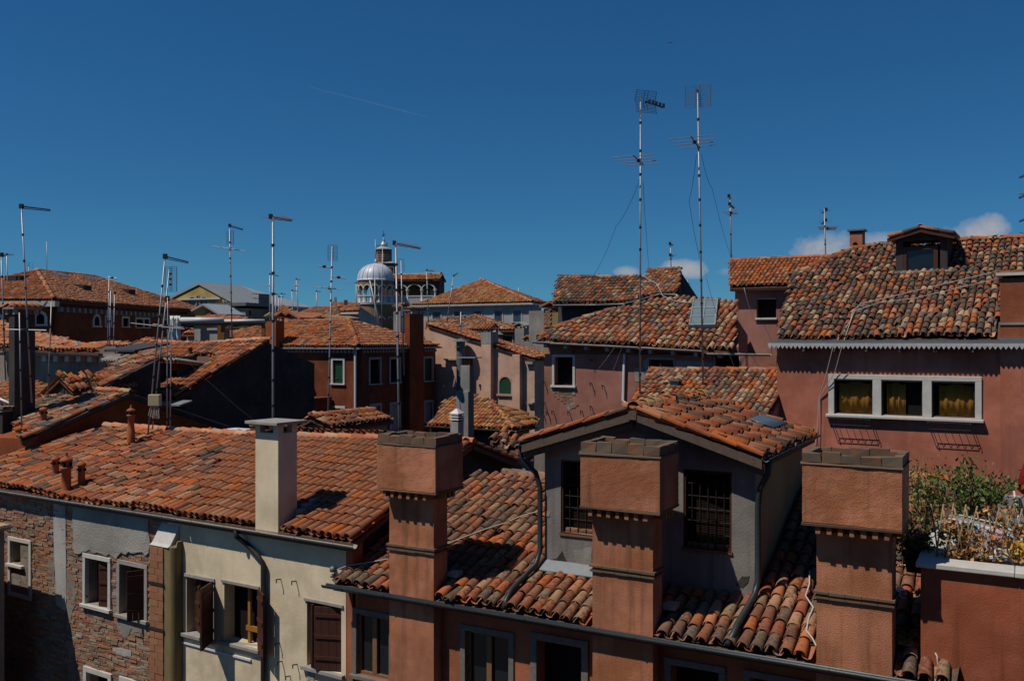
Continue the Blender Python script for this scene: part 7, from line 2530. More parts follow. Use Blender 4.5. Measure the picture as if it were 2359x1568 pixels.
# ------------------------------------------------------------------ Y1: yellow gabled hall with a metal roof
fY = Fr(24, za(1250, 604), 105)
rY = fY.root('hall', 'pale yellow gabled hall with round windows and a grey metal roof', 'hall')
al, zl0 = fY.S(za(1078, 690), 0); ar, zr0 = fY.S(za(1482, 730), 0)
zb_ = fY.S(za(1300, 830), 0)[1]
kr = (zr0 - fY.z) / ar; kl = (fY.z - zl0) / -al
wY = Wall(rY, fY, 'f', 0, P_OCHRE, .4)
g = G(); g.prism([(al, 0), (0, 0), (ar, 0), (ar, 8), (0, 8), (al, 8)], 0, [zl0 - .3, fY.z - .3, zr0 - .3, zr0 - .3, fY.z - .3, zl0 - .3]); g.make('wall', P_OCHRE, rY)
MET = plain('roof_metal_grey', (.40, .42, .44), .5, .1, .1, 1)
for a_, z_, sg in ((ar + .3, fY.z + kr * (ar + .3), 1), (al - .3, fY.z + kl * (al - .3), -1)):
    P_ = [(0, -.12, fY.z - .1), (a_, -.12, z_ - .1), (a_, 14, z_ - .1), (0, 7, fY.z - .1)]
    rs = G().hexa(P_ + [(x, s, z + .3) for x, s, z in P_]).make('roof_slope', MET, rY)
    g = G()
    for i in range(11):
        s = .2 + 7 * i / 11
        g.hexa([(0, s, fY.z + .19), (a_, s, z_ + .19), (a_, s + .08, z_ + .19), (0, s + .08, fY.z + .19), (0, s, fY.z + .25), (a_, s, z_ + .25), (a_, s + .08, z_ + .25), (0, s + .08, fY.z + .25)])
    tag(g.make('standing_seam', LEAD, rs), kind='stuff')
for q in ((1210, 718), (1284, 718)):
    t, z = wY.p(za(*q))
    g = G(); n = 16
    ring = [(t + .72 * math.cos(2 * math.pi * i / n), z + .72 * math.sin(2 * math.pi * i / n)) for i in range(n)]
    rg2 = [(t + .56 * math.cos(2 * math.pi * i / n), z + .56 * math.sin(2 * math.pi * i / n)) for i in range(n)]
    for i in range(n):
        j = (i + 1) % n
        g.hexa([wY.P(*ring[i], 0), wY.P(*ring[j], 0), wY.P(*rg2[j], 0), wY.P(*rg2[i], 0), wY.P(*ring[i], .12), wY.P(*ring[j], .12), wY.P(*rg2[j], .12), wY.P(*rg2[i], .12)])
    o = g.make('round_window', STONE_G, rY)
    g = G(); g.face([wY.P(*p, .02) for p in rg2]); g.make('pane', GLASS, o)
for x0, x1, y0, y1 in ((1155, 1178, 708, 722), (1325, 1350, 708, 722), (1408, 1422, 715, 752), (1237, 1247, 680, 692)):
    t0, t1, z0, z1 = wY.rect(za(x0, y0), za(x1, y1))
    g = G(); wY.box(g, t0 - .1, t1 + .1, z0 - .1, z1 + .1, -.05, .08); o = g.make('window', STONE_G, rY)
    g = G(); wY.box(g, t0, t1, z0, z1, .04, .1); g.make('pane', GLASS, o)
t0, z0 = wY.p(za(1130, 698)); t1, z1 = wY.p(za(1390, 698))
G().box(t0, t1, -.3, 0, z0 - .15, z0).make('string_course', STONE, rY)
for i in range(7):
    x = t0 + (t1 - t0) * (i + .3) / 7.2
fY2 = Fr(24, za(1490, 735), 96)
rY2 = fY2.root('wing', 'low plastered wing with a railing beside the yellow hall', 'wing')
c1, z1 = fY2.S(za(1540, 757), 0)
b1, z2 = fY2.S(za(1330, 757), 0)
G().box(b1, c1, 0, 14, 0, z1).make('wall', plaster('plaster_beige_far', (.44, .37, .27), .1, .2, .3), rY2)
s1 = fY2.A(za(1688, 752), c1)[0]
G().box(c1 - 8, c1 - .01, 14, s1, 0, z1 + .25).make('wall', bpy.data.materials['plaster_beige_far'], rY2)
G().box(b1 - .3, c1 + .3, -.3, s1 + .3, z1 + .26, z1 + .6).make('roof_slab', LEAD, rY2)
g = G()
for i in range(22): g.tube((c1 + .1, 2 + (s1 - 2) * i / 22, z1 + .6), (c1 + .1, 2 + (s1 - 2) * i / 22, z1 + 1.6), .05, seg=4)
for zz in (1.1, 1.6): g.tube((c1 + .1, 1, z1 + zz), (c1 + .1, s1, z1 + zz), .05, seg=4)
g.make('railing', LEAD, rY2)
wy2 = Wall(rY2, fY2, 'r', c1, P_OCHRE)
t0, t1, z0, z1_ = wy2.rect(za(1562, 770), za(1572, 800))
g = G(); wy2.box(g, t0, t1, z0, z1_, 0, .05); g.make('window', GLASS, rY2)
fY3 = Fr(24, zk(850, 190), 88)
rY3 = fY3.root('hall', 'small grey roofed gable in front of the yellow hall', 'hall')
c1, z1 = fY3.S(zk(1005, 298), 0); c0, z0 = fY3.S(zk(660, 200), 0)
G().prism([(c0 + 2, 0), (0, 0), (c1, 0), (c1, 3), (0, 3), (c0 + 2, 3)], 0, [fY3.z - 1, fY3.z - .2, z1 - .2, z1 - .2, fY3.z - .2, fY3.z - 1]).make('wall', P_OCHRE, rY3)
for P_ in ([(0, -.5, fY3.z), (c1 + .3, -.5, z1), (c1 + .3, 3, z1), (0, 3, fY3.z)], [(0, -.5, fY3.z), (c0, -.5, fY3.z - .9), (c0, 3, fY3.z - .9), (0, 3, fY3.z)]):
    G().hexa(P_ + [(x, s, z + .2) for x, s, z in P_]).make('roof_slope', MET, rY3)

# ------------------------------------------------------------------ the stair tower with its white dome, loggia beside it
YB = 110.0
cB = at(zf(533, 1095), YB)
rBv = empty('stair_tower', 'round brick stair tower with a white dome and a white arcade', 'tower', Vector((cB.x, cB.y, 0)))
k_ = YB / F * .1653


def zB(y): return at(zf(533, y), YB).z


R_ = 250 * k_
BRT = plaster('brick_tower_tan', (.33, .22, .13), .1, .4, .4, 8, .4)
MARB = plain('marble_white', (.72, .70, .67), .6, 0, .1, 2)
G().lathe((0, 0, 0), [(R_, 0), (R_, zB(1110))], 40).make('drum', BRT, rBv, smooth=True)
G().lathe((0, 0, 0), [(R_ - .3, zB(1112)), (R_ + .12, zB(1112)), (R_ + .16, zB(1085)), (R_ - .3, zB(1085))], 40).make('floor_ring', MARB, rBv)
nb = 14
zsp, ztop, zfl_ = zB(895), zB(770), zB(1085)
g = G()
hb = math.pi / nb
for b in range(nb):
    t0 = 2 * math.pi * b / nb + .1
    ra = hb * .80
    n = 8
    for r0, r1, mat_i in ((R_ - .45, R_, 0),):
        for i in range(-1, n + 1):
            if i == -1: x0, x1, h0, h1 = -hb, -ra, 0, 0
            elif i == n: x0, x1, h0, h1 = ra, hb, 0, 0
            else:
                u0, u1 = math.pi * (1 - i / n), math.pi * (1 - (i + 1) / n)
                x0, x1 = ra * math.cos(u0), ra * math.cos(u1)
                h0, h1 = ra * R_ * math.sin(u0) * 1.05, ra * R_ * math.sin(u1) * 1.05
            def q(r, x, z): return (r * math.cos(t0 + hb + x), r * math.sin(t0 + hb + x), z)
            g.hexa([q(r0, x0, zsp + h0), q(r1, x0, zsp + h0), q(r1, x1, zsp + h1), q(r0, x1, zsp + h1), q(r0, x0, ztop), q(r1, x0, ztop), q(r1, x1, ztop), q(r0, x1, ztop)])
g.make('arcade_wall', BRT, rBv)
for b in range(nb):
    t0 = 2 * math.pi * b / nb + .1
    g = G(); n = 10; ra = hb * .80
    def q(r, x, z): return (r * math.cos(t0 + hb + x), r * math.sin(t0 + hb + x), z)
    for i in range(n):
        u0, u1 = math.pi * (1 - i / n), math.pi * (1 - (i + 1) / n)
        f = 1.28
        g.hexa([q(r, c * ra * math.cos(u), zsp + c * ra * R_ * math.sin(u) * 1.05) for r in (R_ - .02, R_ + .07) for c, u in ((1, u0), (1, u1), (f, u1), (f, u0))])
    g.make('arch_ring', MARB, rBv)
    x, y = (R_ - .12) * math.cos(t0), (R_ - .12) * math.sin(t0)
    G().lathe((x, y, 0), [(.16, zfl_), (.16, zfl_ + .12), (.1, zfl_ + .16), (.088, zsp - .28), (.11, zsp - .26), (.17, zsp - .05), (.18, zsp + .02), (0, zsp + .02)], 10).make('column', MARB, rBv, smooth=True)
zrl = zB(988)
G().lathe((0, 0, 0), [(R_ - .22, zrl - .1), (R_ + .02, zrl - .1), (R_ + .02, zrl), (R_ - .22, zrl), (R_ - .22, zrl - .1)], 40).make('balustrade_rail', MARB, rBv)
g = G()
for i in range(56):
    t = 2 * math.pi * i / 56
    g.tube(((R_ - .1) * math.cos(t), (R_ - .1) * math.sin(t), zfl_), ((R_ - .1) * math.cos(t), (R_ - .1) * math.sin(t), zrl - .1), .05, seg=5)
tag(g.make('balusters', MARB, rBv), kind='stuff')
G().lathe((0, 0, 0), [(.5, zfl_), (.5, ztop)], 16).make('newel', BRT, rBv)
zd0, zdt = zB(778), zB(530)
Rd = 262 * k_
prof = [(R_ - .3, zd0 - .12), (Rd, zd0 - .02), (Rd, zd0 + .06)] + [(Rd * .985 * math.cos(u) ** .9, zd0 + .08 + (zdt - zd0 - .1) * math.sin(u)) for u in [i * math.pi / 2 / 14 for i in range(14)]] + [(.05, zdt)]
dome = G().lathe((0, 0, 0), prof, 48).make('dome', plain('lead_white', (.62, .66, .72), .45, .05, .15, 1.5), rBv, smooth=True)
for b in range(20):
    t = 2 * math.pi * b / 20
    G().path([((Rd * 1.0 * math.cos(u) ** .9) * math.cos(t), (Rd * 1.0 * math.cos(u) ** .9) * math.sin(t), zd0 + .09 + (zdt - zd0 - .1) * math.sin(u)) for u in [i * math.pi / 2 / 12.5 for i in range(12)]], .018, 4).make('dome_rib', plain('lead_seam', (.33, .36, .42), .5, .3) if 'lead_seam' not in bpy.data.materials else bpy.data.materials['lead_seam'], dome)
G().lathe((0, 0, zdt), [(.0, -.1), (.22, -.05), (.12, .06), (.2, .18), (.16, .3), (.03, .42), (.02, .6), (0, .62)], 12).make('finial', plain('lead_dome2', (.5, .52, .55), .4, .3), rBv, smooth=True)
# arched openings lower on the drum
for x, y, r in ((650, 1330, 42), (755, 1318, 38), (400, 1400, 36), (485, 1395, 46)):
    c = at(zf(x, y), YB) - rBv.location
    d = math.hypot(c.x, 0)
    t = -math.acos(max(-.98, min(.98, c.x / (R_ + .05))))
    g = G()
    n = 10
    for i in range(n):
        u0, u1 = math.pi * i / n, math.pi * (i + 1) / n
        rr_ = r * k_
        def q(rad, m, u, z): ang = t + m * math.cos(u) / R_; return ((R_ + rad) * math.cos(ang), (R_ + rad) * math.sin(ang), c.z + m * math.sin(u))
        g.hexa([q(rad, m, u, 0) for rad in (-.02, .1) for m, u in ((rr_, u0), (rr_, u1), (rr_ * 1.22, u1), (rr_ * 1.22, u0))])
    o = g.make('arch_ring', MARB, rBv)
# loggia
fB = Fr(12, zf(800, 770), 111)
rLg = fB.root('loggia', 'brick loggia with three white arches and a tiled roof beside the dome', 'loggia')
a1, _ = fB.S(zf(1412, 770), 0)
zeb = fB.z
s1 = fB.A(zf(1492, 770), a1)[0]
plB = (0, -.25, zeb + .02, 0, .5)
tB = fB.R(zf(1448, 685), plB)
tiles(rLg, fB, plB, [(-1.2, -.25), (a1 + .15, -.25), (a1 + .15, tB[1]), (-1.2, tB[1])], T_GOLD, pitch=.24, step=.42, n_ind=0, seed=91, lod=0, start=-.25)
ridge(rLg, [(-1.2, tB[1], pz(plB, *tB) + .05), (a1 + .15, tB[1], pz(plB, *tB) + .05)], T_PINK, .15, .5, ind=False)
zA = fB.S(zf(800, 900), 0)[1]; zR2 = fB.S(zf(800, 985), 0)[1]; zF2 = fB.S(zf(800, 1090), 0)[1]
G().prism([(-1, 2.2), (a1, 2.2), (a1, tB[1] * 2), (-1, tB[1] * 2)], 0, zeb).make('wall', BRT, rLg)
G().box(-1, a1, 0, 2.19, 0, zF2).make('base', BRT, rLg)
G().box(a1 - .35, a1, .3, 2.19, zF2, zeb).make('side_wall', plaster('brick_dark_far', (.15, .075, .05), .2, .3, .3), rLg)
g = G(); g.v += [(a1, -.05, zeb), (a1, tB[1] * 2, zeb), (a1, tB[1], pz(plB, *tB) - .1), (a1 - .3, -.05, zeb), (a1 - .3, tB[1] * 2, zeb), (a1 - .3, tB[1], pz(plB, *tB) - .1)]; g.f += [(0, 1, 2), (5, 4, 3), (0, 2, 5, 3), (1, 4, 5, 2)]; g.make('gable', bpy.data.materials['brick_dark_far'], rLg)
plBb = (0, tB[1], pz(plB, *tB), 0, -.5)
tiles(rLg, fB, plBb, [(-1.2, tB[1]), (a1 + .15, tB[1]), (a1 + .15, tB[1] * 2 + .3), (-1.2, tB[1] * 2 + .3)], T_FAR, d=(0, -1), pitch=.3, step=.5, n_ind=0, seed=92, lod=0)
edges = [fB.S(zf(x, 900), 0)[0] for x in (780, 972, 1172, 1360)]
g = G()
n = 12
for e0, e1 in zip(edges[:-1], edges[1:]):
    r = (e1 - e0) / 2 * .90; c = (e0 + e1) / 2
    hgt = fB.S(zf(1070, 832), 0)[1] - zA
    pts = [(e0, 0)] + [(c - r * math.cos(math.pi * i / n), hgt * math.sin(math.pi * i / n)) for i in range(n + 1)] + [(e1, 0)]
    for p, q in zip(pts[:-1], pts[1:]):
        g.hexa([(p[0], 0, zA + p[1]), (q[0], 0, zA + q[1]), (q[0], .35, zA + q[1]), (p[0], .35, zA + p[1]), (p[0], 0, zeb), (q[0], 0, zeb), (q[0], .35, zeb), (p[0], .35, zeb)])
    h = G()
    for i in range(n):
        u0, u1 = math.pi * i / n, math.pi * (i + 1) / n
        P_ = []
        for s in (-.08, .02):
            for f, u in ((1, u0), (1, u1), (1.16, u1), (1.16, u0)): P_.append((c - r * f * math.cos(u), s, zA + hgt * f * math.sin(u)))
        h.hexa(P_)
    h.make('arch_ring', MARB, rLg)
g.box(edges[-1], a1 - .36, 0, .35, zF2, zeb)
g.make('arcade_wall', bpy.data.materials['brick_dark_far'], rLg)
for e in edges:
    G().lathe((e, .12, 0), [(.22, zF2), (.22, zF2 + .15), (.15, zF2 + .2), (.13, zA - .3), (.24, zA - .05), (.24, zA), (0, zA)], 10).make('column', MARB, rLg, smooth=True)
G().box(edges[0], edges[-1], .02, .22, zR2 - .12, zR2).make('balustrade_rail', MARB, rLg)
g = G()
for i in range(44):
    x = edges[0] + (edges[-1] - edges[0]) * (i + .5) / 44
    g.tube((x, .12, zF2), (x, .12, zR2 - .12), .055, seg=5)
tag(g.make('balusters', MARB, rLg), kind='stuff')
G().box(edges[0], a1, -.1, .3, zF2 - .2, zF2).make('floor_ledge', STONE_G, rLg)
t, z = fB.S(zf(1325, 930), 2.18)
G().box(t - .25, t + .25, 2.1, 2.19, z - .35, z + .35).make('white_lattice', MARB, rLg)
# bell tower far behind
YC = 150.0
kc = YC / F * .1653
cC = at(zf(643, 500), YC + 3)
rCt = empty('bell_tower', 'brick bell tower with a white lead cap and a cross rising behind the dome', 'tower', Vector((cC.x, cC.y, 0)))
def zC_(y): return at(zf(643, y), YC + 3).z
BRC = plaster('brick_tower_dark', (.19, .11, .075), .2, .4, .4, 6, .3)
def octa(r, z0, z1, mat, name, seg=8, rot=.2):
    return G().lathe((0, 0, 0), [(r, z0), (r, z1), (0, z1)], seg, rot, rot + 2 * math.pi).make(name, mat, rCt)
r_u = 116 * kc
octa(r_u, zC_(545), zC_(350), BRC, 'belfry')
for i in range(8):
    t = .2 + 2 * math.pi * (i + .5) / 8
    g = G()
    ca, sa = math.cos(t), math.sin(t)
    rr_ = r_u * math.cos(math.pi / 8)
    for zz0, zz1, w in ((zC_(490), zC_(410), .28),):
        pts = [(-w, zz0), (w, zz0)] + [(w * math.cos(math.pi * k / 8), zz1 + w * math.sin(math.pi * k / 8)) for k in range(9)]
        g.face([(rr_ * 1.012 * ca - x * sa, rr_ * 1.012 * sa + x * ca, z) for x, z in pts])
    g.make('belfry_niche', bpy.data.materials['brick_dark_far'] if i % 2 else BRT, rCt)
    for zz in (430, 455, 490):
        for x in (-.45, -.08, .3):
            P_ = [(rr_ * f * ca - xx * sa, rr_ * f * sa + xx * ca, z) for f in (1.0, 1.03) for xx, z in ((x, zC_(zz)), (x + .16, zC_(zz)), (x + .16, zC_(zz) + .12), (x, zC_(zz) + .12))]
            G().hexa(P_).make('white_stone', STONE, rCt)
G().lathe((0, 0, 0), [(r_u * 1.06, zC_(350)), (r_u * 1.08, zC_(340)), (58 * kc, zC_(302)), (55 * kc, zC_(290)), (60 * kc, zC_(285)), (42 * kc, zC_(265)), (22 * kc, zC_(235)), (16 * kc, zC_(210)), (20 * kc, zC_(205)), (8 * kc, zC_(195)), (11 * kc, zC_(186)), (4 * kc, zC_(176)), (0, zC_(170))], 16, .2, .2 + 2 * math.pi).make('lead_cap', plain('lead_cap', (.48, .50, .52), .45, .3, .2), rCt)
g = G(); g.box(-.035, .035, -.035, .035, zC_(178), zC_(80)); g.box(-.36, .36, -.034, .034, zC_(143), zC_(138))
for t in range(4):
    g.tube((0, 0, zC_(140)), (.22 * math.cos(t * math.pi / 2 + .78), 0, zC_(140) + .22 * math.sin(t * math.pi / 2 + .78)), .06, .02, 6)
g.make('cross', IRON, rCt)
cl = at(zf(700, 600), YC + 8) - rCt.location
wl = 125 * kc
xo = 47 * kc
G().box(xo - wl, xo + wl, -wl * .9, wl, 0, zC_(540)).make('shaft', BRC, rCt)
G().lathe((xo, 0, zC_(540)), [(wl * 1.44, 0), (wl * 1.44, .06), (r_u, .3)], 4, math.pi / 4, math.pi / 4 + 2 * math.pi).make('lead_skirt', bpy.data.materials['lead_cap'], rCt)
for i, x in enumerate((735, 768)):
    c = at(zf(x, 600), YC + 2.2) - rCt.location
    g = G(); w = 15 * kc
    for k in range(8):
        u0, u1 = math.pi * k / 8, math.pi * (k + 1) / 8
        g.hexa([(c.x + f * math.cos(u), s, c.z + f * math.sin(u)) for s in (-wl * .9 - .05, -wl * .9 + .02) for f, u in ((w, u0), (w, u1), (w * 1.35, u1), (w * 1.35, u0))])
    g.box(c.x - w * 1.35, c.x - w, -wl * .9 - .05, -wl * .9 + .02, c.z - 2, c.z); g.box(c.x + w, c.x + w * 1.35, -wl * .9 - .05, -wl * .9 + .02, c.z - 2, c.z)
    o = g.make('bell_arch', STONE, rCt)
    g = G(); g.box(c.x - w, c.x + w, -wl * .9 - .02, -wl * .9 + .02, c.z - 2, c.z); g.make('dark_opening', DARK, o)

# ------------------------------------------------------------------ roofs of the far city
def far_house(label, ez0, ez1, Y, top, mat, wall, k=.42, th=29, pitch=.24, seed=1, eave_l=None, valance=False):
    f_ = Fr(th, ez0, Y)
    r_ = f_.root('house', label, 'house', 'distant houses of the old town')
    pl = eave_plane(f_, ez0, ez1, k)
    a1 = f_.S(ez1, 0)[0]
    T = [f_.R(p, pl) for p in top]
    tiles(r_, f_, pl, [(0, 0), (a1, 0)] + T, mat, pitch=pitch, step=.42, n_ind=0, seed=seed, lod=0, start=0)
    shell(r_, f_, pl, [(.2, .35), (a1 - .2, .35)] + T, wall)
    back(r_, [T[-1], T[0]] if T[-1][0] < T[0][0] else T[:2], pl, 3, .4, wall)
    if valance: G().box(0, a1, -.05, .34, f_.z - .22, f_.z - .04).make('cornice', STONE, r_)
    return r_, f_, pl


far_house('distant house with a broad spotted roof left of the dome', zp(1250, 1115), zp(1800, 1115), 85, [zp(1800, 1000), zp(1760, 905), zp(1375, 905), zp(1180, 990)], T_MIX, P_OCHRE, seed=101)
far_house('distant house with a zigzag eave beside the stair tower', zp(1760, 975), zp(2100, 968), 92, [zp(2100, 850), zp(2070, 838), zp(1850, 905), zp(1790, 925)], T_FAR, P_WHITE, seed=102, valance=True)
far_house('distant red ridge behind the zigzag eaved house', zp(1650, 905), zp(2080, 905), 110, [zp(2070, 832), zp(1760, 830), zp(1720, 800)], T_FAR, P_OCHRE, seed=103, k=.5)
r_, f_, pl = far_house('distant house with a tilted grey gable at the centre left', zp(830, 1120), zp(1250, 1120), 95, [zp(1240, 1030), zp(1060, 965), zp(845, 855)], T_FAR, P_DARK, seed=104, k=.7)
far_house('distant low roof behind the white awning, left piece', zk(580, 495), zk(1000, 490), 60, [zk(990, 430), zk(730, 445)], T_PINK, P_GREY, seed=105)
far_house('distant roof behind the white awning, right piece', zk(800, 420), zk(1420, 400), 75, [zk(1240, 325), zk(860, 292), zk(800, 320)], T_FAR, P_OCHRE, seed=106)
far_house('far red roof strip between the hipped house and the long roof', zj(930, 500), zj(1460, 480), 58, [zj(1400, 452), zj(900, 452)], T_PINK, P_OXIDE, seed=107, k=.3)
for q0, q1, qa, Y, lab in ((zp(955, 1040), zp(1245, 1060), zp(1070, 968), 72, 'left tiled gable dormer before the distant roofs'), (zp(1470, 1055), zp(1745, 1060), zp(1580, 1022), 72, 'right tiled gable dormer before the distant roofs')):
    f_ = Fr(29, q0, Y)
    r_ = f_.root('dormer', lab, 'dormer')
    a1, z1 = f_.S(q1, 0); am, zm_ = f_.S(qa, 0)
    G().prism([(.3, 0), (am, 0), (a1 - .3, 0), (a1 - .3, 3), (am, 3), (.3, 3)], 8, [f_.z - .15, zm_ - .15, z1 - .15, z1 - .15, zm_ - .15, f_.z - .15]).make('wall', P_GREY, r_)
    for P_ in ([(0, -.5, f_.z), (am, -.5, zm_), (am, 3, zm_), (0, 3, f_.z)], [(am, -.5, zm_), (a1, -.5, z1), (a1, 3, z1), (am, 3, zm_)]):
        G().hexa([(x, s, z - .15) for x, s, z in P_] + P_).make('roof_slope', T_MIX, r_)
    G().box(am - .5, am + .5, -.02, .1, z1 - 1.3, z1 - .2).make('window', DARK, r_)
for q, w, h, Y, m, lab in ((zp(1738, 740), 30, 70, 100, P_WHITE, 'distant chimney with a rounded white cowl left of the dome'), (zp(1900, 785), 44, 110, 96, P_WHITE, 'distant slim white chimney with a dark top left of the dome')):
    p = at(q, Y)
    r_ = empty('chimney', lab, 'chimney', Vector((p.x, p.y, p.z - h * .14647 * Y / F - 1)))
    b = w * .14647 * Y / F / 2
    H_ = p.z - r_.location.z
    G().box(-b, b, -b, b, 0, H_ * .72).make('shaft', m, r_)
    G().box(-b * 1.1, b * 1.1, -b * 1.1, b * 1.1, H_ * .72, H_).make('cap', plain('cap_dark_red', (.16, .07, .05), .8) if m is P_WHITE and w > 40 else LEAD_L, r_)
for x0, x1, yt, Y, lab in ((725, 808, 395, 52, 'left grey chimney block under the white awning'), (858, 940, 390, 55, 'middle grey chimney block under the white awning'), (885, 985, 445, 50, 'right flat-lidded grey chimney block under the white awning')):
    f_ = Fr(29, zk(x0, yt), Y); r_ = f_.root('chimney', lab, 'chimney')
    c1 = f_.S(zk(x1 - 20, yt), 0)[0]
    G().box(0, c1, 0, .9, 6, f_.z).make('shaft', P_GREY, r_)
    G().box(-.1, c1 + .1, -.1, 1.0, f_.z, f_.z + .12).make('lid', STONE_G, r_)
# long terraces that close the view just under eye level
for x0, x1, Y, dz, lab in ((-120, -20, 190, -.8, 'far terrace of the old town at the left horizon'), (-25, 40, 205, -1.2, 'far terrace of the old town at the middle horizon'), (35, 130, 185, -.6, 'far terrace of the old town at the right horizon')):
    r_ = empty('terrace_row', lab, 'houses', Vector(((x0 + x1) / 2, Y, 0)))
    w = (x1 - x0) / 2
    g = G(); g.box(-w, w, 0, 14, 0, CAMZ + dz - 3); g.make('wall', P_OCHRE, r_)
    V = [(-w, -1, CAMZ + dz - 3), (w, -1, CAMZ + dz - 3), (w, 7, CAMZ + dz), (-w, 7, CAMZ + dz), (w, 15, CAMZ + dz - 3), (-w, 15, CAMZ + dz - 3)]
    g = G(); g.v = V; g.f = [(0, 1, 2, 3), (3, 2, 4, 5), (0, 3, 5), (1, 4, 2), (0, 5, 4, 1)]; g.make('roof', T_FAR, r_)

# ================================================================== antennas, cables, air conditioners
def onp(fr, pl, p, lift=.0):
    a, s = fr.R(p, pl)
    return fr.w(a, s, pz(pl, a, s) + lift)


bp = onp(fP, plP, zc(878, 1150))
antenna('tall mast with a bent mesh reflector on top, left of the tall pair', ze(370, 240), zc(878, 1188), bp.y, .03,
        [('grid', ze(400, 280), 0.68, 0.66, 14, .35, .35), ('yagi', ze(210, 692), ze(500, 672), 4, 1.3)], foot=.8)
bp = onp(fP, plP, zc(1275, 1100))
antenna('tall mast with a flat mesh reflector on top, right of the tall pair', ze(768, 215), zc(1275, 1108), bp.y, .03,
        [('grid', ze(770, 236), 0.76, 0.66, 12, -.35), ('yagi', ze(590, 568), ze(905, 540), 4, 1.3)], foot=.6)
antenna('thin mast with three small aerials on the pink top storey', ze(993, 920), ze(1003, 1385), 39, .03, [('yagi', ze(950, 1050), ze(1050, 1045), 3, .8), ('log', ze(990, 985), ze(1022, 1015), 5, .25, .5), ('log', ze(985, 930), ze(1000, 945), 4, .2, .4)])
antenna('slim mast with paired aerials before the cloud at the right', zd(430, 122), zd(438, 440), 41, .035, [('log', zd(440, 125), zd(418, 145), 4, .3, .3), ('log', zd(437, 185), zd(415, 208), 4, .3, .3), ('yagi', zd(390, 232), zd(505, 232), 4, 1.0)], foot=1.5)
antenna('short mast with two little aerials above the blackened roof', zc(1070, 192), zc(1073, 360), 44, .03, [('log', zc(1066, 195), zc(1084, 203), 4, .2, .3), ('log', zc(1068, 265), zc(1085, 272), 4, .3, .3)], foot=1)
antenna('tiny cross shaped aerial behind the skylight roof', zc(1177, 418), zc(1178, 540), 60, .04, [('yagi', zc(1160, 445), zc(1194, 445), 2, .4)], foot=2)
antenna('tiny cross shaped aerial on the off-white house', zr(955, 345), zr(955, 435), 84, .06, [('yagi', zr(920, 413), zr(988, 413), 1, .2)], foot=1, bands=False)
antenna('mast with a long boom at the far left over the hipped roof', zg(191, 45), zg(236, 905), 27, .026, [('log', zg(192, 57), zg(452, 88), 12, .28, .25)], foot=3)
antenna('leftmost mast with a small boom at the picture edge', zg(10, 468), zg(40, 1320), 28, .024, [('log', zg(10, 490), zg(60, 488), 5, .2, 1.0)], foot=1)
antenna('short mast with a small boom over the hipped roof edge', zg(60, 480), zg(66, 690), 70, .05, [('log', zg(62, 485), zg(118, 488), 6, .5, .5)], foot=4, bands=False)
antenna('hair thin rod standing on the hipped roof', zg(418, 372), zg(420, 640), 72, .028, [], foot=2, bands=False)
antenna('tiny grid aerial behind the hipped roof', zg(259, 600), zg(259, 650), 90, .05, [('grid', zg(259, 612), .8, 1.2, 6, 0)], foot=5, bands=False)
antenna('leaning mast with a long boom in the left cluster', za(1036, 432), za(940, 1420), 25.5, .024, [('log', za(1036, 432), za(1182, 467), 10, .25, .25), ('yagi', za(872, 850), za(1205, 888), 2, .6)], foot=.6)
antenna('leaning mast with a mesh reflector in the left cluster', za(1062, 515), za(958, 1500), 25.8, .022, [('grid', za(1072, 575), .32, .70, 12, .15), ('log', za(1050, 695), za(950, 685), 4, .15, .3)], foot=.6)
antenna('upright mast at the right of the left cluster', za(1052, 690), za(1047, 1500), 25.6, .022, [], foot=.6)
antenna('short upright mast at the right of the left cluster', za(1075, 880), za(1068, 1500), 25.9, .02, [], foot=.6)
bx_ = at(za(972, 1335), 25.4)
r_ = empty('junction_box', 'cream junction box strapped to the leaning masts', 'box', bx_)
G().box(-.16, .16, -.1, .1, -.15, .17).make('box', plain('box_cream', (.5, .45, .28), .6), r_, bevel=.02)
g = G()
for i in range(6): g.path([(-.1 + .04 * i, -.05, -.15), (-.15 + .06 * i, -.08, -.4 - .04 * (i % 3)), (.1 - .03 * i, -.02, -.5), (.12, 0, -.2)], .01, 4)
g.make('loose_cable', CABLE, r_)
antenna('mast with a long boom and grid over the white awning', za(1440, 237), za(1456, 948), 41, .032, [('log', za(1441, 238), za(1524, 262), 8, .3, .3), ('grid', za(1444, 315), .30, .62, 9, .0), ('yagi', za(1395, 376), za(1493, 392), 4, 1.2)], foot=1)
antenna('tall steel mast with a long rodded boom in front of the blank gable', za(1712, 180), za(1713, 1440), 26.5, .04, [('log', zb(130, 25), zb(262, 48), 12, .45, .8)], foot=3.5)
antenna('dark mast with a grid and three booms before the oxblood house', zb(516, 212), zb(487, 1390), 37, .035, [('grid', zb(518, 253), .37, .62, 12, .1), ('yagi', zb(425, 333), zb(508, 345), 1, .3), ('yagi', zb(510, 400), zb(603, 413), 1, .3), ('yagi', zb(445, 470), zb(550, 478), 2, 1)], foot=3)
antenna('steel mast with a big rodded boom before the stair tower', zb(915, 182), zb(936, 1365), 30, .04, [('log', zb(905, 190), zb(1068, 222), 13, .5, 1.0)], foot=3)
antenna('slim mast with a grid left of the rust chimney', zb(948, 300), zb(960, 800), 52, .05, [('grid', zb(948, 330), .35, .72, 9, .1)], foot=2)
antenna('mast with a small boom before the loggia arches', zf(1243, 620), zf(1263, 1260), 70, .045, [('log', zf(1245, 625), zf(1338, 642), 7, .8, .6)], foot=2)
antenna('slanting mast with a stubby head before the golden roof', zf(1620, 700), zf(1535, 1280), 70, .045, [('log', zf(1620, 705), zf(1680, 662), 4, .4, .5)], foot=2)
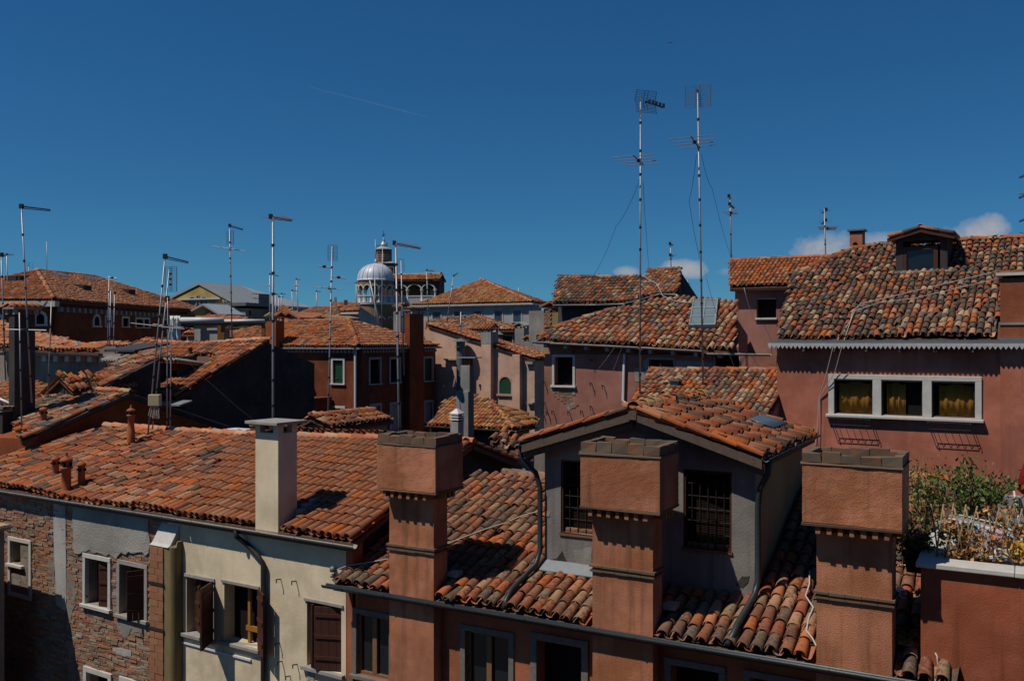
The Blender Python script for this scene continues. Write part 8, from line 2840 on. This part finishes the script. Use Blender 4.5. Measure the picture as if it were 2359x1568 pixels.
antenna('slim mast on the pale gable roof', zb(1323, 622), zb(1320, 795), 57, .05, [('yagi', zb(1318, 652), zb(1380, 658), 1, .3)], foot=1)
antenna('lattice mast leaning against the stair tower', zf(450, 770), zf(600, 1440), 95, .10, [], foot=2, mat=GUT_L, bands=False)
antenna('second lattice mast upright before the stair tower', zf(520, 750), zf(530, 1400), 96, .08, [], foot=2, mat=GUT_L, bands=False)
antenna('tall thin mast right of the lattice mast before the dome', zf(628, 300), zf(615, 1420), 80, .05, [('log', zf(690, 262), zf(540, 288), 3, .3, .3)], foot=2, bands=False)
antenna('lightning rod beside the bell tower', zf(528, 200), zf(532, 500), 148, .09, [], foot=2, bands=False)
for i, (x, y0, y1, x1, yb) in enumerate(((705, 375, 1005, 845, 408), (795, 690, 980, 845, 692), (850, 730, 855, 922, 735), (888, 685, 865, 946, 692), (1053, 632, 970, 1140, 640), (1122, 455, 1115, 1185, 465), (1440, 645, 895, 1507, 652), (2065, 515, 830, 2075, 520))):
    words = ('first small distant mast, with a cross bar, right of the tall steel mast', 'second small distant mast, thin and short, right of the tall steel mast', 'third small distant mast, shortest of its row', 'fourth small distant mast, beside the tilted gable',
             'fifth small distant mast, on the left gable dormer', 'sixth small distant mast, slightly leaning, with two aerials', 'seventh small distant mast, alone above the spotted roof', 'eighth small distant mast, hard against the stair tower')
    hd = [('log', zp(x, y0), zp(x1, yb), 5, .4, .4)]
    if i == 0: hd.append(('yagi', zp(628, 547), zp(778, 575), 2, .6))
    if i == 5: hd.append(('yagi', zp(1090, 553), zp(1160, 557), 1, .3))
    antenna(words[i], zp(x, y0), zp(x + (16 if i in (4,) else 35 if i == 5 else 0), y1), 78 + 2 * i, .06, hd, foot=3, bands=False)
antenna('thin mast with a cross bar before the hipped roof', zg(979, 682), zg(965, 1310), 50, .035, [('yagi', zg(965, 690), zg(1050, 702), 1, .3)], foot=2)
antenna('dark mast with a broken boom before the hipped roof', zg(992, 812), zg(982, 1310), 48, .04, [], foot=2)
antenna('mast with a short boom right of the broken one', zg(1027, 822), zg(1018, 1310), 49, .035, [('log', zg(1030, 832), zg(1125, 842), 5, .3, .5)], foot=2)
antenna('mast standing in the dark court by the small hut', zj(538, 20), zj(503, 950), 29, .024, [('log', zj(400, 120), zj(495, 10), 3, .1, .3)], foot=1)
antenna('bare grey mast with a low cross bar by the dark chimney slab', zj(203, 130), zj(222, 1110), 26, .022, [('yagi', zj(60, 306), zj(485, 315), 1, .3)], foot=.6)
antenna('cut off mast at the right picture edge with stacked aerials', (2372, 395), (2374, 560), 40, .035, [('log', (2366, 402), (2348, 409), 5, .25, .3), ('log', (2366, 448), (2347, 456), 4, .25, .3), ('yagi', (2345, 448), (2380, 446), 2, .4), ('log', (2366, 503), (2348, 510), 5, .25, .3), ('yagi', (2345, 536), (2385, 548), 2, .5)], foot=1)
# guy wires
fz = lambda p, Y: at(p, Y)
for lab, pts, r in (('thin guy wire sloping left from the left tall mast', [fz(ze(365, 815), 25.5), fz(ze(200, 1140), 30), fz(ze(35, 1495), 36)], .006), ('thin guy wire hanging right of the left tall mast', [fz(ze(388, 830), 25.5), fz(ze(405, 1120), 30), fz(ze(432, 1455), 38)], .006),
                    ('thin guy wire left of the right tall mast', [fz(ze(760, 640), 25), fz(ze(708, 960), 27), fz(ze(785, 1370), 29)], .006), ('thin guy wire sloping right from the right tall mast', [fz(ze(793, 640), 25), fz(ze(870, 880), 28), fz(ze(998, 1345), 36)], .006),
                    ('pale stay running down from the left tall mast to the low roof', [fz(zc(868, 420), 25.5), fz(zc(760, 860), 29), fz(zc(560, 1290), 31)], .006), ('pale stay crossing to the rose house window', [fz(zc(880, 560), 25.5), fz(zc(600, 1000), 30)], .005),
                    ('pale stay from the right tall mast across the roof', [fz(zc(1270, 320), 25), fz(zc(1470, 970), 27)], .006), ('pale stay across the valley before the pink top storey', [fz(zc(1530, 470), 35), fz(zc(1610, 700), 35.2)], .008)):
    wire(lab, pts, r, BLACKM if 'guy' in lab else CABLE, .15, 'guy_wire', 'wire')
wire('pale cable lying over the skylight roof', [onp(fN, plN, zc(*q), .2) for q in ((890, 425), (985, 480), (1020, 555), (1100, 590), (1200, 600))], .012)
wire('thin cable strung across the blank dark gable', [fz(zk(650, 770), 31), fz(zk(860, 970), 30.5), fz(zk(1200, 1270), 29), fz(zk(1350, 1385), 27)], .004, BLACKM)
# air conditioners behind the cream house's ridge
for i, (x0, x1, y0, lab) in enumerate(((855, 1052, 1500, 'left air conditioner with a round fan behind the brick house ridge'), (1058, 1280, 1472, 'middle air conditioner, tallest, behind the ridge'), (1285, 1362, 1482, 'right air conditioner half hidden by the cream chimney'))):
    f_ = Fr(29, zk(x0, y0), 25.2)
    r_ = f_.root('air_conditioner', lab, 'air conditioner', 'air conditioners behind the ridge')
    c1 = f_.S(zk(x1, y0), 0)[0] * .93
    G().box(0, c1, 0, .34, f_.z - .75, f_.z).make('casing', WHITEM, r_, bevel=.015)
    G().lathe((0, 0, 0), [(.0, .0), (.27, .0), (.27, .012), (0, .012)], 20).make('fan_guard', BLACKM, r_).matrix_basis = Matrix.Translation((c1 * .62, -.004, f_.z - .4)) @ Matrix.Rotation(math.pi / 2, 4, 'X')
    g = G()
    for k in range(5): g.box(.04, c1 * .2, -.012, 0, f_.z - .2 - .1 * k, f_.z - .17 - .1 * k)
    g.make('grille', STEEL, r_)
    for x in (.08, c1 - .14): G().box(x, x + .06, .02, .32, f_.z - .95, f_.z - .75).make('foot', BLACKM, r_)
t, z = fS.S(zb(270, 1008), -.35)
t1, z1 = fS.S(zb(332, 1066), -.35)
r_ = fS.root('air_conditioner', 'white air conditioner hung on the oxblood house wall', 'air conditioner')
G().box(t, t1, -.35, .1, z1, z).make('casing', WHITEM, r_, bevel=.02)
G().lathe((0, 0, 0), [(0, 0), (.42, 0), (.42, .02), (0, .02)], 20).make('fan_guard', STEEL, r_).matrix_basis = Matrix.Translation(((t + t1) / 2, -.36, (z + z1) / 2)) @ Matrix.Rotation(math.pi / 2, 4, 'X')
for x in (t + .15, t1 - .25): G().box(x, x + .08, -.3, .29, z1 - .1, z1).make('bracket', IRON, r_)
# small tiled gable hut behind the cream chimney
f_ = Fr(29, zb(285, 1345), 30)
r_ = f_.root('hut', 'small tiled hut roof behind the cream chimney', 'hut')
am, zm_ = f_.S(zb(405, 1278), 0); a1, z1 = f_.S(zb(520, 1335), 0)
z0 = f_.z
G().prism([(.1, .1), (am, .1), (a1 - .1, .1), (a1 - .1, 3), (am, 3), (.1, 3)], 0, [z0 - .1, zm_ - .15, z1 - .1, z1 - .1, zm_ - .15, z0 - .1]).make('wall', P_GREY, r_)
tiles(r_, f_, (am, 0, zm_, (zm_ - z0) / am, 0), [(am, -.15), (-.15, -.15), (-.15, 3.1), (am, 3.1)], T_OLD, d=(1, 0), n_ind=90, seed=111, lod=1)
tiles(r_, f_, (am, 0, zm_, (z1 - zm_) / (a1 - am), 0), [(am, -.15), (a1 + .1, -.15), (a1 + .1, 3.1), (am, 3.1)], T_OLD, d=(-1, 0), n_ind=20, seed=112, lod=1)
ridge(r_, [(am, -.15, zm_ + .07), (am, 3.1, zm_ + .07)], T_PINK, .11)
# contrail and a swift, high up
c0, c1 = at((715, 201), 9000), at((985, 270), 9400)
r_ = empty('contrail', 'faint white contrail slanting down across the blue sky', 'contrail', c0)
m = NT('vapour')
m.b.inputs['Alpha'].default_value = .05
G().tube((0, 0, 0), (c1 - c0) * .8, 4, 9, 8).tube((c1 - c0) * .8, c1 - c0, 9, 3, 8).make('trail', m.done((.9, .9, .92), 1), r_)
p = at((1545, 99), 60)
r_ = empty('bird', 'small dark swift gliding high above the tall masts', 'bird', p)
g = G(); g.lathe((0, 0, 0), [(0, -.1), (.02, -.08), (.028, -.02), (.02, .05), (0, .09)], 8)
b_ = g.make('body', BLACKM, r_, smooth=True); b_.rotation_euler = (0, 1.2, 0)
for sg in (1, -1):
    g = G(); g.hexa([(0, -.02, 0), (.13 * sg, .03, .03), (.13 * sg, .04, .03), (0, .03, 0), (0, -.02, .008), (.13 * sg, .03, .036), (.13 * sg, .04, .036), (0, .03, .008)]); g.hexa([(.13 * sg, .03, .03), (.24 * sg, .1, .0), (.24 * sg, .105, .0), (.13 * sg, .05, .03), (.13 * sg, .03, .036), (.24 * sg, .1, .005), (.24 * sg, .105, .005), (.13 * sg, .05, .036)])
    g.make('wing', BLACKM, r_)
